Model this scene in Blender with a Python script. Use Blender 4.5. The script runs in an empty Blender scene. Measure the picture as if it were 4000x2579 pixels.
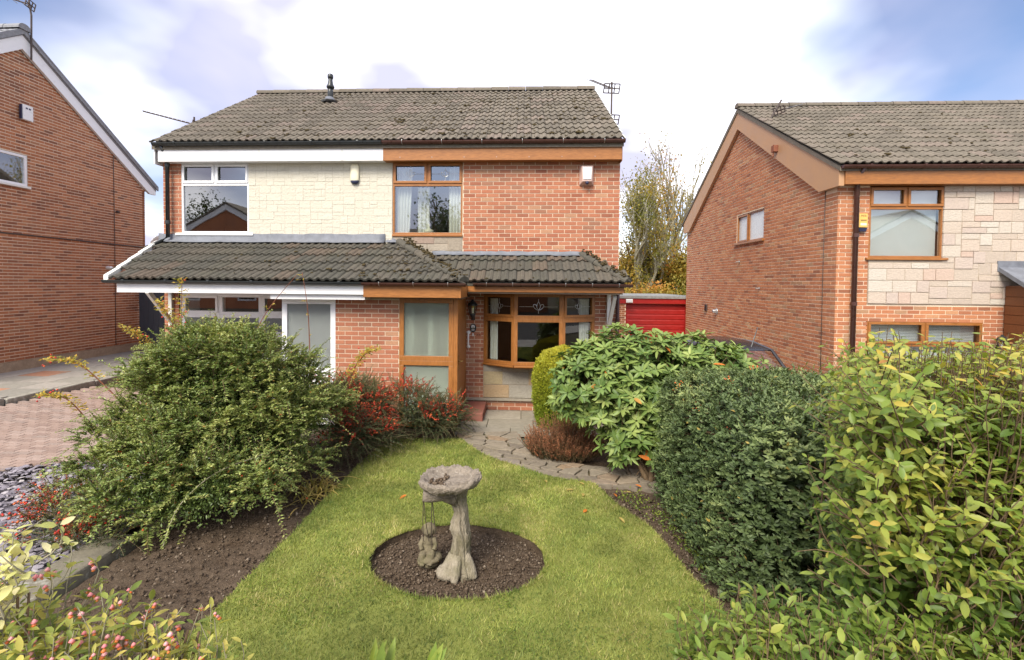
import bpy, bmesh, math, random
import numpy as np
from mathutils import Matrix, Vector

random.seed(7)
RNG = np.random.default_rng(11)
S = bpy.context.scene
COL = S.collection
R = math.radians

# ------------------------------------------------------------------ camera
CAM_LOC = Vector((0.0, 0.0, 2.27))
yaw, pitch, roll = R(3.0), R(1.6), R(0.5)
fwd = Vector((-math.sin(yaw) * math.cos(pitch), math.cos(yaw) * math.cos(pitch), -math.sin(pitch)))
right = Vector((math.cos(yaw), math.sin(yaw), 0.0))
up = right.cross(fwd)
r2 = right * math.cos(roll) + up * math.sin(roll)
u2 = -right * math.sin(roll) + up * math.cos(roll)
cd = bpy.data.cameras.new("camera")
cd.sensor_width = 36.0
cd.lens = 1850.0 / 4000.0 * 36.0
cd.shift_x = 57.0 / 4000.0
cd.shift_y = -131.5 / 4000.0
cd.clip_start = 0.05
cd.clip_end = 3000.0
cam = bpy.data.objects.new("camera", cd)
COL.objects.link(cam)
cam.matrix_world = Matrix(((r2.x, u2.x, -fwd.x, 0), (r2.y, u2.y, -fwd.y, 0), (r2.z, u2.z, -fwd.z, CAM_LOC.z), (0, 0, 0, 1)))
S.camera = cam

# ------------------------------------------------------------------ sun, sky, exposure
SUN_ELEV, SUN_AZ = R(46.0), R(201.0)        # azimuth clockwise from +Y: behind and left of the camera
to_sun = Vector((math.sin(SUN_AZ) * math.cos(SUN_ELEV), math.cos(SUN_AZ) * math.cos(SUN_ELEV), math.sin(SUN_ELEV)))
sl = bpy.data.lights.new("sun", 'SUN')
sl.energy = 1.7
sl.angle = R(30.0)
sl.color = (1.0, 0.93, 0.80)
so = bpy.data.objects.new("sun", sl)
COL.objects.link(so)
so.rotation_euler = to_sun.to_track_quat('Z', 'Y').to_euler()

W = bpy.data.worlds.new("World")
S.world = W
W.use_nodes = True
nt = W.node_tree
nt.nodes.clear()
N_ = nt.nodes.new
L_ = nt.links.new
wo = N_("ShaderNodeOutputWorld")
bg = N_("ShaderNodeBackground")
sky = N_("ShaderNodeTexSky")
sky.sky_type = 'NISHITA'
sky.sun_disc = False
sky.sun_elevation = SUN_ELEV
sky.sun_rotation = SUN_AZ
tc = N_("ShaderNodeTexCoord")
sep = N_("ShaderNodeSeparateXYZ")
L_(tc.outputs["Generated"], sep.inputs[0])
mz = N_("ShaderNodeMath"); mz.operation = 'MAXIMUM'; mz.inputs[1].default_value = 0.0
L_(sep.outputs["Z"], mz.inputs[0])
az_ = N_("ShaderNodeMath"); az_.operation = 'ADD'; az_.inputs[1].default_value = 0.32
L_(mz.outputs[0], az_.inputs[0])
dx_ = N_("ShaderNodeMath"); dx_.operation = 'DIVIDE'
dy_ = N_("ShaderNodeMath"); dy_.operation = 'DIVIDE'
L_(sep.outputs["X"], dx_.inputs[0]); L_(az_.outputs[0], dx_.inputs[1])
L_(sep.outputs["Y"], dy_.inputs[0]); L_(az_.outputs[0], dy_.inputs[1])
cmb = N_("ShaderNodeCombineXYZ")
L_(dx_.outputs[0], cmb.inputs["X"]); L_(dy_.outputs[0], cmb.inputs["Y"])
CLOUD_OFF = (0.33, 4.06, 0.4)
mp = N_("ShaderNodeMapping")
mp.inputs["Location"].default_value = CLOUD_OFF
L_(cmb.outputs[0], mp.inputs["Vector"])
cn = N_("ShaderNodeTexNoise")
cn.inputs["Scale"].default_value = 0.95
cn.inputs["Detail"].default_value = 5.0
cn.inputs["Roughness"].default_value = 0.45
cn.inputs["Distortion"].default_value = 0.25
L_(mp.outputs[0], cn.inputs["Vector"])
cr = N_("ShaderNodeValToRGB")
cr.color_ramp.elements[0].position = 0.37
cr.color_ramp.elements[1].position = 0.58
L_(cn.outputs["Fac"], cr.inputs[0])
cn2 = N_("ShaderNodeTexNoise")
cn2.inputs["Scale"].default_value = 1.6
cn2.inputs["Detail"].default_value = 4.0
cn2.inputs["Roughness"].default_value = 0.45
L_(mp.outputs[0], cn2.inputs["Vector"])
cr2 = N_("ShaderNodeValToRGB")
cr2.color_ramp.elements[0].position = 0.43
cr2.color_ramp.elements[0].color = (0.29, 0.29, 0.38, 1)
cr2.color_ramp.elements[1].position = 0.63
cr2.color_ramp.elements[1].color = (0.86, 0.86, 0.88, 1)
L_(cn2.outputs["Fac"], cr2.inputs[0])
skm = N_("ShaderNodeMix"); skm.data_type = 'RGBA'; skm.blend_type = 'MULTIPLY'
skm.inputs["Factor"].default_value = 1.0
skm.inputs["B"].default_value = (0.058, 0.058, 0.065, 1)
L_(sky.outputs[0], skm.inputs["A"])
mixc = N_("ShaderNodeMix"); mixc.data_type = 'RGBA'
L_(cr.outputs["Color"], mixc.inputs["Factor"])
L_(skm.outputs["Result"], mixc.inputs["A"])
L_(cr2.outputs["Color"], mixc.inputs["B"])
L_(mixc.outputs["Result"], bg.inputs["Color"])
bg.inputs["Strength"].default_value = 0.84
L_(bg.outputs[0], wo.inputs[0])

vs = S.view_settings
vs.view_transform = 'Standard'
vs.look = 'None'
vs.exposure = 1.78
vs.gamma = 1.0
vs.use_curve_mapping = False
S.cycles.use_adaptive_sampling = True
S.cycles.max_bounces = 6
S.cycles.transparent_max_bounces = 12
S.cycles.use_denoising = True

# ------------------------------------------------------------------ terrain height
def sm(a, b, x):
    t = min(1.0, max(0.0, (x - a) / (b - a)))
    return t * t * (3 - 2 * t)

def gz(x, y):
    z = -0.03 * (min(max(y, 1.0), 10.0) - 3.7)
    z -= 0.33 * sm(2.3, 5.5, x)
    z += 0.2 * sm(7.0, 9.5, -x)
    return z

def gzv(x, y):
    t = np.clip((x - 2.3) / 3.2, 0, 1)
    u = np.clip((-x - 7.0) / 2.5, 0, 1)
    return -0.03 * (np.clip(y, 1, 10) - 3.7) - 0.33 * t * t * (3 - 2 * t) + 0.2 * u * u * (3 - 2 * u)

# ------------------------------------------------------------------ object helpers
def link(o, parent=None):
    COL.objects.link(o)
    if parent is not None:
        o.parent = parent
        o.matrix_parent_inverse = parent.matrix_basis.inverted()
    return o

def tag(o, label=None, cat=None, group=None, kind=None):
    if label: o["label"] = label
    if cat: o["category"] = cat
    if group: o["group"] = group
    if kind: o["kind"] = kind
    return o

def thing(name, label, cat, loc=(0, 0, 0), group=None):
    o = bpy.data.objects.new(name, None)
    o.empty_display_size = 0.2
    o.matrix_basis = Matrix.Translation(Vector(loc))
    COL.objects.link(o)
    return tag(o, label, cat, group)

class MB:
    """collects polygons in a local frame and builds ONE mesh object"""
    def __init__(self, M=None):
        self.v = []; self.f = []; self.r = []; self.M = M
    def add(self, vs_, fs, rnd=0.5):
        n = len(self.v)
        if self.M is not None:
            M = self.M
            vs_ = [tuple(M @ Vector(p)) for p in vs_]
        self.v.extend(vs_)
        self.f.extend([tuple(i + n for i in f) for f in fs])
        self.r.extend([rnd] * len(fs))
        return self
    def box(self, x0, x1, y0, y1, z0, z1, rnd=0.5, skip=()):
        vs_ = [(x0, y0, z0), (x1, y0, z0), (x1, y1, z0), (x0, y1, z0), (x0, y0, z1), (x1, y0, z1), (x1, y1, z1), (x0, y1, z1)]
        fs = [(0, 3, 2, 1), (4, 5, 6, 7), (0, 1, 5, 4), (1, 2, 6, 5), (2, 3, 7, 6), (3, 0, 4, 7)]
        names = ('b', 't', 'f', 'r', 'k', 'l')
        return self.add(vs_, [f for f, nme in zip(fs, names) if nme not in skip], rnd)
    def prism(self, poly, a, b, axis='y', rnd=0.5):
        """poly: 2-D points; extruded along axis between a and b"""
        n = len(poly)
        def P(p, t):
            if axis == 'y': return (p[0], t, p[1])
            if axis == 'x': return (t, p[0], p[1])
            return (p[0], p[1], t)
        vs_ = [P(p, a) for p in poly] + [P(p, b) for p in poly]
        fs = [tuple(range(n)), tuple(range(2 * n - 1, n - 1, -1))]
        for i in range(n):
            j = (i + 1) % n
            fs.append((j, i, i + n, j + n))
        return self.add(vs_, fs, rnd)
    def tube(self, pts, rad, n=6, rnd=0.5, cap=True):
        pts = [Vector(p) for p in pts]
        if not hasattr(rad, '__len__'): rad = [rad] * len(pts)
        vs_, fs = [], []
        ref = Vector((0.31, 0.17, 0.93))
        for i, p in enumerate(pts):
            d = (pts[min(i + 1, len(pts) - 1)] - pts[max(i - 1, 0)])
            d = d.normalized() if d.length > 1e-9 else Vector((0, 0, 1))
            a = d.cross(ref)
            if a.length < 1e-3: a = d.cross(Vector((1, 0, 0)))
            a.normalize(); b = d.cross(a)
            for k in range(n):
                t = 2 * math.pi * k / n
                vs_.append(tuple(p + (a * math.cos(t) + b * math.sin(t)) * rad[i]))
        for i in range(len(pts) - 1):
            for k in range(n):
                k2 = (k + 1) % n
                fs.append((i * n + k, i * n + k2, (i + 1) * n + k2, (i + 1) * n + k))
        if cap:
            fs.append(tuple(range(n - 1, -1, -1)))
            m = (len(pts) - 1) * n
            fs.append(tuple(range(m, m + n)))
        return self.add(vs_, fs, rnd)
    def lathe(self, prof, c=(0, 0, 0), n=16, rnd=0.5, sx=1.0, sy=1.0):
        """prof: (radius, z) from bottom to top"""
        vs_, fs = [], []
        for (r_, z) in prof:
            for k in range(n):
                t = 2 * math.pi * k / n
                vs_.append((c[0] + r_ * sx * math.cos(t), c[1] + r_ * sy * math.sin(t), c[2] + z))
        for i in range(len(prof) - 1):
            for k in range(n):
                k2 = (k + 1) % n
                fs.append((i * n + k, i * n + k2, (i + 1) * n + k2, (i + 1) * n + k))
        fs.append(tuple(range(n - 1, -1, -1)))
        m = (len(prof) - 1) * n
        fs.append(tuple(range(m, m + n)))
        return self.add(vs_, fs, rnd)
    def ball(self, c, r, seg=8, rings=5, rnd=0.5):
        if not hasattr(r, '__len__'): r = (r, r, r)
        vs_, fs = [], []
        for i in range(rings + 1):
            ph = math.pi * i / rings
            for k in range(seg):
                t = 2 * math.pi * k / seg
                vs_.append((c[0] + r[0] * math.sin(ph) * math.cos(t), c[1] + r[1] * math.sin(ph) * math.sin(t), c[2] - r[2] * math.cos(ph)))
        for i in range(rings):
            for k in range(seg):
                k2 = (k + 1) % seg
                if i == 0: fs.append((0, (i + 1) * seg + k2, (i + 1) * seg + k))
                elif i == rings - 1: fs.append((i * seg + k, i * seg + k2, (i + 1) * seg))
                else: fs.append((i * seg + k, i * seg + k2, (i + 1) * seg + k2, (i + 1) * seg + k))
        return self.add(vs_, fs, rnd)
    def mesh(self, name, mat, smooth=False):
        me = bpy.data.meshes.new(name)
        me.from_pydata(self.v, [], self.f)
        a = me.attributes.new("rnd", 'FLOAT', 'FACE')
        a.data.foreach_set("value", self.r)
        me.materials.append(mat)
        if smooth:
            me.polygons.foreach_set("use_smooth", [True] * len(me.polygons))
        me.update()
        return me
    def build(self, name, mat, parent=None, smooth=False, kind=None, bevel=None):
        o = bpy.data.objects.new(name, self.mesh(name, mat, smooth))
        link(o, parent)
        if kind: o["kind"] = kind
        if bevel:
            m = o.modifiers.new("b", 'BEVEL'); m.width = bevel; m.segments = 2; m.limit_method = 'ANGLE'
        return o

def frame(o, ux, nn):
    """local x = along the wall, local -y = outward normal nn, z up"""
    ux = Vector(ux).normalized(); nn = Vector(nn).normalized()
    y = -nn
    o = Vector(o)
    return Matrix(((ux.x, y.x, 0, o.x), (ux.y, y.y, 0, o.y), (ux.z, y.z, 1, o.z), (0, 0, 0, 1)))

def np_mesh(name, verts, faces, mat, rnd=None, smooth=False):
    """verts (n,3), faces (m,k) all the same size; rnd per vertex"""
    verts = np.asarray(verts, np.float32); faces = np.asarray(faces, np.int32)
    me = bpy.data.meshes.new(name)
    k = faces.shape[1]
    me.vertices.add(len(verts)); me.vertices.foreach_set("co", verts.ravel())
    me.loops.add(faces.size); me.loops.foreach_set("vertex_index", faces.ravel())
    me.polygons.add(len(faces))
    me.polygons.foreach_set("loop_start", np.arange(0, faces.size, k, dtype=np.int32))
    me.polygons.foreach_set("loop_total", np.full(len(faces), k, np.int32))
    if rnd is not None:
        a = me.attributes.new("rnd", 'FLOAT', 'POINT')
        a.data.foreach_set("value", np.asarray(rnd, np.float32))
    if smooth:
        me.polygons.foreach_set("use_smooth", np.ones(len(faces), bool))
    me.materials.append(mat)
    me.update(calc_edges=True)
    return me

def np_obj(name, verts, faces, mat, parent=None, rnd=None, smooth=False, kind=None):
    o = bpy.data.objects.new(name, np_mesh(name, verts, faces, mat, rnd, smooth))
    link(o, parent)
    if kind: o["kind"] = kind
    return o

# vectorised value noise
_perm = RNG.random((64, 64, 64)).astype(np.float32)
def vnoise(p):
    p = np.asarray(p, np.float64)
    i = np.floor(p).astype(int); f = p - i; f = f * f * (3 - 2 * f)
    i %= 63
    x, y, z = i[..., 0], i[..., 1], i[..., 2]
    fx, fy, fz = f[..., 0], f[..., 1], f[..., 2]
    def g(a, b, c): return _perm[x + a, y + b, z + c]
    return ((g(0,0,0)*(1-fx)+g(1,0,0)*fx)*(1-fy)+(g(0,1,0)*(1-fx)+g(1,1,0)*fx)*fy)*(1-fz) + \
           ((g(0,0,1)*(1-fx)+g(1,0,1)*fx)*(1-fy)+(g(0,1,1)*(1-fx)+g(1,1,1)*fx)*fy)*fz
def fbm(p, oct=4):
    p = np.asarray(p, float); a = 0.5; s = 0.0; t = 0
    for k in range(oct):
        s = s + a * vnoise(p + 7.3 * k); t += a; p = p * 2.03; a *= 0.5
    return s / t

def in_poly(px, py, poly):
    inside = np.zeros(len(px), bool)
    n = len(poly)
    for i in range(n):
        x1, y1 = poly[i]; x2, y2 = poly[(i + 1) % n]
        c = ((y1 > py) != (y2 > py)) & (px < (x2 - x1) * (py - y1) / (y2 - y1 + 1e-12) + x1)
        inside ^= c
    return inside

def project(p):
    """pixel in the 4000 x 2579 photograph, used only to find which repeats show largest"""
    d = np.asarray(p, float) - np.array(CAM_LOC)
    z = d @ np.array(fwd)
    zz = np.where(z > 0.05, z, 0.05)
    return 1943 + 1850 * (d @ np.array(r2)) / zz, 1158 - 1850 * (d @ np.array(u2)) / zz, z

def smooth_curve(pts, n=6):
    """Catmull-Rom through 2-D/3-D points"""
    P = [np.array(p, float) for p in pts]
    P = [2 * P[0] - P[1]] + P + [2 * P[-1] - P[-2]]
    out = []
    for i in range(1, len(P) - 2):
        for k in range(n):
            t = k / n
            out.append(0.5 * ((2 * P[i]) + (P[i+1] - P[i-1]) * t + (2*P[i-1] - 5*P[i] + 4*P[i+1] - P[i+2]) * t*t + (3*P[i] - P[i-1] - 3*P[i+1] + P[i+2]) * t**3))
    out.append(P[-2])
    return [tuple(p) for p in out]

# ------------------------------------------------------------------ materials
def new_mat(name):
    m = bpy.data.materials.new(name)
    m.use_nodes = True
    t = m.node_tree
    t.nodes.clear()
    o = t.nodes.new("ShaderNodeOutputMaterial")
    return m, t, o

def ramp(t, cols):
    r_ = t.nodes.new("ShaderNodeValToRGB")
    e = r_.color_ramp.elements
    n = len(cols)
    while len(e) < n: e.new(0.5)
    for i, c in enumerate(cols):
        if len(c) == 4: pos, c = c[0], c[1:]
        else: pos = i / max(1, n - 1)
        e[i].position = pos; e[i].color = (*c, 1)
    return r_

def noise(t, vec, scale, detail=4, rough=0.55, stretch=None, dist=0.0):
    n = t.nodes.new("ShaderNodeTexNoise")
    n.inputs["Scale"].default_value = scale
    n.inputs["Detail"].default_value = detail
    n.inputs["Roughness"].default_value = rough
    n.inputs["Distortion"].default_value = dist
    if stretch:
        m = t.nodes.new("ShaderNodeMapping"); m.inputs["Scale"].default_value = stretch
        t.links.new(vec, m.inputs[0]); vec = m.outputs[0]
    t.links.new(vec, n.inputs["Vector"])
    return n.outputs["Fac"]

def mixc_(t, fac, a, b, mode='MIX'):
    m = t.nodes.new("ShaderNodeMix"); m.data_type = 'RGBA'; m.blend_type = mode
    for s_, v in (("Factor", fac), ("A", a), ("B", b)):
        if hasattr(v, 'is_linked') or hasattr(v, 'links'): t.links.new(v, m.inputs[s_])
        elif isinstance(v, (int, float)): m.inputs[s_].default_value = v
        else: m.inputs[s_].default_value = (*v, 1)
    return m.outputs["Result"]

def maprange(t, v, a, b, c, d):
    m = t.nodes.new("ShaderNodeMapRange")
    m.inputs[1].default_value = a; m.inputs[2].default_value = b; m.inputs[3].default_value = c; m.inputs[4].default_value = d
    t.links.new(v, m.inputs[0])
    return m.outputs[0]

def pmat(name, cols, rough=0.7, nscale=25, namt=0.25, big=None, bump=0.25, bscale=60, spec=0.4, attr=True, metallic=0.0, stretch=None, bdist=0.01, rough_var=0.1):
    """principled: colour ramp over the per-piece 'rnd', broken up by noise in world space, plus an optional stain layer"""
    m, t, o = new_mat(name)
    g = t.nodes.new("ShaderNodeNewGeometry").outputs["Position"]
    if attr and len(cols) > 1:
        at = t.nodes.new("ShaderNodeAttribute"); at.attribute_name = "rnd"
        f = at.outputs["Fac"]
    else:
        f = noise(t, g, nscale * 0.6, 3, stretch=stretch)
    rp = ramp(t, cols); t.links.new(f, rp.inputs[0])
    c = rp.outputs[0]
    n1 = noise(t, g, nscale, 5, 0.6, stretch=stretch)
    k = maprange(t, n1, 0.25, 0.75, 1 - namt, 1 + namt)
    c = mixc_(t, 1.0, c, k, 'MULTIPLY')
    if big:
        for (sc, lo, hi, bc, amt) in big:
            n2 = noise(t, g, sc, 5, 0.6)
            c = mixc_(t, maprange(t, n2, lo, hi, 0, amt), c, bc)
    p = t.nodes.new("ShaderNodeBsdfPrincipled")
    t.links.new(c, p.inputs["Base Color"])
    t.links.new(maprange(t, n1, 0.3, 0.7, max(0.02, rough - rough_var), min(1, rough + rough_var)), p.inputs["Roughness"])
    p.inputs["Specular IOR Level"].default_value = spec
    p.inputs["Metallic"].default_value = metallic
    if bump:
        b = t.nodes.new("ShaderNodeBump"); b.inputs["Strength"].default_value = bump; b.inputs["Distance"].default_value = bdist
        t.links.new(noise(t, g, bscale, 5, 0.65, stretch=stretch), b.inputs["Height"])
        t.links.new(b.outputs[0], p.inputs["Normal"])
    t.links.new(p.outputs[0], o.inputs[0])
    return m

def lmat(name, cols, rough=0.45, trans=0.3, spec=0.4, namt=0.2, nscale=9.0):
    """leaf: ramp over 'rnd' with a translucent share"""
    m, t, o = new_mat(name)
    at = t.nodes.new("ShaderNodeAttribute"); at.attribute_name = "rnd"
    g = t.nodes.new("ShaderNodeNewGeometry").outputs["Position"]
    rp = ramp(t, cols); t.links.new(at.outputs["Fac"], rp.inputs[0])
    n1 = noise(t, g, nscale, 3)
    c = mixc_(t, 1.0, rp.outputs[0], maprange(t, n1, 0.3, 0.7, 1 - namt, 1 + namt), 'MULTIPLY')
    p = t.nodes.new("ShaderNodeBsdfPrincipled")
    t.links.new(c, p.inputs["Base Color"])
    p.inputs["Roughness"].default_value = rough
    p.inputs["Specular IOR Level"].default_value = spec
    tr = t.nodes.new("ShaderNodeBsdfTranslucent")
    tc_ = mixc_(t, 1.0, c, (1.25, 1.2, 0.55), 'MULTIPLY')
    t.links.new(tc_, tr.inputs[0])
    mx = t.nodes.new("ShaderNodeMixShader"); mx.inputs[0].default_value = trans
    t.links.new(p.outputs[0], mx.inputs[1]); t.links.new(tr.outputs[0], mx.inputs[2])
    t.links.new(mx.outputs[0], o.inputs[0])
    return m

def glass_mat(name, ior=2.0, tint=(0.9, 0.93, 0.93)):
    m, t, o = new_mat(name)
    fr = t.nodes.new("ShaderNodeFresnel"); fr.inputs[0].default_value = ior
    tb = t.nodes.new("ShaderNodeBsdfTransparent"); tb.inputs[0].default_value = (*tint, 1)
    gl = t.nodes.new("ShaderNodeBsdfGlossy"); gl.inputs["Roughness"].default_value = 0.015
    g = t.nodes.new("ShaderNodeNewGeometry").outputs["Position"]
    b = t.nodes.new("ShaderNodeBump"); b.inputs["Strength"].default_value = 0.012; b.inputs["Distance"].default_value = 0.02
    t.links.new(noise(t, g, 3.0, 1), b.inputs["Height"]); t.links.new(b.outputs[0], gl.inputs["Normal"])
    mx = t.nodes.new("ShaderNodeMixShader")
    gb = t.nodes.new("ShaderNodeNewGeometry").outputs["Backfacing"]
    ml = t.nodes.new("ShaderNodeMath"); ml.operation = 'MULTIPLY'
    t.links.new(fr.outputs[0], ml.inputs[0]); t.links.new(maprange(t, gb, 0, 1, 1, 0), ml.inputs[1])
    t.links.new(ml.outputs[0], mx.inputs[0]); t.links.new(tb.outputs[0], mx.inputs[1]); t.links.new(gl.outputs[0], mx.inputs[2])
    t.links.new(mx.outputs[0], o.inputs[0])
    return m

def frosted_mat(name, col):
    m, t, o = new_mat(name)
    g = t.nodes.new("ShaderNodeNewGeometry").outputs["Position"]
    p = t.nodes.new("ShaderNodeBsdfPrincipled")
    p.inputs["Base Color"].default_value = (*col, 1)
    p.inputs["Roughness"].default_value = 0.42
    p.inputs["Specular IOR Level"].default_value = 0.6
    rf = t.nodes.new("ShaderNodeBsdfRefraction"); rf.inputs["Roughness"].default_value = 0.35; rf.inputs["IOR"].default_value = 1.1
    rf.inputs[0].default_value = (0.85, 0.9, 0.85, 1)
    b = t.nodes.new("ShaderNodeBump"); b.inputs["Strength"].default_value = 0.5; b.inputs["Distance"].default_value = 0.004
    t.links.new(noise(t, g, 90, 2), b.inputs["Height"])
    t.links.new(b.outputs[0], p.inputs["Normal"]); t.links.new(b.outputs[0], rf.inputs["Normal"])
    mx = t.nodes.new("ShaderNodeMixShader"); mx.inputs[0].default_value = 0.62
    t.links.new(p.outputs[0], mx.inputs[1]); t.links.new(rf.outputs[0], mx.inputs[2])
    t.links.new(mx.outputs[0], o.inputs[0])
    return m

MT = {}
MT['brick_main'] = pmat('brick_main', [(0, .28, .10, .058), (.12, .36, .135, .078), (.5, .41, .16, .09), (.85, .445, .19, .108), (.93, .43, .25, .15), (1, .27, .11, .07)], .85, 40, .14, [(1.6, .5, .8, (.45, .25, .17), .25), (.7, .5, .72, (.22, .10, .065), .3)], .35, 160, .2)
MT['brick_right'] = pmat('brick_right', [(0, .27, .11, .062), (.1, .38, .15, .078), (.5, .45, .18, .086), (.75, .48, .205, .10), (.9, .50, .25, .13), (.96, .48, .29, .16), (1, .28, .14, .085)], .85, 40, .14, [(.9, .5, .75, (.46, .22, .12), .3), (.45, .5, .7, (.24, .11, .065), .3)], .35, 160, .2)
MT['brick_left'] = pmat('brick_left', [(0, .22, .095, .058), (.2, .33, .135, .07), (.55, .42, .17, .082), (.8, .46, .195, .095), (.95, .48, .23, .12), (1, .34, .17, .10)], .85, 40, .14, [(.8, .5, .72, (.40, .19, .11), .35), (.4, .48, .68, (.15, .07, .05), .4)], .35, 160, .2)
MT['mortar_main'] = pmat('mortar_main', [(.62, .51, .38), (.68, .57, .43)], .95, 50, .2, None, .3, 200, .1, attr=False)
MT['mortar_right'] = pmat('mortar_right', [(.74, .60, .44), (.80, .66, .50)], .95, 50, .2, None, .3, 200, .1, attr=False)
MT['mortar_left'] = pmat('mortar_left', [(.70, .58, .44), (.76, .64, .50)], .95, 50, .2, None, .3, 200, .1, attr=False)
MT['tile_roof'] = pmat('tile_roof', [(0, .14, .122, .098), (.5, .175, .153, .122), (.9, .195, .166, .134), (1, .205, .166, .138)], .95, 18, .25, [(1.3, .5, .7, (.15, .13, .095), .5), (30, .62, .72, (.075, .06, .035), .6)], .5, 120, .15)
MT['tile_porch'] = pmat('tile_porch', [(0, .078, .074, .060), (.6, .098, .088, .070), (.88, .108, .094, .073), (.95, .125, .092, .068), (1, .115, .094, .072)], .8, 18, .25, [(2.2, .5, .7, (.085, .085, .06), .5), (26, .66, .74, (.22, .21, .17), .5)], .5, 120, .3)
MT['tile_grey'] = pmat('tile_grey', [(.23, .235, .25), (.29, .295, .31)], .9, 18, .2, None, .4, 120, .2)
MT['moss'] = pmat('moss', [(.045, .034, .019), (.075, .058, .030), (.055, .048, .023)], 1.0, 60, .4, None, .8, 150, .05, attr=False)
MT['stone_mix'] = pmat('stone_mix', [(0, .30, .255, .20), (.25, .40, .335, .26), (.45, .34, .31, .255), (.62, .44, .34, .17), (.76, .38, .245, .18), (.88, .27, .25, .215), (1, .42, .38, .31)], .95, 30, .14, [(2.5, .5, .8, (.42, .36, .28), .35)], .7, 45, .15, bdist=.02)
MT['mortar_dark'] = pmat('mortar_dark', [(.34, .28, .215), (.41, .34, .265)], .95, 40, .2, None, .3, 150, .1, attr=False)
MT['mortar_stone'] = pmat('mortar_stone', [(.42, .35, .27), (.48, .41, .32)], .95, 40, .2, None, .3, 150, .1, attr=False)
MT['oak_dark'] = pmat('oak_dark', [(.13, .045, .016), (.18, .066, .024)], .5, 9, .25, None, .05, 60, .4, attr=False, stretch=(1, 6, 6))
MT['stone_pale'] = pmat('stone_pale', [(0, .46, .385, .315), (.3, .53, .445, .365), (.55, .56, .51, .435), (.75, .53, .42, .335), (.87, .54, .395, .325), (1, .49, .455, .40)], .95, 30, .12, [(2.5, .5, .8, (.50, .42, .32), .3)], .8, 40, .15, bdist=.02)
MT['stone_cream'] = pmat('stone_cream', [(.57, .535, .44), (.60, .565, .47)], .75, 30, .05, None, .7, 28, .3, bdist=.02)
MT['upvc'] = pmat('upvc', [(.80, .80, .80), (.84, .84, .84)], .35, 8, .03, [(3, .6, .8, (.66, .65, .60), .3)], .03, 60, .5, attr=False)
MT['oak'] = pmat('oak', [(.24, .088, .020), (.33, .130, .032), (.28, .105, .024)], .42, 9, .28, None, .05, 60, .5, attr=False, stretch=(1, 6, 6))
MT['oak_v'] = pmat('oak_v', [(.24, .088, .020), (.33, .130, .032), (.28, .105, .024)], .42, 9, .28, None, .05, 60, .5, attr=False, stretch=(6, 6, 1))
MT['barge_tan'] = pmat('barge_tan', [(.44, .25, .13), (.48, .28, .15)], .55, 4, .06, None, .02, 60, .4, attr=False)
MT['white_paint'] = pmat('white_paint', [(.78, .78, .74), (.72, .72, .67)], .5, 5, .06, [(2.5, .55, .8, (.58, .58, .50), .4)], .08, 60, .4, attr=False)
MT['black_plastic'] = pmat('black_plastic', [(.018, .021, .022), (.03, .034, .035)], .35, 20, .2, None, .03, 60, .5, attr=False)
MT['brown_plastic'] = pmat('brown_plastic', [(.060, .026, .020), (.078, .034, .026)], .32, 12, .15, None, .03, 60, .5, attr=False)
MT['lead'] = pmat('lead', [(.10, .107, .13), (.17, .18, .205), (.085, .09, .11)], .6, 7, .25, [(3, .5, .7, (.22, .235, .265), .5)], .35, 14, .3, attr=False, bdist=.02)
MT['glass'] = glass_mat('glass', 3.6)
MT['glass_dark'] = glass_mat('glass_dark', 2.0)
MT['frosted'] = frosted_mat('frosted', (.36, .39, .33))
MT['frosted_white'] = frosted_mat('frosted_white', (.44, .46, .45))
MT['frosted_bright'] = pmat('frosted_bright', [(.60, .66, .68), (.66, .71, .73)], .3, 30, .06, None, .2, 120, .5, attr=False)
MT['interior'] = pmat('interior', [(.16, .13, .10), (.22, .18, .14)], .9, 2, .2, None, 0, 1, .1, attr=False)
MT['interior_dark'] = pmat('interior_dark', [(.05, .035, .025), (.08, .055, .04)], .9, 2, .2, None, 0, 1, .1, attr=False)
MT['curtain'] = pmat('curtain', [(.76, .74, .64), (.80, .78, .68)], .9, 5, .08, None, .1, 60, .1, attr=False)
MT['blind'] = pmat('blind', [(.78, .80, .78), (.82, .84, .82)], .7, 5, .04, None, 0, 60, .3, attr=False)
MT['leading'] = pmat('leading', [(.55, .56, .56), (.62, .62, .6)], .35, 20, .1, None, 0, 60, .5, attr=False, metallic=.6)
MT['metal'] = pmat('metal', [(.42, .42, .42), (.5, .5, .49)], .4, 20, .15, None, .05, 60, .5, attr=False, metallic=.8)
MT['metal_dark'] = pmat('metal_dark', [(.06, .045, .04), (.09, .065, .055)], .6, 20, .2, None, .1, 60, .4, attr=False)
MT['brass'] = pmat('brass', [(.55, .38, .13), (.6, .42, .16)], .3, 20, .1, None, 0, 60, .5, attr=False, metallic=.9)
MT['white_plastic'] = pmat('white_plastic', [(.78, .78, .76), (.82, .82, .8)], .3, 10, .03, None, 0, 60, .5, attr=False)
MT['cream_plastic'] = pmat('cream_plastic', [(.78, .72, .52), (.82, .77, .58)], .35, 10, .04, None, 0, 60, .5, attr=False)
MT['yellow_plastic'] = pmat('yellow_plastic', [(.68, .42, .10), (.74, .48, .14)], .4, 10, .06, None, 0, 60, .5, attr=False)
MT['navy'] = pmat('navy', [(.02, .025, .06), (.03, .035, .08)], .4, 10, .1, None, 0, 60, .5, attr=False)
MT['red_paint'] = pmat('red_paint', [(.29, .010, .008), (.34, .014, .011)], .4, 6, .12, [(2.0, .55, .75, (.30, .010, .010), .4)], .04, 40, .5, attr=False)
MT['felt'] = pmat('felt', [(.20, .205, .20), (.28, .28, .27)], .95, 12, .25, None, .3, 100, .2, attr=False)
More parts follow.
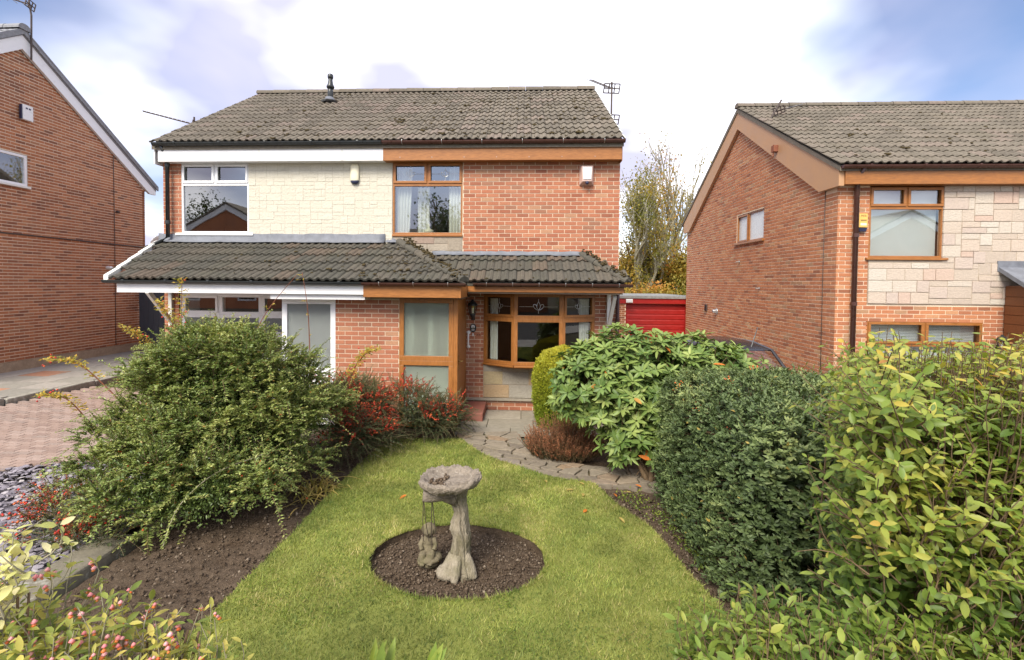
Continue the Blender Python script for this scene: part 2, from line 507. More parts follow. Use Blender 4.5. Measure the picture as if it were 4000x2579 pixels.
MT['gate'] = pmat('gate', [(.048, .055, .068), (.06, .067, .08)], .55, 10, .12, None, .05, 60, .4, attr=False)
MT['soil'] = pmat('soil', [(.075, .053, .036), (.11, .080, .055), (.145, .108, .076)], 1.0, 34, .4, [(5, .5, .75, (.075, .047, .028), .5)], .9, 90, .1, attr=False, bdist=.02)
MT['clod'] = pmat('clod', [(0, .068, .047, .032), (.5, .108, .079, .054), (.88, .15, .113, .08), (1, .26, .21, .16)], 1.0, 60, .3, None, .6, 150, .1)
MT['ground'] = pmat('ground', [(.10, .085, .06), (.15, .13, .09)], 1.0, 2, .3, [(.5, .5, .7, (.07, .085, .035), .6)], .4, 20, .1, attr=False)
MT['concrete'] = pmat('concrete', [(.46, .44, .40), (.54, .52, .48)], .92, 12, .15, [(1.2, .5, .75, (.36, .34, .30), .5)], .3, 120, .2, attr=False)
MT['asphalt'] = pmat('asphalt', [(.07, .07, .072), (.10, .10, .10)], .95, 40, .3, None, .4, 200, .2, attr=False)
MT['paver'] = pmat('paver', [(0, .28, .20, .165), (.4, .345, .25, .205), (.8, .385, .29, .245), (1, .30, .23, .195)], .9, 30, .15, [(1.0, .5, .75, (.33, .28, .25), .45)], .3, 120, .2)
MT['slab'] = pmat('slab', [(0, .26, .235, .185), (.5, .31, .275, .22), (1, .345, .31, .25)], .92, 14, .18, [(2, .5, .75, (.21, .19, .14), .5)], .35, 90, .2)
MT['slab_grey'] = pmat('slab_grey', [(0, .26, .245, .21), (.45, .32, .30, .26), (.8, .35, .32, .28), (.9, .40, .21, .13), (1, .42, .22, .14)], .92, 14, .18, [(2, .5, .75, (.24, .225, .18), .4)], .35, 90, .2)
MT['crazy'] = pmat('crazy', [(0, .18, .15, .115), (.4, .235, .20, .15), (.7, .26, .215, .16), (.85, .265, .185, .115), (1, .21, .19, .165)], .9, 16, .25, [(4, .52, .72, (.20, .165, .11), .6)], .5, 60, .25)
MT['joint_sand'] = pmat('joint_sand', [(.06, .05, .038), (.10, .085, .06)], 1.0, 30, .35, None, .4, 100, .1, attr=False)
MT['path_bed'] = pmat('path_bed', [(.10, .078, .045), (.15, .12, .07)], 1.0, 30, .35, [(6, .5, .6, (.085, .10, .03), .6)], .6, 100, .1, attr=False)
MT['slate'] = pmat('slate', [(0, .15, .135, .155), (.5, .24, .215, .245), (.85, .33, .30, .335), (1, .40, .37, .36)], .6, 30, .2, None, .4, 90, .4)
MT['kerb'] = pmat('kerb', [(.27, .255, .21), (.34, .32, .27)], .95, 14, .2, [(7, .56, .66, (.50, .49, .43), .6), (3, .55, .7, (.17, .16, .11), .5)], .5, 60, .15, attr=False)
MT['old_stone'] = pmat('old_stone', [(.15, .135, .10), (.23, .205, .155)], .95, 12, .3, [(8, .58, .66, (.40, .39, .34), .6), (3, .5, .7, (.10, .10, .05), .5)], .7, 50, .1, attr=False)
MT['tan_brick'] = pmat('tan_brick', [(.36, .28, .19), (.44, .35, .25)], .95, 14, .2, [(2, .5, .7, (.26, .21, .14), .5)], .4, 60, .1, attr=False)
MT['redstep'] = pmat('redstep', [(.24, .085, .06), (.29, .11, .08)], .8, 12, .2, [(3, .5, .7, (.20, .12, .09), .4)], .2, 60, .3, attr=False)
MT['lawn'] = pmat('lawn', [(.145, .17, .04), (.215, .235, .06), (.28, .285, .085)], 1.0, 5, .3, [(2.0, .58, .75, (.25, .24, .08), .4), (9, .58, .68, (.07, .105, .018), .6)], .8, 120, .1, attr=False, bdist=.015)
MT['grass'] = lmat('grass', [(0, .12, .175, .042), (.35, .23, .285, .068), (.7, .33, .365, .092), (.95, .43, .41, .135), (1, .48, .42, .19)], .55, .3, .25, .35, 1.6)
MT['bath_stone'] = pmat('bath_stone', [(.25, .21, .15), (.38, .33, .25), (.15, .12, .075)], .95, 10, .3, [(3.5, .52, .68, (.16, .15, .07), .6), (24, .62, .7, (.58, .55, .46), .4)], .9, 26, .15, attr=False, stretch=(3, 3, .5), bdist=.03)
MT['bath_bowl'] = pmat('bath_bowl', [(.17, .135, .105), (.28, .235, .185), (.095, .07, .05)], .9, 26, .35, [(5, .58, .70, (.25, .145, .11), .35), (40, .58, .68, (.46, .41, .34), .6)], 1.0, 60, .3, attr=False, bdist=.02)
MT['statue'] = pmat('statue', [(.12, .10, .06), (.175, .148, .096), (.08, .068, .036)], .95, 30, .3, [(9, .5, .7, (.15, .15, .06), .5)], .6, 80, .15, attr=False)
MT['bark'] = pmat('bark', [(.13, .088, .05), (.22, .155, .095)], .95, 14, .3, None, .6, 40, .1, attr=False, stretch=(3, 3, .6))
MT['bark_grey'] = pmat('bark_grey', [(.26, .235, .16), (.37, .34, .24)], .95, 14, .3, None, .5, 40, .1, attr=False)
MT['twig_red'] = pmat('twig_red', [(.20, .075, .045), (.26, .10, .06)], .8, 14, .2, None, 0, 40, .2, attr=False)
MT['car_paint'] = pmat('car_paint', [(.028, .024, .026), (.034, .030, .032)], .22, 10, .05, None, 0, 40, .6, attr=False)
MT['tyre'] = pmat('tyre', [(.02, .02, .02), (.03, .03, .03)], .9, 30, .2, None, .3, 60, .2, attr=False)
MT['berry_red'] = pmat('berry_red', [(0, .42, .022, .015), (.6, .58, .05, .025), (1, .62, .15, .03)], .35, 10, .1, None, 0, 40, .5)
MT['berry_orange'] = pmat('berry_orange', [(0, .62, .12, .03), (1, .70, .22, .05)], .35, 10, .1, None, 0, 40, .5)
MT['spindle_pink'] = pmat('spindle_pink', [(0, .72, .22, .24), (1, .80, .40, .40)], .5, 20, .15, None, 0, 40, .4)
MT['leaf_pyr'] = lmat('leaf_pyr', [(0, .058, .095, .026), (.3, .145, .205, .053), (.6, .265, .325, .092), (.9, .43, .44, .14), (.97, .34, .22, .05), (1, .42, .10, .03)], .4, .2)
MT['leaf_cot'] = lmat('leaf_cot', [(0, .042, .065, .026), (.4, .09, .125, .05), (.75, .155, .185, .07), (.9, .20, .16, .06), (1, .34, .10, .04)], .5, .2)
MT['leaf_red'] = lmat('leaf_red', [(0, .30, .03, .02), (.6, .48, .06, .03), (1, .55, .16, .05)], .5, .25)
MT['leaf_hedge'] = lmat('leaf_hedge', [(0, .045, .070, .026), (.45, .100, .145, .052), (.8, .180, .230, .085), (.95, .27, .31, .11), (1, .34, .25, .06)], .5, .15, .3)
MT['leaf_rhodo'] = lmat('leaf_rhodo', [(0, .075, .135, .03), (.4, .155, .23, .055), (.8, .25, .32, .085), (.97, .34, .39, .125), (.985, .55, .20, .04), (1, .6, .18, .03)], .48, .18, .35)
MT['leaf_privet'] = lmat('leaf_privet', [(0, .095, .165, .028), (.3, .185, .265, .046), (.6, .30, .345, .066), (.82, .47, .43, .09), (.93, .56, .42, .08), (1, .50, .25, .07)], .45, .35)
MT['leaf_spindle'] = lmat('leaf_spindle', [(0, .18, .24, .05), (.3, .36, .37, .08), (.6, .56, .48, .12), (.85, .68, .50, .15), (1, .66, .36, .13)], .5, .35)
MT['leaf_pale'] = lmat('leaf_pale', [(0, .52, .55, .18), (.6, .68, .66, .30), (1, .76, .70, .42)], .5, .35)
MT['leaf_conifer'] = lmat('leaf_conifer', [(0, .10, .16, .014), (.35, .22, .285, .022), (.7, .37, .385, .032), (1, .52, .47, .05)], .6, .25)
MT['leaf_heather'] = lmat('leaf_heather', [(0, .05, .06, .022), (.35, .13, .085, .035), (.7, .27, .105, .05), (1, .36, .15, .07)], .8, .15)
MT['leaf_rose'] = lmat('leaf_rose', [(0, .25, .28, .06), (.5, .50, .42, .08), (1, .62, .36, .07)], .5, .4)
MT['leaf_autumn'] = lmat('leaf_autumn', [(0, .10, .12, .02), (.3, .22, .21, .035), (.6, .38, .28, .05), (.85, .50, .27, .05), (1, .48, .18, .04)], .6, .35)
MT['leaf_dark'] = lmat('leaf_dark', [(0, .022, .045, .012), (.5, .048, .085, .02), (1, .11, .14, .035)], .5, .2)
MT['leaf_ivy'] = lmat('leaf_ivy', [(0, .06, .10, .02), (.5, .14, .20, .03), (1, .28, .33, .05)], .4, .3)
MT['straw'] = lmat('straw', [(0, .22, .22, .05), (.5, .42, .34, .10), (1, .58, .42, .14)], .6, .3)
# ------------------------------------------------------------------ ground sheets
xs = np.concatenate([np.linspace(-400, -40, 8), np.linspace(-36, 36, 73), np.linspace(40, 400, 8)])
ys = np.concatenate([np.linspace(-400, -40, 8), np.linspace(-36, 44, 81), np.linspace(50, 400, 8)])
gx, gy = np.meshgrid(xs, ys)
gv = np.stack([gx, gy, gzv(gx, gy) - 0.06], -1).reshape(-1, 3)
nx_, ny_ = len(xs), len(ys)
ii = (np.arange(ny_ - 1)[:, None] * nx_ + np.arange(nx_ - 1)[None, :]).ravel()
gf = np.stack([ii, ii + 1, ii + 1 + nx_, ii + nx_], -1)
g_ = np_obj('ground', gv, gf, MT['ground'], kind='structure')

def sheet(name, x0, x1, y0, y1, dz, mat, n=14, kind='structure', label=None, cat=None):
    xx, yy = np.meshgrid(np.linspace(x0, x1, n), np.linspace(y0, y1, n))
    v = np.stack([xx, yy, gzv(xx, yy) + dz], -1).reshape(-1, 3)
    i = (np.arange(n - 1)[:, None] * n + np.arange(n - 1)[None, :]).ravel()
    f = np.stack([i, i + 1, i + 1 + n, i + n], -1)
    return np_obj(name, v, f, mat, kind=kind)

# road in front (behind the camera) and concrete drive on the right
sheet('road', -40, 40, -9.0, -1.2, -0.03, MT['asphalt'], 40)
sheet('pavement', -40, 40, -1.15, 1.0, -0.02, MT['concrete'], 40)
sheet('driveway', 2.25, 5.75, 1.05, 16.9, -0.025, MT['concrete'], 24)

# ------------------------------------------------------------------ builders for walls, cladding, tiles, windows
BRICK = {}
def brick_variants(mat, hb):
    if (mat.name, hb) not in BRICK:
        BRICK[(mat.name, hb)] = [MB().box(-.106, .106, -.006, .02, -hb, hb, r_, skip=('k',)).mesh('brick', mat) for r_ in np.linspace(0.02, .98, 14)]
    return BRICK[(mat.name, hb)]

def wall_back(parent, name, o, ux, nn, polys, mat, thick=.1):
    mb = MB(frame(o, ux, nn))
    for p in polys:
        mb.prism(p, 0.0, thick, 'y')
    return mb.build(name, mat, parent)

def lay_bricks(wall, o, ux, nn, spans, z0, z1, mat, n_single=300, vis=None, seed=1, joint=.0):
    rg = random.Random(seed)
    F = frame(o, ux, nn)
    hb = .031 - joint / 2
    rest = MB(F); cand = []
    n = int(round((z1 - z0) / .075))
    for i in range(n):
        za = z0 + i * .075 + .0065; zc = za + .031
        off = .1125 * (i % 2)
        for (ua, ub) in spans(zc):
            k = math.floor((ua - off) / .225)
            while True:
                s = off + k * .225; k += 1
                if s > ub: break
                a, b = max(s, ua + .002), min(s + .212, ub - .002)
                if b - a < .03: continue
                r_ = rg.random()
                if b - a > .2119:
                    cand.append(((a + b) / 2, zc, r_))
                else:
                    rest.box(a, b, -.006 + rg.uniform(-.0015, .0015), .02, zc - hb, zc + hb, r_, skip=('k',))
    if cand:
        W3 = np.array([tuple(F @ Vector((c[0], 0, c[1]))) for c in cand])
        px, py, z = project(W3)
        ok = (px > 0) & (px < 4000) & (py > 0) & (py < 2579)
        if vis is not None: ok &= np.array([vis(*p) for p in W3])
        order = np.argsort(np.where(ok, z, 1e6))
        single = set(int(i) for i in order[:n_single] if ok[i])
        var = brick_variants(mat, hb)
        for i, c in enumerate(cand):
            if i in single:
                b = bpy.data.objects.new('brick', var[int(c[2] * 13.99)])
                b.matrix_basis = F @ Matrix.Translation((c[0], rg.uniform(-.0015, .0015), c[1]))
                link(b, wall)
            else:
                rest.box(c[0] - .106, c[0] + .106, -.006 + rg.uniform(-.0015, .0015), .02, c[1] - hb, c[1] + hb, c[2], skip=('k',))
    if rest.v:
        rest.build('brickwork', mat, wall, kind='stuff')

def minus(a, b, holes):
    """interval [a,b] minus holes"""
    out = [(a, b)]
    for (c, d) in holes:
        nxt = []
        for (p, q) in out:
            if d <= p or c >= q: nxt.append((p, q)); continue
            if c > p: nxt.append((p, c))
            if d < q: nxt.append((d, q))
        out = nxt
    return out

BLOCK = {}
def clad(wall, o, ux, nn, w, h, cell, mat, holes=(), seed=3, name='stone_block', wmax=5, proud=(.006, .014), tall=.55):
    rg = random.Random(seed)
    F = frame(o, ux, nn)
    nx, nz = int(round(w / cell)), int(round(h / cell))
    cx, cz = w / nx, h / nz
    occ = [[False] * nx for _ in range(nz)]
    for j in range(nz):
        for i in range(nx):
            u, z = (i + .5) * cx, (j + .5) * cz
            if any(a < u < b and c < z < d for (a, b, c, d) in holes): occ[j][i] = True
    for j in range(nz):
        for i in range(nx):
            if occ[j][i]: continue
            hh = 2 if (rg.random() < tall and j + 1 < nz and not occ[j + 1][i]) else 1
            ww = rg.choice([2, 3, 3, 4, wmax]) if hh == 1 else rg.choice([2, 3, 3, 4])
            k = 0
            while k < ww and i + k < nx and not occ[j][i + k] and (hh == 1 or not occ[j + 1][i + k]): k += 1
            ww = k
            for a in range(hh):
                for b in range(ww): occ[j + a][i + b] = True
            v = rg.randrange(8)
            key = (mat.name, ww, hh, round(cx, 4), round(cz, 4), v)
            if key not in BLOCK:
                g = .0055 if 'cream' not in mat.name else .003; pr = proud[0] + (proud[1] - proud[0]) * v / 7
                x1, z1 = ww * cx, hh * cz; bv = .004 if 'cream' not in mat.name else .003
                m = MB()
                vs_ = [(g, .02, g), (x1 - g, .02, g), (x1 - g, .02, z1 - g), (g, .02, z1 - g),
                       (g, -pr + bv, g), (x1 - g, -pr + bv, g), (x1 - g, -pr + bv, z1 - g), (g, -pr + bv, z1 - g),
                       (g + bv, -pr, g + bv), (x1 - g - bv, -pr, g + bv), (x1 - g - bv, -pr, z1 - g - bv), (g + bv, -pr, z1 - g - bv)]
                fs = [(8, 9, 10, 11)]
                for q in range(4):
                    q2 = (q + 1) % 4
                    fs += [(q, q2, q2 + 4, q + 4), (q + 4, q2 + 4, q2 + 8, q + 8)]
                m.add(vs_, fs, (v + .5) / 8)
                BLOCK[key] = m.mesh(name, mat)
            b_ = bpy.data.objects.new(name, BLOCK[key])
            b_.matrix_basis = F @ Matrix.Translation((i * cx, 0, j * cz))
            link(b_, wall)

# roof tiles: double-roll profile
def tile_profile(w):
    h = w / 2
    pr = []
    for k in range(2):
        x = k * h
        pr += [(x, 0.0), (x + .34 * h, -.001), (x + .47 * h, .017), (x + .68 * h, .030), (x + .89 * h, .017)]
    pr.append((w - .002, 0.0))
    return pr
TILEM = {}
def tile_variants(mat, w, ln):
    key = (mat.name, round(w, 4), round(ln, 3))
    if key not in TILEM:
        out = []
        pr = tile_profile(w); n = len(pr)
        for r_ in np.linspace(.02, .98, 9):
            lf = .038 if 'porch' in mat.name else .028
            v = [(x, 0, z + lf) for x, z in pr] + [(x, ln, z + .002) for x, z in pr] + [(x, .006, z + .004) for x, z in pr]
            f = [(i, i + 1, n + i + 1, n + i) for i in range(n - 1)] + [(2 * n + i, 2 * n + i + 1, i + 1, i) for i in range(n - 1)]
            f += [(n - 1, 2 * n + n - 1, 2 * n - 1), (0, n, 2 * n)]
            out.append(MB().add(v, f, float(r_)).mesh('roof_tile', mat))
        TILEM[key] = out
    return TILEM[key]

def tile_roof(parent, o, ux, vs_, rows, cols, gauge, w, mat, n_single=300, keep=None, seed=5):
    rg = random.Random(seed)
    ux = Vector(ux).normalized(); vs_ = Vector(vs_).normalized(); nn = ux.cross(vs_)
    o = Vector(o)
    var = tile_variants(mat, w, gauge + .06)
    T = []
    for r_ in range(rows):
        for c in range(cols):
            if keep is not None and not keep((c + .5) * w, (r_ + .5) * gauge): continue
            p = o + ux * (c * w) + vs_ * (r_ * gauge + rg.uniform(-.004, .004)) + nn * rg.uniform(0, .004)
            a = R(rg.uniform(-.7, .7))
            x = ux * math.cos(a) + vs_ * math.sin(a); y = -ux * math.sin(a) + vs_ * math.cos(a)
            M = Matrix(((x.x, y.x, nn.x, p.x), (x.y, y.y, nn.y, p.y), (x.z, y.z, nn.z, p.z), (0, 0, 0, 1)))
            T.append((M, rg.randrange(9)))
    pos = np.array([tuple(t[0].translation) for t in T])
    px, py, z = project(pos)
    ok = (px > -40) & (px < 4040) & (py > -40) & (py < 2600)
    order = np.argsort(np.where(ok, z, 1e6))
    single = set(int(i) for i in order[:n_single] if ok[i])
    rest = MB()
    for i, (M, v) in enumerate(T):
        if i in single:
            t = bpy.data.objects.new('roof_tile', var[v]); t.matrix_basis = M; link(t, parent)
        else:
            me = var[v]
            rest.add([tuple(M @ q.co) for q in me.vertices], [tuple(p.vertices) for p in me.polygons], (v + .5) / 9)
    if rest.v: rest.build('roof_tiling', mat, parent, kind='stuff')

def moss(parent, o, ux, vs_, wid, hei, n, rmin, rmax, keep=None, seed=9):
    rg = random.Random(seed)
    ux = Vector(ux).normalized(); vs_ = Vector(vs_).normalized(); nn = ux.cross(vs_); o = Vector(o)
    mb = MB()
    for _ in range(n):
        u, v = rg.uniform(0, wid), hei * rg.random() ** 1.2
        if keep and not keep(u, v): continue
        r_ = rg.uniform(rmin, rmax) * rg.choice([.6, 1, 1, 1.5])
        for k in range(rg.choice([1, 2, 3])):
            c = o + ux * (u + rg.gauss(0, r_)) + vs_ * (v + rg.gauss(0, r_ * .5)) + nn * (.03 + r_ * .1)
            M = Matrix(((ux.x, vs_.x, nn.x, c.x), (ux.y, vs_.y, nn.y, c.y), (ux.z, vs_.z, nn.z, c.z), (0, 0, 0, 1))) @ Matrix.Rotation(rg.uniform(0, 6), 4, 'Z')
            b = MB(M); b.ball((0, 0, 0), (r_ * rg.uniform(.7, 1.3), r_ * rg.uniform(.6, 1), r_ * .55), 7, 4)
            mb.v, mb.f, mb.r = mb.v + b.v, mb.f + [tuple(i + len(mb.v) for i in f) for f in b.f], mb.r + b.r
    return mb.build('moss', MT['moss'], parent, smooth=True, kind='stuff')

def half_round(parent, name, pts, r_, mat, seg_len=.42, seed=1, lumps=False):
    """ridge or hip tiles: one object each along the line a-b"""
    rg = random.Random(seed)
    a, b = Vector(pts[0]), Vector(pts[1])
    L = (b - a).length; d = (b - a).normalized()
    side = d.cross(Vector((0, 0, 1))).normalized(); upv = side.cross(d)
    n = max(1, round(L / seg_len)); s = L / n
    for i in range(n):
        mb = MB()
        v, f = [], []
        rr = r_ * rg.uniform(.97, 1.05)
        st = [(.0, 1.07), (s * .98, 1.0)]
        m = 9
        for (t, k) in st:
            for q in range(m):
                an = math.pi * (q / (m - 1)) * 1.1 - .05 * math.pi
                p = a + d * (i * s + t) + side * (math.cos(an) * rr * k) + upv * (math.sin(an) * rr * k * .85 - .01)
                v.append(tuple(p))
        for q in range(m - 1):
            f.append((q, m + q, m + q + 1, q + 1))
        f.append(tuple(range(m)))
        f.append(tuple(range(2 * m - 1, m - 1, -1)))
        mb.add(v, f, rg.random())
        o = mb.build(name, mat, parent)

def ring(mb, x0, x1, z0, z1, t, y0, y1):
    mb.box(x0, x1, y0, y1, z0, z0 + t)
    mb.box(x0, x1, y0, y1, z1 - t, z1)
    mb.box(x0, x0 + t, y0, y1, z0 + t, z1 - t)
    mb.box(x1 - t, x1, y0, y1, z0 + t, z1 - t)

def room(parent, F, w, h, depth, mat, y0=.125):
    mb = MB(F)
    v = [(-.15, y0, -.2), (w + .15, y0, -.2), (w + .15, y0, h + .1), (-.15, y0, h + .1), (-.15, depth, -.2), (w + .15, depth, -.2), (w + .15, depth, h + .1), (-.15, depth, h + .1)]
    mb.add(v, [(0, 1, 5, 4), (1, 2, 6, 5), (2, 3, 7, 6), (3, 0, 4, 7), (4, 5, 6, 7)])
    return mb.build('room_interior', mat, parent)

def window(house, o, ux, nn, w, h, cells, mf, glass, sill=None, y0=.02, y1=.09, inter=None, depth=1.6, name='window', bar=.035, sash_t=.045):
    F = frame(o, ux, nn)
    mb = MB(F)
    for (a, b, c, d, sash) in cells:
        ring(mb, a, b, c, d, bar, y0, y1)
    win = mb.build(name, mf, house, bevel=.004)
    for (a, b, c, d, sash) in cells:
        t = bar
        if sash:
            s = MB(F); ring(s, a + bar * .5, b - bar * .5, c + bar * .5, d - bar * .5, sash_t, y0 - .018, y0 - .001)
            s.build('sash', mf, win, bevel=.004)
            t = bar * .5 + sash_t
        g = glass[cells.index((a, b, c, d, sash))] if isinstance(glass, list) else glass
        MB(F).box(a + bar - .003, b - bar + .003, y0 + .03, y0 + .036, c + bar - .003, d - bar + .003).build('pane', g, win)
    if sill:
        ov, pr, th, ms = sill
        MB(F).box(-ov, w + ov, -pr, y0 + .001 + .04, -th - .002, -.002).build('sill', ms, win, bevel=.004)
    if inter is not None:
        room(win, F, w, h, depth, inter)
    return win, F

def curtain(win, F, x0, x1, z0, z1, y=.16, folds=7, x1b=None, mat=None):
    n = folds * 6
    v, f = [], []
    x1b = x1 if x1b is None else x1b
    for j, z in enumerate((z1, (z0 + z1) / 2, z0)):
        e = x1 + (x1b - x1) * j / 2
        for i in range(n + 1):
            t = i / n
            v.append((x0 + (e - x0) * t, y + .025 * math.sin(t * folds * 6.283) * (1 + .2 * j), z))
    for j in range(2):
        for i in range(n):
            f.append((j * (n + 1) + i, (j + 1) * (n + 1) + i, (j + 1) * (n + 1) + i + 1, j * (n + 1) + i + 1))
    return MB(F).add(v, f).build('curtain', mat or MT['curtain'], win, smooth=True)

def leading(win, F, x0, x1, z0, z1, y, s=.09):
    """thin lead lines with a small tulip in the middle of a top light"""
    mb = MB(F)
    cx_, cz_ = (x0 + x1) / 2, (z0 + z1) / 2
    r_ = .0035
    mb.tube([(x0, y, cz_ - s * .1), (cx_ - s * .9, y, cz_ - s * .1)], r_, 5)
    mb.tube([(cx_ + s * .9, y, cz_ - s * .1), (x1, y, cz_ - s * .1)], r_, 5)
    mb.tube([(cx_, y, z1), (cx_, y, cz_ + s * .85)], r_, 5)
    mb.tube([(cx_, y, cz_ - s * .75), (cx_, y, z0)], r_, 5)
    for sg in (-1, 1):
        mb.tube([(cx_ + sg * a * s, y, cz_ + b * s) for a, b in smooth_curve([(0, .85), (.28, .25), (.30, -.25), (0, -.7)], 4)], r_ * 1.3, 5)
        mb.tube([(cx_ + sg * a * s, y, cz_ + b * s) for a, b in smooth_curve([(.3, .0), (.55, .3), (.95, .22), (.8, -.25), (.45, -.55), (.1, -.72)], 4)], r_ * 1.3, 5)
    return mb.build('lead_motif', MT['leading'], win)

def gutter(parent, x0, x1, y, z, mat, r_=.055, nbr=None, brm=None, brw=.02):
    out, inn = [], []
    for k in range(9):
        a = math.pi + math.pi * k / 8
        out.append((y + math.cos(a) * r_, z + math.sin(a) * r_))
        inn.append((y + math.cos(a) * (r_ - .006), z + math.sin(a) * (r_ - .006)))
    g = MB().prism(out + inn[::-1], x0, x1, 'x').build('gutter', mat, parent)
    # stop ends
    MB().prism(out, x0 - .006, x0, 'x').build('stop_end', mat, g)
    MB().prism(out, x1, x1 + .006, 'x').build('stop_end', mat, g)
    n = nbr or max(2, int((x1 - x0) / .75))
    for i in range(n):
        x = x0 + (x1 - x0) * (i + .5) / n
        o2 = [(y + (q[0] - y) * 1.09, z + (q[1] - z) * 1.09) for q in out]
        MB().prism(o2 + [(y + r_ * 1.05, z + .012), (y - r_ * 1.05, z + .012)], x - brw, x + brw, 'x').build('gutter_bracket', brm or mat, g)
    return g

def pipe(parent, name, pts, r_, mat, collars=()):
    o = MB().tube(pts, r_, 12).build(name, mat, parent, smooth=True)
    for (x, y, z) in collars:
        MB().lathe([(r_ * 1.25, -.035), (r_ * 1.25, .035)], (x, y, z), 12).build('pipe_collar', mat, o)
    return o

# ================================================================== the semi-detached pair
XA, XP, XB, YF, YB = -7.06, -2.62, 1.80, 9.0, 15.9
GZH = -0.16
EZ = 4.56                 # underside of fascia
RIDGE = (12.45, 7.27); EAVE = (8.70, 4.90)
slope = Vector((0, RIDGE[0] - EAVE[0], RIDGE[1] - EAVE[1]))
houseA = thing('semi_detached_house', 'left half of brick semi-detached pair with cream stone cladding and white windows', 'house', (-4.8, 9, GZH), 'semi-detached brick houses')
houseB = thing('semi_detached_house', 'right half of brick semi-detached pair with golden brown windows, bay and fascia', 'house', (-.4, 9, GZH), 'semi-detached brick houses')
FX, FN = (1, 0, 0), (0, -1, 0)

# ---- house A front wall (upper strip of brick, lower wall)
WA = (-6.69, -5.33, 3.20, 4.55)
fa = wall_back(houseA, 'front_wall', (0, YF, 0), FX, FN, [
    [(XA, GZH), (WA[0], GZH), (WA[0], EZ), (XA, EZ)],
    [(WA[0], GZH), (WA[1], GZH), (WA[1], .80), (WA[0], .80)],
    [(WA[0], 1.96), (WA[1], 1.96), (WA[1], WA[2]), (WA[0], WA[2])],
    [(WA[1], GZH), (XP, GZH), (XP, .80), (WA[1], .80)],
    [(WA[1], 1.96), (XP, 1.96), (XP, EZ), (WA[1], EZ)],
    [(-4.2, .80), (XP, .80), (XP, 1.96), (-4.2, 1.96)]], MT['mortar_main'])
lay_bricks(fa, (0, YF, 0), FX, FN, lambda z: [(XA, WA[0])] if z > 2.3 else minus(XA, -3.6, [(-6.70, -4.2)] if .8 < z < 1.96 else []), GZH, EZ, MT['brick_main'], 220, seed=21)
# cream cladding
ca = MB().box(WA[1], -2.50, YF - .012, YF - .001, 2.95, EZ - .002).build('cladding', MT['stone_cream'], houseA)
clad(ca, (WA[1], YF - .012, 2.95), FX, FN, -2.50 - WA[1], 1.605, .073, MT['stone_cream'], seed=4, wmax=6, proud=(.003, .0065), tall=.62)
# upper window A
w_, h_ = WA[1] - WA[0], WA[3] - WA[2]
wa, FA = window(houseA, (WA[0], YF, WA[2]), FX, FN, w_, h_,
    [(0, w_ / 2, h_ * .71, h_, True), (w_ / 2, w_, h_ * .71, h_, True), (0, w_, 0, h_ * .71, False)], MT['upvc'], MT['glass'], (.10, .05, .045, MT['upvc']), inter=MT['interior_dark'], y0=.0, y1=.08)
# lower window A (three lights with transom)
lw = 2.34
wl, FLW = window(houseA, (-6.33, 8.5, .80), FX, FN, lw, 1.22,
    [(0, .72, .84, 1.22, True), (.72, 1.52, .84, 1.22, False), (1.52, lw, .84, 1.22, True), (0, .72, 0, .84, False), (.72, 1.52, 0, .84, False), (1.52, lw, 0, .84, False)],
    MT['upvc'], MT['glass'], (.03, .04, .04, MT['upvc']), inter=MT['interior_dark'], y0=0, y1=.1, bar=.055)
MB().box(-6.36, -6.332, 8.5, 8.99, .76, 2.06).build('bay_side', MT['upvc'], houseA)
MB().box(-6.36, -3.99, 8.5, 8.99, 2.022, 2.06).build('bay_head', MT['upvc'], houseA)
MB().box(-6.34, -3.99, 8.53, 8.99, GZH, .755).build('bay_apron', MT['upvc'], houseA)
# other walls of the pair
def plain_wall(house, name, pts, axis, a, b, mat):
    return MB().prism(pts, a, b, axis).build(name, mat, house)
plain_wall(houseA, 'gable_wall', [(YF + .1, GZH), (YB, GZH), (YB, 4.6), (12.45, 6.98), (YF + .1, 4.86)], 'x', XA, XA + .1, MT['brick_main'])
plain_wall(houseB, 'gable_wall', [(YF + .1, GZH), (YB, GZH), (YB, 4.6), (12.45, 6.98), (YF + .1, 4.86)], 'x', XB - .1, XB, MT['brick_main'])
MB().box(XA + .1, XP, YB - .1, YB, GZH, 4.6).build('back_wall', MT['brick_main'], houseA)
MB().box(XP + .001, XB - .1, YB - .1, YB, GZH, 4.6).build('back_wall', MT['brick_main'], houseB)

# ---- roofs
def main_roof(house, x0, x1, seed, cols=16):
    pr = [(EAVE[0] + .05, EAVE[1] - .05), (RIDGE[0], RIDGE[1] - .03), (2 * RIDGE[0] - EAVE[0], EAVE[1] - .05), (2 * RIDGE[0] - EAVE[0], EAVE[1] - .14), (RIDGE[0], RIDGE[1] - .16), (EAVE[0] + .05, EAVE[1] - .14)]
    rf = MB().prism(pr, x0, x1, 'x').build('roof', MT['tile_roof'], house)
    w = (x1 - x0) / cols
    tile_roof(rf, (x0, EAVE[0], EAVE[1] - .02), FX, slope, 13, cols, slope.length / 13.05, w, MT['tile_roof'], 300, seed=seed)
    half_round(rf, 'ridge_tile', [(x0, RIDGE[0], RIDGE[1] - .0), (x1, RIDGE[0], RIDGE[1] - .0)], .115, MT['tile_roof'], .45, seed)
    return rf
rfA = main_roof(houseA, -7.09, XP, 31)
rfB = main_roof(houseB, XP + .001, 1.81, 32)
moss(rfA, (-7.1, EAVE[0], EAVE[1]), FX, slope, 4.4, 4.2, 120, .011, .022, keep=lambda u, v: u > 1.2, seed=41)
moss(rfB, (XP, EAVE[0], EAVE[1]), FX, slope, 4.4, 4.3, 300, .011, .024, seed=42)

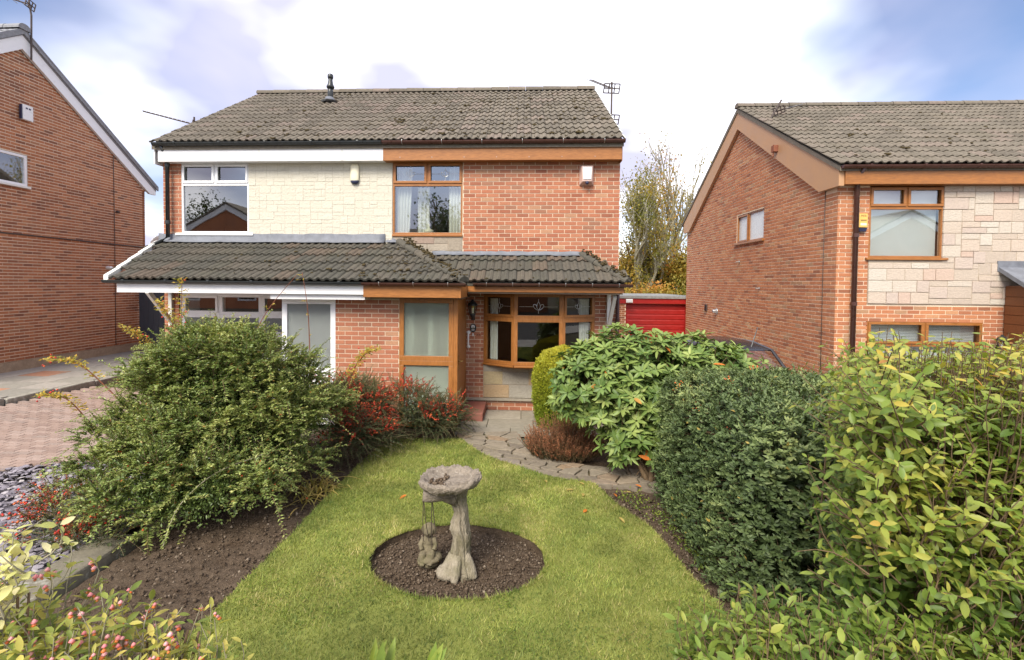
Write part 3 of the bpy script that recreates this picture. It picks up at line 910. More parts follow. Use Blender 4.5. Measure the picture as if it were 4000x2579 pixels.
for rf_, xv, sg in ((rfA, -7.09, -1), (rfB, 1.81, 1)):
    dv = slope.normalized(); nv = Vector((0, -dv.z, dv.y))
    for k in range(13):
        p_ = Vector((xv, EAVE[0], EAVE[1] - .02)) + dv * (k * slope.length / 13.05 + .02)
        q_ = p_ + dv * .30
        e_ = Vector((sg * .022, 0, 0))
        a_ = [p_ + nv * -.01, p_ + e_ + nv * -.01, p_ + e_ + nv * .022, p_ + nv * .022]; b_ = [q_ + nv * -.03, q_ + e_ + nv * -.03, q_ + e_ + nv * .004, q_ + nv * .004]
        MB().add([tuple(v) for v in a_ + b_], [(0, 1, 2, 3), (7, 6, 5, 4), (1, 5, 6, 2), (2, 6, 7, 3), (3, 7, 4, 0), (0, 4, 5, 1)]).build('verge_mortar', MT['white_paint'], rf_)
# ---- fascias, soffits, gutters
def eaves(house, x0, x1, mat, gm, brm, brw=.02, n=None):
    f = MB().box(x0, x1, 8.78, 8.80, EZ - .02, 4.84).build('fascia', mat, house)
    MB().box(x0, x1, 8.801, 8.999, EZ - .012, EZ + .0).build('soffit', mat, house)
    gutter(house, x0 - .04 if x0 < -6 else x0 + .01, x1 + .04 if x1 > 1 else x1 - .01, 8.715, 4.875, gm, .058, n, brm, brw)
eaves(houseA, -6.99, XP - .001, MT['upvc'], MT['black_plastic'], MT['black_plastic'])
eaves(houseB, XP + .001, 1.78, MT['oak'], MT['brown_plastic'], MT['metal'], .004, 6)
MB().box(-7.085, -7.065, 8.80, 9.2, 4.50, 4.84).build('box_end', MT['upvc'], houseA)
MB().box(1.782, 1.798, 8.80, 8.99, 4.52, 4.84).build('box_end', MT['oak'], houseB)
pipe(houseA, 'downpipe', [(-6.90, 8.74, 4.83), (-6.90, 8.90, 4.62), (-6.90, 8.90, 3.12), (-7.0, 8.84, 3.02), (-7.22, 8.72, 2.88)], .036, MT['black_plastic'], [(-6.90, 8.90, 4.5), (-6.90, 8.90, 3.4)])

for x in (-5.0, -3.4):
    MB().box(x - .018, x + .018, 8.776, 8.7795, EZ - .018, 4.80).build('fascia_joint', MT['white_paint'], houseA)
MB().box(-.42, -.405, 8.7775, 8.7795, EZ - .018, 4.80).build('fascia_joint', MT['oak_v'], houseB)
for x in np.arange(-2.3, 1.7, .6):
    MB().box(x - .006, x + .006, 8.776, 8.7795, EZ + .03, EZ + .042).build('fascia_pin', MT['metal'], houseB)
# ---- house B front wall, upper
WB = (-2.495, -1.15, 3.19, 4.55)
fb = wall_back(houseB, 'front_wall', (0, YF, 0), FX, FN, [
    [(XP + .001, 2.0), (WB[1], 2.0), (WB[1], WB[2]), (XP + .001, WB[2])],
    [(XP + .001, WB[2]), (WB[0], WB[2]), (WB[0], EZ), (XP + .001, EZ)],
    [(WB[1], 2.09), (XB, 2.09), (XB, EZ), (WB[1], EZ)],
    [(-1.10, GZH), (-.73, GZH), (-.73, 2.09), (-1.10, 2.09)],
    [(-.73, GZH), (1.37, GZH), (1.37, .72), (-.73, .72)],
    [(1.37, GZH), (XB, GZH), (XB, 2.09), (1.37, 2.09)]], MT['mortar_main'])
lay_bricks(fb, (0, YF, 0), FX, FN, lambda z: [(WB[1] + .01, XB)] if z > 2.09 else [(-1.10, -.73), (1.37, XB)] if z > .10 else [(-1.1, 1.82)], GZH, EZ, MT['brick_main'], 300,
           vis=lambda x, y, z: z > 2.75 or x < 1.6 and z > .2, seed=22)
sb = MB().box(WB[0], WB[1], YF - .008, YF - .001, 2.6, WB[2] - .05).build('cladding', MT['mortar_dark'], houseB)
clad(sb, (WB[0], YF - .008, 2.6), FX, FN, WB[1] - WB[0], .54, .135, MT['stone_mix'], seed=12)
sb2 = MB().box(-.725, 1.365, YF - .03, YF - .001, .085, .715).build('bay_apron', MT['mortar_dark'], houseB)
clad(sb2, (-.725, YF - .03, .085), FX, FN, 2.09, .63, .126, MT['stone_mix'], seed=18, wmax=4, tall=.45)
MB().box(-1.07, 1.82, YF - .06, YF - .001, .03, .08).build('plinth_ledge', MT['slab'], houseB, bevel=.006)
# upper window B
w_, h_ = WB[1] - WB[0], WB[3] - WB[2]
wb, FB = window(houseB, (WB[0], YF, WB[2]), FX, FN, w_, h_,
    [(0, w_ / 2, h_ * .70, h_, True), (w_ / 2, w_, h_ * .70, h_, True), (0, w_, 0, h_ * .70, False)], MT['oak'], MT['glass'], (.005, .04, .04, MT['oak']), inter=MT['interior'], y0=.0, y1=.08)
curtain(wb, FB, .04, .36, .02, 1.3, .14, 5, .30)
curtain(wb, FB, w_ - .28, w_ - .04, .02, 1.3, .14, 4)
curtain(wb, FB, .42, .66, .02, .95, .3, 3)
MB(FB).lathe([(.07, 0), (.10, .03), (.09, .07), (.03, .10), (.022, .13), (.03, .16), (.02, .2)], (.66, .2, .03), 14).build('ornament', MT['cream_plastic'], wb, smooth=True)
for a, b in ((0, w_ / 2), (w_ / 2, w_)):
    leading(wb, FB, a + .06, b - .06, h_ * .70 + .07, h_ - .06, .026, .085)

# ---- porch block shared by the pair
PY = 7.70
pz0 = -0.12
pf = wall_back(houseB, 'porch_wall', (0, PY, 0), FX, FN, [[(-3.09, pz0), (-2.02, pz0), (-2.02, 2.0), (-3.09, 2.0)]], MT['mortar_main'])
lay_bricks(pf, (0, PY, 0), FX, FN, lambda z: [(-3.09, -2.025)], pz0, 1.98, MT['brick_main'], 200, seed=23)
# white glazed panel of house A porch
pw, PF = window(houseA, (-4.0, PY, pz0), FX, FN, .91, 2.1,
    [(0, .91, .86, 2.1, False), (0, .91, 0, .86, False)], MT['upvc'], [MT['frosted_white'], MT['upvc']], None, y0=-.01, y1=.06, name='porch_screen', bar=.085)
MB().box(-4.0, -3.92, PY + .062, 8.99, pz0, 2.1).build('porch_side', MT['upvc'], houseA)
room(houseA, frame((-3.9, PY, pz0), FX, FN), .7, 2.1, 1.2, MT['interior_dark'], .1)
# brown screen of house B porch
sw = .90
ps, PSF = window(houseB, (-2.02, PY, pz0), FX, FN, sw, 2.13,
    [(0, sw, 1.10, 2.13, False), (0, sw, 0, 1.10, False)], MT['oak_v'], MT['frosted'], None, y0=-.01, y1=.06, name='porch_screen', bar=.078)
MB().box(-1.118, -1.05, PY - .012, PY + .11, pz0, 2.02).build('corner_post', MT['oak_v'], houseB, bevel=.004)
# inner door seen blurred through the frosted pane
inn = MB().box(-2.0, -1.14, PY + .14, PY + .18, pz0, 2.0).build('inner_door', MT['white_plastic'], houseB)
for a in (-1.80, -1.48):
    MB().box(a, a + .23, PY + .128, PY + .139, 1.05, 1.85).build('door_glass', MT['interior_dark'], inn)
MB().box(-2.0, -1.14, PY + .08, PY + .13, pz0, pz0 + .01).build('porch_floor', MT['interior'], houseB)
# side door in the return (faces +x)
dr = MB()
Fd = frame((-1.06, PY + .12, pz0), (0, 1, 0), (1, 0, 0))
dr.M = Fd
ring(dr, 0, 1.17, 0, 2.12, .06, 0, .07)
dfr = dr.build('door_frame', MT['oak_v'], houseB, bevel=.004)
door = MB(Fd).box(.062, 1.108, .012, .055, .062, 2.058).build('front_door', MT['oak_v'], houseB, bevel=.004)
MB(Fd).box(.11, .14, -.004, .011, .93, 1.17).build('handle_plate', MT['brass'], door)
MB(Fd).tube([(.125, -.004, 1.06), (.125, -.05, 1.06), (.24, -.05, 1.06)], .009, 8).build('door_handle', MT['brass'], door)
# ---- porch roof (left, deep) with hipped end, and canopy over the bay
PE = (7.30, 2.29); PT = (9.0, 3.02)
psl = Vector((0, PT[0] - PE[0], PT[1] - PE[1])); PLEN = psl.length
GA = .372
def px_left(v): return -6.68 - .46 * v / PLEN
def px_hip(v): return -.92 - 1.42 * v / PLEN
def wedge(house, name, top, mat):
    """closed solid below a sloping polygon (x, y, z), flat underside at z = 2.2"""
    n = len(top)
    mb = MB(); v = list(top) + [(p[0], p[1], 2.21) for p in top]
    f = [tuple(range(n)), tuple(range(2 * n - 1, n - 1, -1))] + [((i + 1) % n, i, i + n, (i + 1) % n + n) for i in range(n)]
    mb.add(v, f)
    return mb.build(name, mat, house)
prA = wedge(houseA, 'porch_roof', [(-6.62, PE[0] + .05, PE[1] - .04), (XP, PE[0] + .05, PE[1] - .04), (XP, PT[0] - .012, PT[1] - .04), (-7.15, PT[0] - .012, PT[1] - .04)], MT['tile_porch'])
tile_roof(prA, (-7.20, PE[0], PE[1] - .015), FX, psl, 5, 17, GA, (-2.62 + 7.20) / 17 + .0, MT['tile_porch'], 150,
          keep=lambda u, v: -7.20 + u > px_left(v) - .02, seed=33)
prB = wedge(houseB, 'porch_roof', [(XP + .001, PE[0] + .05, PE[1] - .04), (-.97, PE[0] + .05, PE[1] - .04), (-2.36, PT[0] - .012, PT[1] - .04), (XP + .001, PT[0] - .012, PT[1] - .04)], MT['tile_porch'])
tile_roof(prB, (XP, PE[0], PE[1] - .015), FX, psl, 5, 7, GA, .27, MT['tile_porch'], 100, keep=lambda u, v: XP + u < px_hip(v) + .02, seed=34)
wedge(houseB, 'porch_roof_end', [(-.965, PE[0] + .06, PE[1] - .03), (-.965, PT[0] - .02, PE[1] - .03), (-2.34, PT[0] - .02, PT[1] - .05)], MT['tile_porch'])
CE = (8.15, 2.30); CT = (9.0, 2.80)
csl = Vector((0, CT[0] - CE[0], CT[1] - CE[1])); CLEN = csl.length
cn_ = wedge(houseB, 'bay_canopy', [(-.95, CE[0] + .04, CE[1] - .03), (1.76, CE[0] + .04, CE[1] - .03), (1.12, CT[0] - .012, CT[1] - .035), (-1.85, CT[0] - .012, CT[1] - .035)], MT['tile_porch'])
tile_roof(cn_, (-2.02, CE[0], CE[1] - .015), FX, csl, 3, 14, GA, .275, MT['tile_porch'], 100,
          keep=lambda u, v: (-2.02 + u > -.95 - .95 * v / CLEN) and (-2.02 + u < 1.82 - .66 * v / CLEN) and v < CLEN + .1, seed=35)
wedge(houseB, 'canopy_end', [(1.765, CE[0] + .05, CE[1] - .03), (1.765, CT[0] - .02, CE[1] - .03), (1.13, CT[0] - .02, CT[1] - .05)], MT['tile_porch'])
half_round(cn_, 'hip_tile', [(1.80, CE[0] + .0, CE[1] + .02), (1.10, CT[0] - .0, CT[1] + .03)], .085, MT['tile_porch'], .36, 3)
half_round(prB, 'hip_tile', [(-.90, PE[0] + .0, PE[1] + .02), (-2.36, PT[0] - .02, PT[1] + .03)], .085, MT['tile_porch'], .38, 4)
def line_moss(parent, a, b, n, r_, seed):
    rg = random.Random(seed); a = Vector(a); b = Vector(b); mb = MB()
    for _ in range(n):
        p = a.lerp(b, rg.random()) + Vector((rg.gauss(0, .04), rg.gauss(0, .03), .022 + rg.uniform(-.02, .03)))
        mb.ball(tuple(p), (r_ * rg.uniform(.5, 1.5), r_ * rg.uniform(.5, 1.5), r_ * rg.uniform(.4, .8)), 7, 4)
    mb.build('moss', MT['moss'], parent, smooth=True, kind='stuff')
line_moss(prB, (-.95, PE[0], PE[1] + .06), (-2.25, PT[0] - .05, PT[1] + .06), 150, .026, 6)
line_moss(cn_, (1.78, CE[0], CE[1] + .06), (1.15, CT[0] - .05, CT[1] + .08), 90, .024, 7)
moss(prA, (-7.0, PE[0], PE[1] + .015), FX, psl, 4.3, 1.6, 55, .010, .02, keep=lambda u, v: u > 1.6, seed=43)
moss(prB, (XP, PE[0], PE[1] + .015), FX, psl, 1.6, 1.6, 60, .012, .024, keep=lambda u, v: XP + u < px_hip(v), seed=44)
moss(cn_, (-1.2, CE[0], CE[1] + .015), FX, csl, 2.6, .9, 14, .010, .02, seed=45)
# white verge of the porch roof
vg = MB()
for k in range(5):
    v0, v1 = k * GA, min((k + 1) * GA + .05, PLEN)
    d = psl.normalized()
    p0 = Vector((px_left(v0) - .03, PE[0], PE[1])) + d * v0 + Vector((0, -.01, .045)); p1 = Vector((px_left(v1) - .03, PE[0], PE[1])) + d * v1 + Vector((0, -.01, .028))
    a = [p0 + Vector((-.03, 0, -.08)), p0 + Vector((.05, 0, -.06)), p0 + Vector((.05, 0, .012)), p0 + Vector((-.03, 0, .012))]
    b = [p1 + Vector((-.03, 0, -.08)), p1 + Vector((.05, 0, -.06)), p1 + Vector((.05, 0, .012)), p1 + Vector((-.03, 0, .012))]
    MB().add([tuple(q) for q in a + b], [(0, 1, 2, 3), (7, 6, 5, 4), (1, 5, 6, 2), (2, 6, 7, 3), (3, 7, 4, 0), (0, 4, 5, 1)]).build('verge_cap', MT['white_paint'], prA)
# lead flashing
def flashing(house, x0, x1, zt, top, d, ln, mat=MT['lead']):
    rg = random.Random(int(x0 * 10) + 77)
    mb = MB(); n = 28
    v = []
    for i in range(n + 1):
        x = x0 + (x1 - x0) * i / n
        a = Vector((x, top[0] - .034, top[1] + zt + rg.uniform(-.012, .008)))
        b = Vector((x, top[0] - .034 - rg.uniform(0, .006), top[1] + .055))
        c = Vector((x, top[0], top[1] + .055)) - d.normalized() * (ln + rg.uniform(-.015, .015)) + Vector((0, 0, -.002 + rg.uniform(0, .008)))
        v += [tuple(a), tuple(b), tuple(c)]
    f = []
    for i in range(n):
        f += [(3 * i, 3 * i + 1, 3 * i + 4, 3 * i + 3), (3 * i + 1, 3 * i + 2, 3 * i + 5, 3 * i + 4)]
    mb.add(v, f)
    o = mb.build('lead_flashing', mat, house, smooth=True)
    md = o.modifiers.new('t', 'SOLIDIFY'); md.thickness = .004
    return o
flashing(houseA, -7.14, -2.63, .17, PT, psl, .15)
flashing(houseB, -2.61, -2.34, .06, PT, psl, .12)
flashing(houseB, -1.72, 1.12, .075, CT, csl, .12)
# stepped soaker beside the hip
MB().prism([(-2.5, 3.02), (-1.72, 2.70), (-1.72, 2.78), (-2.5, 3.12)], YF - .03, YF - .012, 'y').build('lead_soaker', MT['lead'], houseB)
# fascias and gutters of porch and canopy
MB().box(-6.58, -2.505, 7.36, 7.385, 2.07, 2.222).build('porch_fascia', MT['upvc'], houseA)
MB().box(-4.05, -2.505, 7.42, 7.69, 1.985, 2.066).build('porch_head', MT['upvc'], houseA)
MB().box(-2.503, -1.0, 7.34, 7.385, 2.03, 2.222).build('porch_fascia', MT['oak'], houseB, bevel=.004)
MB().box(-1.0, -.955, 7.342, 8.2, 2.03, 2.222).build('porch_fascia_return', MT['oak'], houseB, bevel=.004)
MB().box(-6.57, -2.505, 7.386, 8.99, 2.195, 2.208).build('porch_soffit', MT['upvc'], houseA)
MB().box(-2.503, -1.001, 7.69, 8.99, 2.0, 2.03).build('porch_ceiling', MT['interior'], houseB)
gutter(houseA, -6.74, -2.51, 7.30, 2.268, MT['black_plastic'], .052, 6)
gutter(houseB, -2.50, -.88, 7.30, 2.262, MT['brown_plastic'], .052, 3, MT['metal'], .004)
MB().box(-.953, 1.74, 8.19, 8.215, 2.115, 2.225).build('canopy_fascia', MT['oak'], houseB, bevel=.004)
gutter(houseB, -.84, 1.86, 8.13, 2.268, MT['brown_plastic'], .052, 6, MT['metal'], .004)
MB().box(-.953, 1.72, 8.216, 8.99, 2.09, 2.112).build('canopy_soffit', MT['interior'], houseB)
# ---- bay window, three facets
BZ0, BZ1 = .76, 2.085
corners = [(-.73, 8.985), (-.14, 8.66), (.74, 8.66), (1.37, 8.985)]
for i in range(3):
    a, b = Vector((*corners[i], BZ0)), Vector((*corners[i + 1], BZ0))
    ux = (b - a); w_ = ux.length; nn = Vector((ux.y, -ux.x, 0)).normalized()
    tz = .86
    if i == 1:
        cells = [(0, w_, tz, BZ1 - BZ0, False), (0, w_, 0, tz, False)]
    else:
        cells = [(0, w_, tz, BZ1 - BZ0, True), (0, w_, 0, tz, False)]
    bw, BF = window(houseB, a, ux, nn, w_, BZ1 - BZ0, cells, MT['oak_v'], MT['glass_dark'], (.0, .035, .035, MT['oak']), y0=0, y1=.07, name='bay_window', bar=.062)
    leading(bw, BF, .09, w_ - .09, tz + .1, BZ1 - BZ0 - .1, .026, .10 if i == 1 else .075)
    if i == 0: curtain(bw, BF, .07, .24, .06, 1.22, .13, 3)
    if i == 2: curtain(bw, BF, w_ - .26, w_ - .06, .06, 1.22, .13, 4)
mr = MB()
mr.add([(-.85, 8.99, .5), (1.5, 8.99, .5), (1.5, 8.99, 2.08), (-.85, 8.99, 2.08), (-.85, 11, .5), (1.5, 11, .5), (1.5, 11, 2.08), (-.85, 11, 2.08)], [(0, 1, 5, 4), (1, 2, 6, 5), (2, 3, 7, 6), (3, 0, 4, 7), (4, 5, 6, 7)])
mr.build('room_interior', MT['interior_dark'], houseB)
MB().prism([(c[0], c[1] + .02) for c in corners], .70, .74, 'z').build('bay_sill', MT['oak'], houseB)
# gallows brackets
def bracket(house, x, mat):
    b = MB().box(x - .035, x + .035, 8.93, 8.992, 1.38, 2.09).build('canopy_bracket', mat, house, bevel=.004)
    MB().prism([(8.935, 1.52), (8.90, 1.46), (8.36, 2.03), (8.42, 2.09)], x - .03, x + .03, 'x').build('brace', mat, b)
bracket(houseB, 1.62, MT['white_paint'])
bracket(houseA, -6.90, MT['white_paint'])
pipe(houseB, 'downpipe', [(1.78, 8.93, 2.2), (1.78, 8.93, -.1)], .034, MT['brown_plastic'], [(1.78, 8.93, 1.6)])
step = MB().box(-1.04, -.66, 8.08, 8.93, -.2, .02).build('door_step', MT['redstep'], houseB, bevel=.01)
# flue on the roof of house A
fl = thing('vent_flue', 'grey vent pipe with conical cowl standing on the tiled roof', 'flue', (-4.74, 11.5, 6.66))
MB().lathe([(.07, -.25), (.065, .25), (.06, .34)], (-4.74, 11.5, 6.66), 16).build('flue_pipe', MT['black_plastic'], fl, smooth=True)
MB().lathe([(.085, .34), (.095, .38), (.065, .44), (.05, .54), (.05, .57)], (-4.74, 11.5, 6.66), 16).build('flue_cowl', MT['black_plastic'], fl, smooth=True)
MB().lathe([(.058, .57), (.068, .60), (.068, .66), (.05, .68)], (-4.74, 11.5, 6.66), 16).build('flue_cap', MT['black_plastic'], fl, smooth=True)
MB().lathe([(.2, .02), (.13, .05), (.09, .12)], (-4.74, 11.45, 6.64), 16).build('flue_collar', MT['lead'], fl, smooth=True)
# ================================================================== right-hand house
CX0, CY0, CG = 5.80, 9.10, -0.56
houseC = thing('detached_house', 'brick house on the right with pale stone panel and tan bargeboards', 'house', (7.5, 9.1, CG))
CZ = 4.12
WC = (6.36, 7.67, 2.80, 4.10); WCL = (6.38, 8.42, .50, 1.63)
fc = wall_back(houseC, 'front_wall', (0, CY0, 0), FX, FN, [
    [(CX0, CG), (WC[0], CG), (WC[0], CZ), (CX0, CZ)],
    [(WC[0], CG), (WCL[1], CG), (WCL[1], WCL[2]), (WC[0], WCL[2])],
    [(WC[0], WCL[3]), (WCL[1], WCL[3]), (WCL[1], WC[2]), (WC[0], WC[2])],
    [(WCL[1], CG), (14, CG), (14, CZ), (WCL[1], CZ)],
    [(WC[1], WC[2]), (WCL[1], WC[2]), (WCL[1], CZ), (WC[1], CZ)]], MT['mortar_right'])
lay_bricks(fc, (0, CY0, 0), FX, FN, lambda z: [(CX0 - .006, WC[0])] if z > 1.95 else minus(CX0 - .006, 9.6, [(WCL[0], WCL[1])] if WCL[2] - .04 < z < WCL[3] else []), CG, CZ, MT['brick_right'], 160,
           vis=lambda x, y, z: z > .9, seed=51)
pc = MB().box(WC[0], WC[1], CY0 - .02, CY0 - .001, 1.95, WC[2] - .05).build('cladding', MT['mortar_stone'], houseC)
MB().box(WC[1], 10.0, CY0 - .02, CY0 - .001, 1.95, CZ - .002).build('cladding', MT['mortar_stone'], houseC)
clad(pc, (WC[0], CY0 - .02, 1.95), FX, FN, 3.64, 2.16, .108, MT['stone_pale'], holes=[(0, WC[1] - WC[0], WC[2] - 1.95 - .04, 3)], seed=61, wmax=4, proud=(.006, .018))
w_, h_ = WC[1] - WC[0], WC[3] - WC[2]
wc, FC = window(houseC, (WC[0], CY0, WC[2]), FX, FN, w_, h_,
    [(0, w_ / 2, h_ * .71, h_, True), (w_ / 2, w_, h_ * .71, h_, True), (0, w_, 0, h_ * .71, False)], MT['oak'], MT['glass'], (.06, .06, .04, MT['oak']), inter=MT['interior'], y0=.0, y1=.08)
MB(FC).box(.03, w_ - .03, .13, .14, .03, h_ - .03).build('blind', MT['blind'], wc)
w_, h_ = WCL[1] - WCL[0], WCL[3] - WCL[2]
wcl, FCL = window(houseC, (WCL[0], CY0, WCL[2]), FX, FN, w_, h_,
    [(0, w_ / 2, h_ * .62, h_, True), (w_ / 2, w_, h_ * .62, h_, True), (0, w_, 0, h_ * .62, False)], MT['oak'], MT['glass'], (.04, .05, .04, MT['oak']), inter=MT['interior'], y0=.0, y1=.08)
bl = MB(FCL)
for k in range(38): bl.box(.04, w_ - .04, .13, .15, .03 + k * .028, .05 + k * .028)
bl.build('blind', MT['blind'], wcl)
# gable wall
Fg = (CX0, 0, 0); GX, GN = (0, -1, 0), (-1, 0, 0)
def gabC(z):
    if z < 4.05: a, b = CY0, 17.1
    else:
        a = max(CY0, 9.45 + (z - 4.05) / .66); b = 26.2 - a
        if a >= b: return []
    s = [(a, b)]
    if 3.36 < z < 4.18: s = minus(a, b, [(11.78, 13.22)])
    return [(-q, -p) for p, q in s]
gc = wall_back(houseC, 'gable_wall', Fg, GX, GN, [
    [(-17.1, CG), (-13.22, CG), (-13.22, 4.14), (-17.1, 4.14)],
    [(-13.22, CG), (-11.78, CG), (-11.78, 3.38), (-13.22, 3.38)],
    [(-11.78, CG), (-CY0 - .1, CG), (-CY0 - .1, 4.14), (-11.78, 4.14)],
    [(-17.1, 4.14), (-CY0 - .1, 4.14), (-13.1, 6.80)]], MT['mortar_right'])
lay_bricks(gc, Fg, GX, GN, gabC, CG, 6.75, MT['brick_right'], 300, vis=lambda x, y, z: z > 1.2, seed=52, joint=.005)
w_, h_ = 1.44, .74
wg, FG = window(houseC, (CX0, 13.22, 3.40), GX, GN, w_, h_, [(0, .62, 0, h_, True), (.62, w_, 0, h_, False)], MT['oak'], [MT['frosted_bright'], MT['frosted_bright']], (.05, .06, .05, MT['oak']), y0=.02, y1=.09)
MB().box(CX0 + .1, 14, 17.0, 17.1, CG, 4.14).build('back_wall', MT['brick_right'], houseC)
# roof
CEV, CRD = (8.83, 4.47), (13.1, 7.03)
cs = Vector((0, CRD[0] - CEV[0], CRD[1] - CEV[1]))
pr = [(CEV[0] + .05, CEV[1] - .05), (CRD[0], CRD[1] - .04), (2 * CRD[0] - CEV[0], CEV[1] - .05), (2 * CRD[0] - CEV[0], CEV[1] - .13), (CRD[0], CRD[1] - .16), (CEV[0] + .05, CEV[1] - .13)]
rc = MB().prism(pr, 5.68, 14.0, 'x').build('roof', MT['tile_roof'], houseC)
tile_roof(rc, (5.66, CEV[0], CEV[1] - .02), FX, cs, 15, 29, cs.length / 15.05, .2875, MT['tile_roof'], 300, seed=36)
half_round(rc, 'ridge_tile', [(5.66, CRD[0], CRD[1]), (14, CRD[0], CRD[1])], .115, MT['tile_roof'], .45, 8)
moss(rc, (5.7, CEV[0], CEV[1]), FX, cs, 6, 4.5, 60, .012, .026, seed=46)
tb = MB().prism([(9.0, 4.085), (9.52, 4.085), (13.1, 6.44), (13.1, 6.90), (9.0, 4.46)], 5.70, 5.785, 'x').build('bargeboard', MT['barge_tan'], houseC)
MB().prism([(13.102, 6.44), (16.70, 4.085), (17.2, 4.085), (17.2, 4.40), (13.102, 6.90)], 5.70, 5.785, 'x').build('bargeboard', MT['barge_tan'], houseC)
MB().box(5.695, 5.79, 8.93, 8.998, 4.085, 4.42).build('box_end', MT['barge_tan'], houseC)
MB().box(5.792, 14, 8.90, 8.93, 4.11, 4.42).build('fascia', MT['oak'], houseC)
MB().box(5.792, 14, 8.931, 9.098, 4.112, 4.125).build('soffit', MT['oak'], houseC)
gutter(houseC, 5.70, 14, 8.84, 4.43, MT['brown_plastic'], .058, 9)
pipe(houseC, 'downpipe', [(6.08, 8.86, 4.40), (6.08, 9.02, 4.2), (6.08, 9.02, -.5)], .042, MT['brown_plastic'], [(6.08, 9.02, 3.2), (6.08, 9.02, 1.95)])
pipe(houseC, 'wall_cable', [(5.785, 9.45, 4.1), (5.785, 9.46, 2.5), (5.785, 9.45, .2)], .006, MT['metal_dark'])
# timber porch of the right-hand house
MB().box(8.76, 10.4, 8.35, 9.08, 1.10, 2.30).build('porch_cladding', MT['oak_dark'], houseC)
for k in range(7):
    MB().box(8.745, 8.758, 8.35, 9.06, 1.12 + k * .165, 1.275 + k * .165).build('cladding_board', MT['oak_dark'], houseC, bevel=.004)
    MB().box(8.745, 10.4, 8.335, 8.348, 1.12 + k * .165, 1.275 + k * .165).build('cladding_board', MT['oak_dark'], houseC, bevel=.004)
MB().box(8.78, 8.90, 8.37, 8.49, -.5, 1.098).build('porch_post', MT['oak_v'], houseC)
MB().box(9.1, 10.0, 8.95, 9.0, -.5, 1.098).build('front_door', MT['oak_v'], houseC)
MB().prism([(8.2, 2.0), (9.09, 2.58), (9.09, 2.66), (8.2, 2.08)], 8.62, 10.4, 'x').build('porch_roof', MT['lead'], houseC)
MB().box(8.60, 10.4, 9.05, 9.08, 2.56, 2.75).build('lead_flashing', MT['lead'], houseC)

# ================================================================== left-hand house
DX, DG = -12.0, 0.03
houseD = thing('detached_house', 'dark red brick house on the left with white bargeboards and grey roof', 'house', (-13.5, 10.8, DG))
def gabD(z):
    a, b = 7.1, 14.5
    if z > 5.1: b = 14.5 - (z - 5.1) / .711; a = 21.6 - b
    if a >= b: return []
    return minus(a, b, [(9.45, 10.94)] if 4.46 < z < 5.28 else [])
dw = wall_back(houseD, 'gable_wall', (DX, 0, 0), (0, 1, 0), (1, 0, 0), [
    [(7.1, .32), (9.45, .32), (9.45, 5.1), (7.1, 5.1)], [(9.45, .32), (10.94, .32), (10.94, 4.5), (9.45, 4.5)],
    [(10.94, .32), (14.5, .32), (14.5, 5.1), (10.94, 5.1)], [(7.1, 5.1), (9.45, 5.1), (9.45, 6.75)], [(9.45, 5.25), (10.8, 5.25), (10.8, 7.72), (9.45, 6.75)],
    [(10.94, 5.1), (14.5, 5.1), (10.94, 7.62)], [(10.8, 5.25), (10.94, 5.25), (10.94, 7.62), (10.8, 7.72)]], MT['mortar_left'])
lay_bricks(dw, (DX, 0, 0), (0, 1, 0), (1, 0, 0), gabD, .32, 7.75, MT['brick_left'], 300, vis=lambda x, y, z: z > .5, seed=53, joint=.006)
MB().box(DX - .1, DX + .03, 7.1, 14.5, -.1, .315).build('plinth', MT['tan_brick'], houseD)
MB().box(DX - .1, DX + .07, 7.1, 14.5, -.1, .10).build('plinth_foot', MT['tan_brick'], houseD)
MB().box(-20, DX, 14.4, 14.5, DG, 5.1).build('back_wall', MT['brick_left'], houseD)
MB().box(-20, DX, 7.1, 7.2, DG, 5.1).build('front_wall', MT['brick_left'], houseD)
wd, FD = window(houseD, (DX, 9.46, 4.50), (0, 1, 0), (1, 0, 0), 1.47, .74, [(0, 1.47, 0, .74, False)], MT['upvc'], MT['glass'], (.03, .07, .05, MT['white_paint']), inter=MT['interior'], depth=.9, y0=.0, y1=.08, bar=.06)
curtain(wd, FD, .04, 1.42, .02, .72, .2, 6, mat=MT['interior'])
de, drg = (14.86, 5.28), (10.8, 8.20)
for s, rdir in ((1, 1), (-1, -1)):
    yy = lambda y: y if s == 1 else 21.6 - y
    slab_ = [(yy(de[0]), de[1] - .04), (yy(drg[0]), drg[1] - .04), (yy(drg[0]), drg[1] - .14), (yy(de[0]), de[1] - .14)]
    rd = MB().prism(slab_, -20, -11.90, 'x').build('roof', MT['tile_grey'], houseD)
    sv = Vector((0, -s * (de[0] - drg[0]), drg[1] - de[1]))
    o_ = (-11.86, yy(de[0]), de[1] - .02) if s == 1 else (-11.86 - 3 * .3, yy(de[0]), de[1] - .02)
    tile_roof(rd, o_, (-1, 0, 0) if s == 1 else (1, 0, 0), sv, 14, 3, sv.length / 14.05, .30, MT['tile_grey'], 60, seed=37 + s)
    MB().prism([(yy(14.62), 5.02), (yy(10.8 + .001 * s), 7.735), (yy(10.8 + .001 * s), 8.08), (yy(14.86), 5.16), (yy(14.86), 5.02)], DX + .012, DX + .085, 'x').build('bargeboard', MT['upvc'], houseD)
    MB().prism([(yy(14.92), 5.165), (yy(10.8 + .001 * s), 8.085), (yy(10.8 + .001 * s), 8.23), (yy(14.92), 5.30)], -11.905, -11.865, 'x').build('verge_strip', MT['tile_grey'], rd)
    rdg = rd
half_round(rdg, 'ridge_tile', [(-11.84, 10.8, 8.20), (-20, 10.8, 8.20)], .14, MT['tile_grey'], .40, 9)
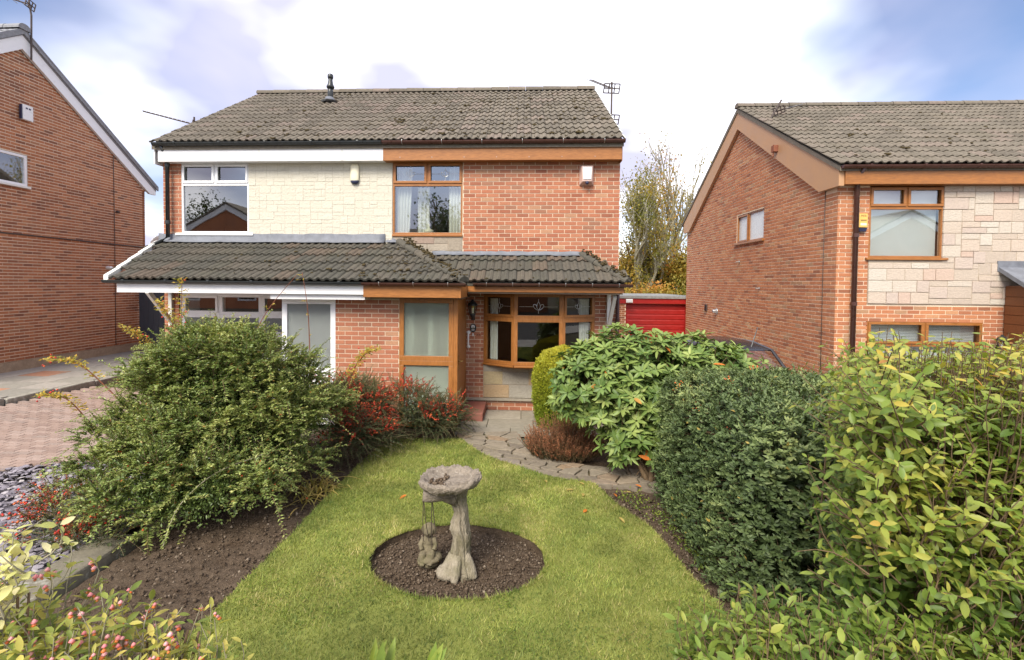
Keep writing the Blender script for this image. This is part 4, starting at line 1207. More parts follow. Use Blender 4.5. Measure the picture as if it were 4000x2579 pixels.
pipe(houseD, 'wall_cable', [(DX + .016, 13.35, 5.9), (DX + .016, 13.36, 3.3), (DX + .016, 13.35, .35)], .008, MT['metal_dark'])
pipe(houseD, 'wall_cable', [(DX + .016, 9.0, 3.345), (DX + .016, 11.5, 3.33), (DX + .016, 14.5, 3.30)], .016, MT['metal_dark'])
MB().lathe([(.05, 0), (.06, .03), (.03, .06)], (DX + .04, 13.45, 4.25), 10).build('cable_box', MT['metal_dark'], houseD)
MB().tube([(DX, 13.1, 2.62), (DX + .12, 13.1, 2.62), (DX + .17, 13.1, 2.55)], .045, 10).build('overflow_pipe', MT['white_plastic'], houseD)

# ---- side gate between the left house and the pair
gt = thing('gate', 'tall slate grey boarded side gate beside the left-hand house', 'gate', (-9.8, 14.2, 0))
for k in range(28):
    x = -11.97 + k * .156
    MB().box(x, x + .150, 14.2, 14.225 + .003 * (k % 2), .05, 2.02).build('board', MT['gate'], gt)
MB().box(-11.97, -7.61, 14.23, 14.28, 1.7, 1.82).build('rail', MT['gate'], gt)
MB().box(-11.97, -7.61, 14.23, 14.28, .3, .42).build('rail', MT['gate'], gt)

# ---- garage at the end of the drive
gg = thing('garage', 'flat roofed brick garage with red door at the end of the drive', 'garage', (4.7, 17.2, -.5))
gwall = wall_back(gg, 'front_wall', (0, 17.3, 0), FX, FN, [[(3.44, -.6), (3.74, -.6), (3.74, 1.6), (3.44, 1.6)], [(5.92, -.6), (6.4, -.6), (6.4, 1.6), (5.92, 1.6)]], MT['mortar_right'], .2)
lay_bricks(gwall, (0, 17.3, 0), FX, FN, lambda z: [(3.44, 3.74), (5.92, 6.4)], -.55, 1.6, MT['brick_left'], 60, seed=54)
MB().box(3.42, 3.52, 17.52, 22, -.6, 1.6).build('side_wall', MT['brick_left'], gg)
MB().box(3.40, 6.4, 17.24, 17.29, 1.58, 1.76).build('fascia', MT['red_paint'], gg)
MB().box(3.36, 6.45, 17.20, 22.1, 1.765, 1.85).build('flat_roof', MT['felt'], gg)
gd = MB().box(3.75, 5.91, 17.40, 17.43, -.55, 1.57).build('garage_door', MT['red_paint'], gg)
for k in range(11):
    MB().prism([(17.398, -.50 + k * .188), (17.388, -.48 + k * .188), (17.388, -.36 + k * .188), (17.398, -.34 + k * .188)], 3.80, 5.86, 'x').build('door_panel', MT['red_paint'], gd)

# ================================================================== fixtures on the houses
def box_on(parent, name, x0, x1, y0, y1, z0, z1, mat, bev=.012):
    return MB().box(x0, x1, y0, y1, z0, z1).build(name, mat, parent, bevel=bev)
def text_on(parent, name, s, M, size, mat, ext=.001):
    cu = bpy.data.curves.new(name, 'FONT'); cu.body = s; cu.size = size; cu.align_x = 'CENTER'; cu.align_y = 'CENTER'; cu.extrude = ext
    tmp = bpy.data.objects.new(name, cu); COL.objects.link(tmp)
    dg = bpy.context.evaluated_depsgraph_get()
    me = bpy.data.meshes.new_from_object(tmp.evaluated_get(dg))
    bpy.data.objects.remove(tmp)
    me.materials.clear(); me.materials.append(mat)
    o = bpy.data.objects.new(name, me); o.matrix_basis = M
    link(o, parent)
    return o
FRONT = Matrix.Rotation(R(90), 4, 'X')      # text facing -y

# cream alarm box on the cladding
t = thing('alarm_box', 'rounded cream alarm box on the cream cladding', 'alarm', (-3.22, 8.96, 4.35))
MB().lathe([(.0, -.20), (.06, -.19), (.085, -.15), (.085, .10), (.06, .14), (0, .15)], (0, 0, 0), 18, sy=.45).build('cover', MT['cream_plastic'], t, smooth=True).matrix_basis = Matrix.Translation((-3.22, 8.955, 4.37))
MB().lathe([(.0, -.03), (.06, -.02), (.083, .02), (.083, .035)], (0, 0, 0), 18, sy=.45).build('strobe', MT['navy'], t, smooth=True).matrix_basis = Matrix.Translation((-3.22, 8.957, 4.168))
# floodlight on the right half
t = thing('floodlight', 'boxy security floodlight with sensor on the upper brick wall', 'floodlight', (1.18, 8.9, 4.3))
MB().add([(1.04, 8.99, 4.10), (1.31, 8.99, 4.10), (1.31, 8.99, 4.48), (1.04, 8.99, 4.48), (1.09, 8.86, 4.16), (1.26, 8.86, 4.16), (1.28, 8.88, 4.45), (1.07, 8.88, 4.45)],
         [(0, 1, 5, 4), (1, 2, 6, 5), (2, 3, 7, 6), (3, 0, 4, 7), (4, 5, 6, 7), (3, 2, 1, 0)]).build('housing', pmat('lamp_housing', [(.50, .34, .29), (.56, .40, .34)], .4, 10, .1, None, 0, 40, .5, attr=False), t, bevel=.012)
MB().add([(1.105, 8.852, 4.20), (1.245, 8.852, 4.20), (1.26, 8.872, 4.43), (1.09, 8.872, 4.43)], [(0, 1, 2, 3)]).build('lens', MT['frosted_bright'], t)
MB().ball((1.175, 8.87, 4.135), .035, 10, 8).build('sensor', MT['navy'], t, smooth=True)
# wall lantern, number plaque, grab rail, bell push by the door
def lantern(label, x, y, z, s=1.0):
    t = thing('wall_lantern', label, 'lantern', (x, y, z))
    def q(a): return [(r_ * s, h * s) for r_, h in a]
    MB().lathe(q([(.055, .07), (.082, .22)]), (x, y, z), 6).build('glazing', MT['glass'], t)
    for k in range(6):
        a = 6.283 * k / 6
        MB().tube([(x + .056 * s * math.cos(a), y + .056 * s * math.sin(a), z + .07 * s), (x + .084 * s * math.cos(a), y + .084 * s * math.sin(a), z + .222 * s)], .006 * s, 5).build('bar', MT['black_plastic'], t)
    MB().lathe(q([(.095, .22), (.10, .235), (.06, .29), (.03, .31), (.015, .34)]), (x, y, z), 12).build('cap', MT['black_plastic'], t, smooth=True)
    MB().lathe(q([(.012, -.02), (.03, 0), (.05, .04), (.062, .07)]), (x, y, z), 12).build('base', MT['black_plastic'], t, smooth=True)
    MB().lathe(q([(.02, .08), (.022, .18)]), (x, y, z), 8).build('bulb', MT['white_plastic'], t)
    MB().tube([(x, y + .02 * s, z), (x, y + .06 * s, z - .04 * s), (x, y + .105 * s, z + .02 * s)], .012 * s, 8).build('arm', MT['black_plastic'], t, smooth=True)
    MB().box(x - .035 * s, x + .035 * s, y + .10 * s, y + .118 * s, z - .06 * s, z + .12 * s).build('back_plate', MT['black_plastic'], t)
    return t
lantern('black carriage lantern on brick beside the porch', -.93, 8.872, 1.62)
lantern('black lantern beside the front window of the house on the right', 8.60, 8.93, 1.12, .9)
t = thing('number_plaque', 'oval black house number plaque with white flower emblem', 'plaque', (-.93, 8.985, 1.41))
ov = [(math.cos(6.283 * k / 28) * .062, math.sin(6.283 * k / 28) * .082) for k in range(28)]
MB().prism([(-.93 + a, 1.41 + b) for a, b in ov], 8.975, 8.991, 'y').build('plate', MT['black_plastic'], t)
text_on(t, 'number', '88', Matrix.Translation((-.93, 8.9735, 1.375)) @ FRONT, .055, MT['white_plastic'])
em = MB()
for k in range(5):
    a = R(90 + 72 * k * .8 - 115)
    c_ = (-.93 + .022 * math.cos(a), 1.437 + .022 * math.sin(a))
    em.prism([(c_[0] + .014 * math.cos(6.283 * q / 8), c_[1] + .014 * math.sin(6.283 * q / 8)) for q in range(8)], 8.9705 - k * .0002, 8.9745, 'y')
em.build('emblem', MT['white_plastic'], t)
MB().prism([(-.965, 1.408), (-.895, 1.408), (-.90, 1.414), (-.96, 1.414)], 8.9725, 8.9745, 'y').build('emblem_leaf', MT['leaf_ivy'], t)
t = thing('grab_rail', 'white vertical grab rail on brick beside the porch', 'grab rail', (-1.015, 8.95, 1.2))
MB().tube([(-1.015, 8.985, 1.325), (-1.015, 8.93, 1.325), (-1.015, 8.915, 1.30), (-1.015, 8.915, 1.08), (-1.015, 8.93, 1.055), (-1.015, 8.985, 1.055)], .016, 10).build('rail', MT['white_plastic'], t, smooth=True)
for z in (1.325, 1.055):
    o = MB().lathe([(.036, 0), (.034, .012)], (0, 0, 0), 16).build('flange', MT['white_plastic'], t); o.matrix_basis = Matrix.Translation((-1.015, 8.991, z)) @ Matrix.Rotation(R(90), 4, 'X')
t = thing('bell_push', 'small white bell push below the number plaque', 'doorbell', (-.93, 8.985, 1.28))
MB().box(-.945, -.915, 8.972, 8.991, 1.255, 1.305).build('body', MT['white_plastic'], t, bevel=.003)
MB().box(-.936, -.924, 8.967, 8.9715, 1.282, 1.294).build('button', MT['metal'], t)
t = thing('air_brick', 'terracotta air brick with two holes beside the bell push', 'air brick', (-.83, 8.985, 1.28))
MB().box(-.88, -.775, 8.984, 8.9935, 1.255, 1.305).build('face', MT['brick_main'], t)
for x in (-.845, -.81): MB().box(x - .01, x + .01, 8.981, 8.9835, 1.27, 1.29).build('hole', MT['black_plastic'], t)
# yellow alarm on the right-hand house
t = thing('alarm_box', 'yellow alarm box lettered PIER beside the brown downpipe', 'alarm', (6.26, 9.0, 3.5))
box_on(t, 'cover', 6.14, 6.295, 9.03, 9.09, 3.345, 3.60, MT['yellow_plastic'])
MB().add([(6.145, 9.035, 3.34), (6.29, 9.035, 3.34), (6.29, 9.09, 3.34), (6.145, 9.09, 3.34), (6.16, 9.045, 3.275), (6.275, 9.045, 3.275), (6.275, 9.09, 3.275), (6.16, 9.09, 3.275)],
         [(0, 1, 2, 3), (7, 6, 5, 4), (0, 4, 5, 1), (1, 5, 6, 2), (2, 6, 7, 3), (3, 7, 4, 0)]).build('strobe', MT['navy'], t)
dkt = pmat('dark_text', [(.25, .15, .05), (.28, .17, .06)], .6, 10, .05, None, 0, 40, .3, attr=False)
text_on(t, 'lettering', 'PIER', Matrix.Translation((6.217, 9.0285, 3.555)) @ FRONT, .055, dkt)
text_on(t, 'lettering', 'ALARM', Matrix.Translation((6.217, 9.0285, 3.48)) @ FRONT, .034, dkt) if False else None
MB().box(6.165, 6.27, 9.0285, 9.0296, 3.465, 3.49).build('print_band', dkt, t)
MB().box(6.165, 6.27, 9.0285, 9.0296, 3.385, 3.425).build('print_band', MT['cream_plastic'], t)
# alarm on the left-hand house (faces +x)
t = thing('alarm_box', 'white and navy alarm box high on the left-hand gable', 'alarm', (-11.9, 10.85, 6.2))
box_on(t, 'cover', -11.97, -11.885, 10.76, 11.0, 6.07, 6.43, MT['white_plastic'])
box_on(t, 'side', -11.96, -11.90, 10.735, 10.759, 6.08, 6.42, MT['navy'], .004)
for k in range(2): MB().box(-11.884, -11.8825, 10.82 + k * .07, 10.87 + k * .07, 6.33, 6.37).build('emblem', MT['navy'], t)
# vents and taps on the right-hand gable
for lab, y, z, dz_ in (('thin grey overflow pipe stub on the right-hand gable, lower of two', 11.9, 2.20, .02), ('thin grey overflow pipe stub on the right-hand gable, under the side window', 13.0, 2.90, .02)):
    t = thing('overflow_pipe', lab, 'pipe', (5.78, y, z))
    MB().tube([(5.81, y, z), (5.70, y, z - .01)], .018, 8).build('stub', MT['metal'], t)
    MB().lathe([(.03, 0), (.03, .008)], (0, 0, 0), 10).build('collar', MT['metal'], t).matrix_basis = Matrix.Translation((5.788, y, z)) @ Matrix.Rotation(R(-90), 4, 'Y')
t = thing('wall_vent', 'small dark louvred vent low on the right-hand gable', 'vent', (5.78, 15.2, 1.55))
MB().box(5.76, 5.79, 15.13, 15.29, 1.46, 1.66).build('frame', MT['metal_dark'], t)
for k in range(4): MB().box(5.748, 5.759, 15.14, 15.28, 1.475 + k * .045, 1.50 + k * .045).build('louvre', MT['black_plastic'], t)
t = thing('boiler_flue', 'round chrome boiler flue low on the right-hand gable', 'flue', (5.74, 14.4, 1.5))
o = MB().lathe([(.09, 0), (.085, .02), (.055, .03), (.05, .12), (.035, .13)], (0, 0, 0), 14).build('pipe', MT['metal'], t, smooth=True); o.matrix_basis = Matrix.Translation((5.79, 14.4, 1.49)) @ Matrix.Rotation(R(-90), 4, 'Y')
# floodlight on the garage
t = thing('floodlight', 'small white floodlight on the red garage fascia', 'floodlight', (3.8, 17.2, 1.68))
box_on(t, 'housing', 3.72, 3.95, 17.14, 17.235, 1.61, 1.74, MT['white_plastic'])
MB().box(3.745, 3.925, 17.132, 17.139, 1.63, 1.72).build('lens', MT['frosted_bright'], t)
# television aerials
def aerial(name, label, mast, boom0, boom1, nel, el, refl, extra=None):
    t = thing(name, label, 'aerial', mast[0])
    MB().tube(mast, .02, 6).build('mast', MT['metal_dark'], t)
    def one(b0, b1):
        b0, b1 = Vector(b0), Vector(b1); d = (b1 - b0).normalized(); s = d.cross(Vector((0, 0, 1))).normalized(); u_ = s.cross(d)
        MB().tube([b0, b1], .017, 6).build('boom', MT['metal_dark'], t)
        for k in range(nel):
            p = b0.lerp(b1, (k + 1) / nel)
            MB().tube([p - s * el, p + s * el], .008, 5).build('element', MT['metal'], t)
        if refl:
            m = MB()
            for a in (-1, 1):
                m.tube([b0 + s * a * refl + u_ * refl * .55, b0 + s * a * refl - u_ * refl * .55], .013, 5)
                m.tube([b0 + s * a * refl * .35 + u_ * refl * .55, b0 + s * a * refl * .35 - u_ * refl * .55], .013, 5)
            for q in (-.55, 0, .55):
                m.tube([b0 - s * refl + u_ * q * refl, b0 + s * refl + u_ * q * refl], .013, 5)
            m.build('reflector', MT['metal_dark'], t)
    one(boom0, boom1)
    if extra: one(*extra)
    return t
aerial('tv_aerial', 'two tier television aerial on a mast behind the right roof verge', [(2.0, 11.1, 5.3), (2.0, 11.1, 6.90)], (2.0, 11.1, 6.75), (1.78, 13.0, 7.75), 8, .11, .18, ((2.0, 11.1, 6.05), (1.75, 12.4, 6.6)))
aerial('tv_aerial', 'thin slanting television aerial beyond the left roof verge', [(-7.42, 10.4, 4.8), (-7.42, 10.4, 5.95)], (-7.4, 10.4, 5.78), (-8.45, 10.2, 6.02), 12, .04, .12)
aerial('tv_aerial', 'bent television aerial on the ridge of the left-hand house', [(-11.86, 10.95, 7.55), (-11.84, 10.95, 8.6), (-11.9, 10.95, 8.95)], (-11.86, 10.95, 8.85), (-12.9, 10.6, 9.1), 6, .2, .16)
aerial('tv_aerial', 'small grey aerial lying against the tiles of the right-hand house', [(5.9, 11.9, 6.2), (6.2, 11.9, 6.75)], (6.15, 11.9, 6.5), (6.75, 12.2, 6.72), 6, .12, .14)
t = thing('wall_bracket', 'dark red bracket fixed to the tan bargeboard', 'bracket', (5.66, 11.1, 5.4))
MB().box(5.60, 5.698, 11.02, 11.14, 5.28, 5.42).build('clamp', MT['twig_red'], t)
MB().tube([(5.62, 11.08, 5.44), (5.62, 11.08, 5.18)], .014, 6).build('rod', MT['twig_red'], t)
t = thing('satellite_dish', 'grey satellite dish peeping past the porch roof', 'satellite dish', (-7.35, 9.4, 2.9))
o = MB().lathe([(.0, 0), (.1, .01), (.2, .045), (.26, .08), (.265, .08), (.2, .035), (.1, .0), (0, -.01)], (0, 0, 0), 20).build('dish', MT['metal'], t, smooth=True); o.matrix_basis = Matrix.Translation((-7.42, 9.5, 2.95)) @ Matrix.Rotation(R(35), 4, 'Z') @ Matrix.Rotation(R(70), 4, 'X')
MB().tube([(-7.42, 9.5, 2.95), (-7.3, 9.6, 2.7), (-7.07, 9.6, 2.7)], .015, 6).build('arm', MT['metal'], t)

# ================================================================== car in the drive
car = thing('parked_car', 'dark grey hatchback parked between the houses, roof showing over the hedge', 'car', (3.82, 9.3, -.36))
def loft(stations, mat, name, parent, smooth=True, bev=None):
    """stations: (y, [(x, z), ...]) half outlines mirrored"""
    v, f = [], []
    n = len(stations[0][1])
    for (y, pts) in stations:
        row = [(-x, y, z) for x, z in pts] + [(x, y, z) for x, z in pts[::-1]]
        v += row
    m = 2 * n
    for i in range(len(stations) - 1):
        for k in range(m):
            k2 = (k + 1) % m
            f.append((i * m + k, i * m + k2, (i + 1) * m + k2, (i + 1) * m + k))
    f.append(tuple(range(m - 1, -1, -1))); f.append(tuple(range((len(stations) - 1) * m, len(stations) * m)))
    return MB(Matrix.Translation((3.82, 0, -.36))).add(v, f).build(name, mat, parent, smooth=smooth)
def sec(wd_, z0, zs, zt): return [(wd_ * .93, z0), (wd_, z0 + .15), (wd_, zs - .08), (wd_ * .95, zs), (wd_ * .8, zt)]
loft([(7.25, sec(.70, .35, .55, .58)), (7.35, sec(.80, .22, .66, .70)), (7.7, sec(.86, .2, .78, .83)), (8.15, sec(.87, .2, .88, .95)), (9.0, sec(.87, .2, .92, .95)), (10.4, sec(.87, .2, .94, .96)), (10.95, sec(.85, .22, .93, .98)), (11.15, sec(.76, .3, .8, .85))], MT['car_paint'], 'body', car)
loft([(8.15, [(.80, .93), (.78, .95), (.76, .96)]), (8.72, [(.80, .95), (.66, 1.44), (.5, 1.49)]), (9.4, [(.80, .95), (.655, 1.50), (.5, 1.555)]), (10.3, [(.80, .95), (.65, 1.47), (.5, 1.52)]), (11.0, [(.78, .95), (.70, 1.08), (.6, 1.1)])], MT['glass_dark'], 'glasshouse', car, False)
loft([(8.73, [(.67, 1.45), (.66, 1.47), (.5, 1.51)]), (9.4, [(.665, 1.505), (.655, 1.53), (.5, 1.575)]), (10.3, [(.66, 1.475), (.65, 1.495), (.5, 1.54)])], MT['car_paint'], 'roof_panel', car)
CM = Matrix.Translation((3.82, 0, -.36))
for s in (-1, 1):
    MB(CM).tube([(s * .81, 8.12, .93), (s * .665, 8.72, 1.47), (s * .66, 9.4, 1.53), (s * .655, 10.3, 1.495), (s * .74, 11.0, 1.02)], .028, 6).build('roof_pillar', MT['car_paint'], car)
    MB(CM).ball((s * .98, 8.45, 1.0), (.11, .06, .075), 10, 6).build('wing_mirror', MT['black_plastic'], car, smooth=True)
    MB(CM).ball((s * .62, 7.32, .62), (.14, .06, .07), 10, 6).build('headlight', MT['frosted_bright'], car, smooth=True)
    for y in (7.95, 10.45):
        o = MB().lathe([(.2, -.09), (.30, -.08), (.31, 0), (.30, .08), (.2, .09)], (0, 0, 0), 20).build('wheel', MT['tyre'], car); o.matrix_basis = CM @ Matrix.Translation((s * .80, y, .31)) @ Matrix.Rotation(R(90), 4, 'Y')
        o2 = MB().lathe([(.19, -.1), (.17, -.1)], (0, 0, 0), 16).build('rim', MT['metal'], o); o2.matrix_basis = CM @ Matrix.Translation((s * .80, y, .31)) @ Matrix.Rotation(R(90), 4, 'Y')
MB(CM).tube([(.34, 8.80, 1.50), (.52, 8.95, 1.86)], [.012, .006], 6).build('aerial', MT['black_plastic'], car)
MB(CM).tube([(.06, 8.35, 1.13), (.4, 8.5, 1.27)], .01, 6).build('wiper', MT['black_plastic'], car)

# ================================================================== across the road (shows in the window panes)
def far_house(label, x, y, wd_, ez, az_, seed):
    t = thing('opposite_house', label, 'house', (x, y, -.1), 'houses across the road')
    h = wd_ / 2
    MB().prism([(x - h, -.1), (x + h, -.1), (x + h, ez), (x, az_), (x - h, ez)], y - 7, y, 'y').build('walls', MT['brick_left'], t)
    for s in (-1, 1):
        MB().prism([(x + s * (h + .3), ez - .25), (x + s * .001, az_ - .02), (x + s * .001, az_ + .4), (x + s * (h + .3), ez + .2)], y + .01, y + .12, 'y').build('bargeboard', MT['upvc'], t)
        MB().prism([(x + s * (h + .4), ez + .17), (x, az_ + .42), (x, az_ + .55), (x + s * (h + .4), ez + .30)], y - 7.2, y + .2, 'y').build('roof', MT['tile_roof'], t)
    for wx in (-h * .5, h * .5):
        MB().box(x + wx - .7, x + wx + .7, y + .001, y + .06, .8, 2.1).build('window', MT['upvc'], t)
        MB().box(x + wx - .6, x + wx + .6, y + .061, y + .07, .9, 2.0).build('pane', MT['interior_dark'], t)
far_house('brick gable house with white bargeboards reflected in the white upper window', -22.5, -17, 8.6, 5.4, 7.7, 1)
far_house('brick gable house across the road reflected in the far right window', 27.5, -17, 8.4, 4.9, 7.2, 2)
hp = thing('opposite_house', 'low wide tiled house across the road reflected beside the curtains', 'house', (-4, -20, 0), 'houses across the road')
MB().box(-9.5, 2, -27, -20, -.1, 4.6).build('walls', MT['brick_left'], hp)
MB().prism([(-19.6, 4.6), (-23.5, 7.0), (-27.4, 4.6)], -10, 2.5, 'x').build('roof', MT['tile_roof'], hp)
# ================================================================== garden ground
lawn_right = smooth_curve([(-.89, 6.97), (-.70, 6.62), (-.46, 6.27), (-.01, 5.88), (.44, 5.55), (.79, 5.44), (.90, 5.22), (.98, 4.93), (1.18, 4.48), (1.26, 4.12), (1.31, 3.64), (1.38, 3.32), (1.45, 2.6), (1.5, 1.3)], 5)
lawn_left = smooth_curve([(-2.06, 1.3), (-2.05, 2.6), (-2.03, 3.84), (-2.03, 4.65), (-2.03, 5.6), (-2.0, 6.3), (-1.90, 6.90)], 5)
rgl = random.Random(3)
LAWN = [(x + rgl.uniform(-.008, .008), y + rgl.uniform(-.008, .008)) for x, y in lawn_right + lawn_left]
BC = (-.505, 3.78); BRX, BRY = .725, .56
BED = [(BC[0] + BRX * math.cos(6.283 * k / 72) * rgl.uniform(.985, 1.012), BC[1] + BRY * math.sin(6.283 * k / 72) * rgl.uniform(.985, 1.012)) for k in range(72)]
LZ = .035
bm = bmesh.new()
def loop(pts, dz):
    vs_ = [bm.verts.new((x, y, gz(x, y) + dz)) for x, y in pts]
    return vs_, [bm.edges.new((vs_[i], vs_[(i + 1) % len(vs_)])) for i in range(len(vs_))]
v1, e1 = loop(LAWN, LZ); v2, e2 = loop(BED, LZ)
bmesh.ops.triangle_fill(bm, use_beauty=True, use_dissolve=False, edges=e1 + e2)
for vs_, pts in ((v1, LAWN), (v2, BED)):
    lo = [bm.verts.new((x, y, gz(x, y) - .09)) for x, y in pts]
    for i in range(len(pts)):
        j = (i + 1) % len(pts)
        f_ = bm.faces.new((vs_[i], vs_[j], lo[j], lo[i])); f_.material_index = 1
me = bpy.data.meshes.new('lawn'); bm.normal_update()
for f_ in bm.faces:
    if f_.material_index == 0 and f_.normal.z < 0: f_.normal_flip()
bm.to_mesh(me); bm.free()
me.materials.append(MT['lawn']); me.materials.append(MT['soil'])
lawn = link(bpy.data.objects.new('lawn', me)); tag(lawn, kind='structure')

# soil beds: displaced sheets
def soil_sheet(name, xx, yy, dz, amp=.03, sc=16):
    n, m = xx.shape
    z = gzv(xx, yy) + dz + amp * (fbm(np.stack([xx * sc, yy * sc, xx * 0 + 3], -1), 4) - .5) * 2
    v = np.stack([xx, yy, z], -1).reshape(-1, 3)
    i = (np.arange(n - 1)[:, None] * m + np.arange(m - 1)[None, :]).ravel()
    return np_obj(name, v, np.stack([i, i + 1, i + 1 + m, i + m], -1), MT['soil'], smooth=True, kind='structure')
th = np.linspace(0, 2 * math.pi, 121); rr = np.linspace(0, 1.02, 60)
T_, R__ = np.meshgrid(th, rr)
soil_sheet('flower_bed', BC[0] + BRX * R__ * np.cos(T_), BC[1] + BRY * R__ * np.sin(T_), -.035, .02, 22)
ly = np.linspace(1.0, 7.4, 170)
lx = np.interp(ly, [p[1] for p in lawn_left], [p[0] for p in lawn_left])
U_ = np.linspace(0, 1, 44)
soil_sheet('flower_bed', (-3.26) + (lx[:, None] + .02 + 3.26) * U_[None, :], np.repeat(ly[:, None], 44, 1), -.01, .03, 14)
lr = [p for p in lawn_right if p[1] <= 5.5]
ry_ = np.linspace(1.0, 5.42, 120)
rx_ = np.interp(ry_, [p[1] for p in lr[::-1]], [p[0] for p in lr[::-1]])
soil_sheet('flower_bed', rx_[:, None] - .02 + (2.6 - rx_[:, None]) * U_[None, :], np.repeat(ry_[:, None], 44, 1), -.01, .03, 14)
yy_ = np.linspace(5.75, 8.9, 60)
soil_sheet('flower_bed', .12 + (2.5 - .12) * U_[None, :] + 0 * yy_[:, None] + .0, np.repeat(yy_[:, None], 44, 1), -.045, .02, 14)
yy_ = np.linspace(6.9, 7.68, 30)
soil_sheet('flower_bed', -3.2 + 2.2 * U_[None, :] + 0 * yy_[:, None], np.repeat(yy_[:, None], 44, 1), -.03, .02, 14)
# clods of soil
def clods(name, px_, py_, dz, r0, r1):
    n = len(px_)
    oct_v = np.array([(1, 0, 0), (0, 1, 0), (-1, 0, 0), (0, -1, 0), (0, 0, 1), (0, 0, -1)], float)
    oct_f = np.array([(0, 1, 4), (1, 2, 4), (2, 3, 4), (3, 0, 4), (1, 0, 5), (2, 1, 5), (3, 2, 5), (0, 3, 5)])
    r_ = RNG.uniform(r0, r1, n) * RNG.choice([.6, 1, 1, 1.7], n)
    v = oct_v[None] * RNG.uniform(.6, 1.3, (n, 6, 1)) * r_[:, None, None] * np.array([1, 1, .75])
    a = RNG.uniform(0, 6.28, n); c, s = np.cos(a)[:, None], np.sin(a)[:, None]
    v = np.stack([v[..., 0] * c - v[..., 1] * s, v[..., 0] * s + v[..., 1] * c, v[..., 2]], -1)
    v += np.stack([px_, py_, gzv(px_, py_) + dz + r_ * .2], -1)[:, None, :]
    f = oct_f[None] + (np.arange(n) * 6)[:, None, None]
    return np_obj(name, v.reshape(-1, 3), f.reshape(-1, 3), MT['clod'], rnd=np.repeat(RNG.random(n), 6), kind='stuff')
a = RNG.uniform(0, 6.283, 5200); q = np.sqrt(RNG.random(5200)) * .985
tag(clods('soil_clods', BC[0] + BRX * q * np.cos(a), BC[1] + BRY * q * np.sin(a), -.025, .003, .010), 'loose brown soil crumbs filling the round bed', 'soil')
yq = RNG.uniform(2.2, 6.9, 6000); xq = RNG.uniform(-3.2, -2.06, 6000)
tag(clods('soil_clods', xq, yq, .0, .003, .011), 'loose brown soil crumbs in the border left of the lawn', 'soil')
yq = RNG.uniform(2.6, 5.3, 2500); xq = np.interp(yq, [p[1] for p in lr[::-1]], [p[0] for p in lr[::-1]]) + RNG.uniform(.02, .5, 2500)
tag(clods('soil_clods', xq, yq, .0, .004, .013), 'loose dark soil crumbs in the border beneath the dark hedge', 'soil')

# grass blades
def scatter_lawn(n):
    x = RNG.uniform(-2.1, 1.5, n); y = 1.4 + 5.6 * RNG.random(n) ** 1.25
    ok = in_poly(x, y, LAWN) & ~in_poly(x, y, BED)
    return x[ok], y[ok]
gx_, gy_ = scatter_lawn(200000)
ex, ey = [], []
for pts, m in ((BED, 60), (LAWN, 26)):
    for i in range(len(pts)):
        p, q2 = pts[i], pts[(i + 1) % len(pts)]
        t_ = RNG.random(m)
        ex.append(p[0] + (q2[0] - p[0]) * t_ + RNG.normal(0, .006, m)); ey.append(p[1] + (q2[1] - p[1]) * t_ + RNG.normal(0, .006, m))
gx_ = np.concatenate([gx_] + ex); gy_ = np.concatenate([gy_] + ey)
n = len(gx_)
hgt = RNG.uniform(.010, .032, n) * RNG.choice([.7, 1, 1, 1.35], n) * (.75 + .6 * fbm(np.stack([gx_ * 3, gy_ * 3, gx_ * 0], -1), 3))
an = RNG.uniform(0, 6.283, n); wd = RNG.uniform(.0018, .0036, n) * (1 + (gy_ - 2.5) * .18)
dx, dy = np.cos(an) * wd, np.sin(an) * wd
lean = RNG.normal(0, .55, (n, 2)) * hgt[:, None]
z0 = gzv(gx_, gy_) + LZ - .003
gvv = np.stack([np.stack([gx_ - dx, gy_ - dy, z0], -1), np.stack([gx_ + dx, gy_ + dy, z0], -1), np.stack([gx_ + lean[:, 0], gy_ + lean[:, 1], z0 + hgt], -1)], 1).reshape(-1, 3)
patch = fbm(np.stack([gx_ * 1.7, gy_ * 1.7, gx_ * 0 + 9], -1), 3)
p2_ = fbm(np.stack([gx_ * 6, gy_ * 6, gx_ * 0 + 2], -1), 3)
gr = np.clip(.48 + (patch - .5) * 1.1 + (p2_ - .5) * .8 + RNG.normal(0, .24, n), 0, 1)
grass = np_obj('grass', gvv, np.arange(3 * n).reshape(-1, 3), MT['grass'], rnd=np.repeat(gr, 3), kind='stuff')
# clover and small broad-leaved weeds in the turf
cx_, cy_ = scatter_lawn(26000)
kk = fbm(np.stack([cx_ * 2.2, cy_ * 2.2, cx_ * 0 + 5], -1), 3) > .53
cx_, cy_ = cx_[kk], cy_[kk]; nC = len(cx_)
sz = RNG.uniform(.006, .013, nC); a = RNG.uniform(0, 6.283, nC)
tv = np.array([(0, 0, 0), (.9, .55, .25), (1.5, 0, .1), (.9, -.55, .25)])
vv = tv[None] * sz[:, None, None]; c, s = np.cos(a)[:, None], np.sin(a)[:, None]
vv = np.stack([vv[..., 0] * c - vv[..., 1] * s, vv[..., 0] * s + vv[..., 1] * c, vv[..., 2]], -1) + np.stack([cx_, cy_, gzv(cx_, cy_) + LZ + RNG.uniform(.012, .024, nC)], -1)[:, None]
clover = np_obj('clover', vv.reshape(-1, 3), np.arange(4 * nC).reshape(-1, 4), MT['leaf_ivy'], rnd=np.repeat(RNG.uniform(0, .8, nC), 4), kind='stuff')
tag(clover, 'patches of small clover leaves scattered through the lawn', 'clover')
tag(grass, 'short green and straw coloured grass covering the lawn', 'grass')

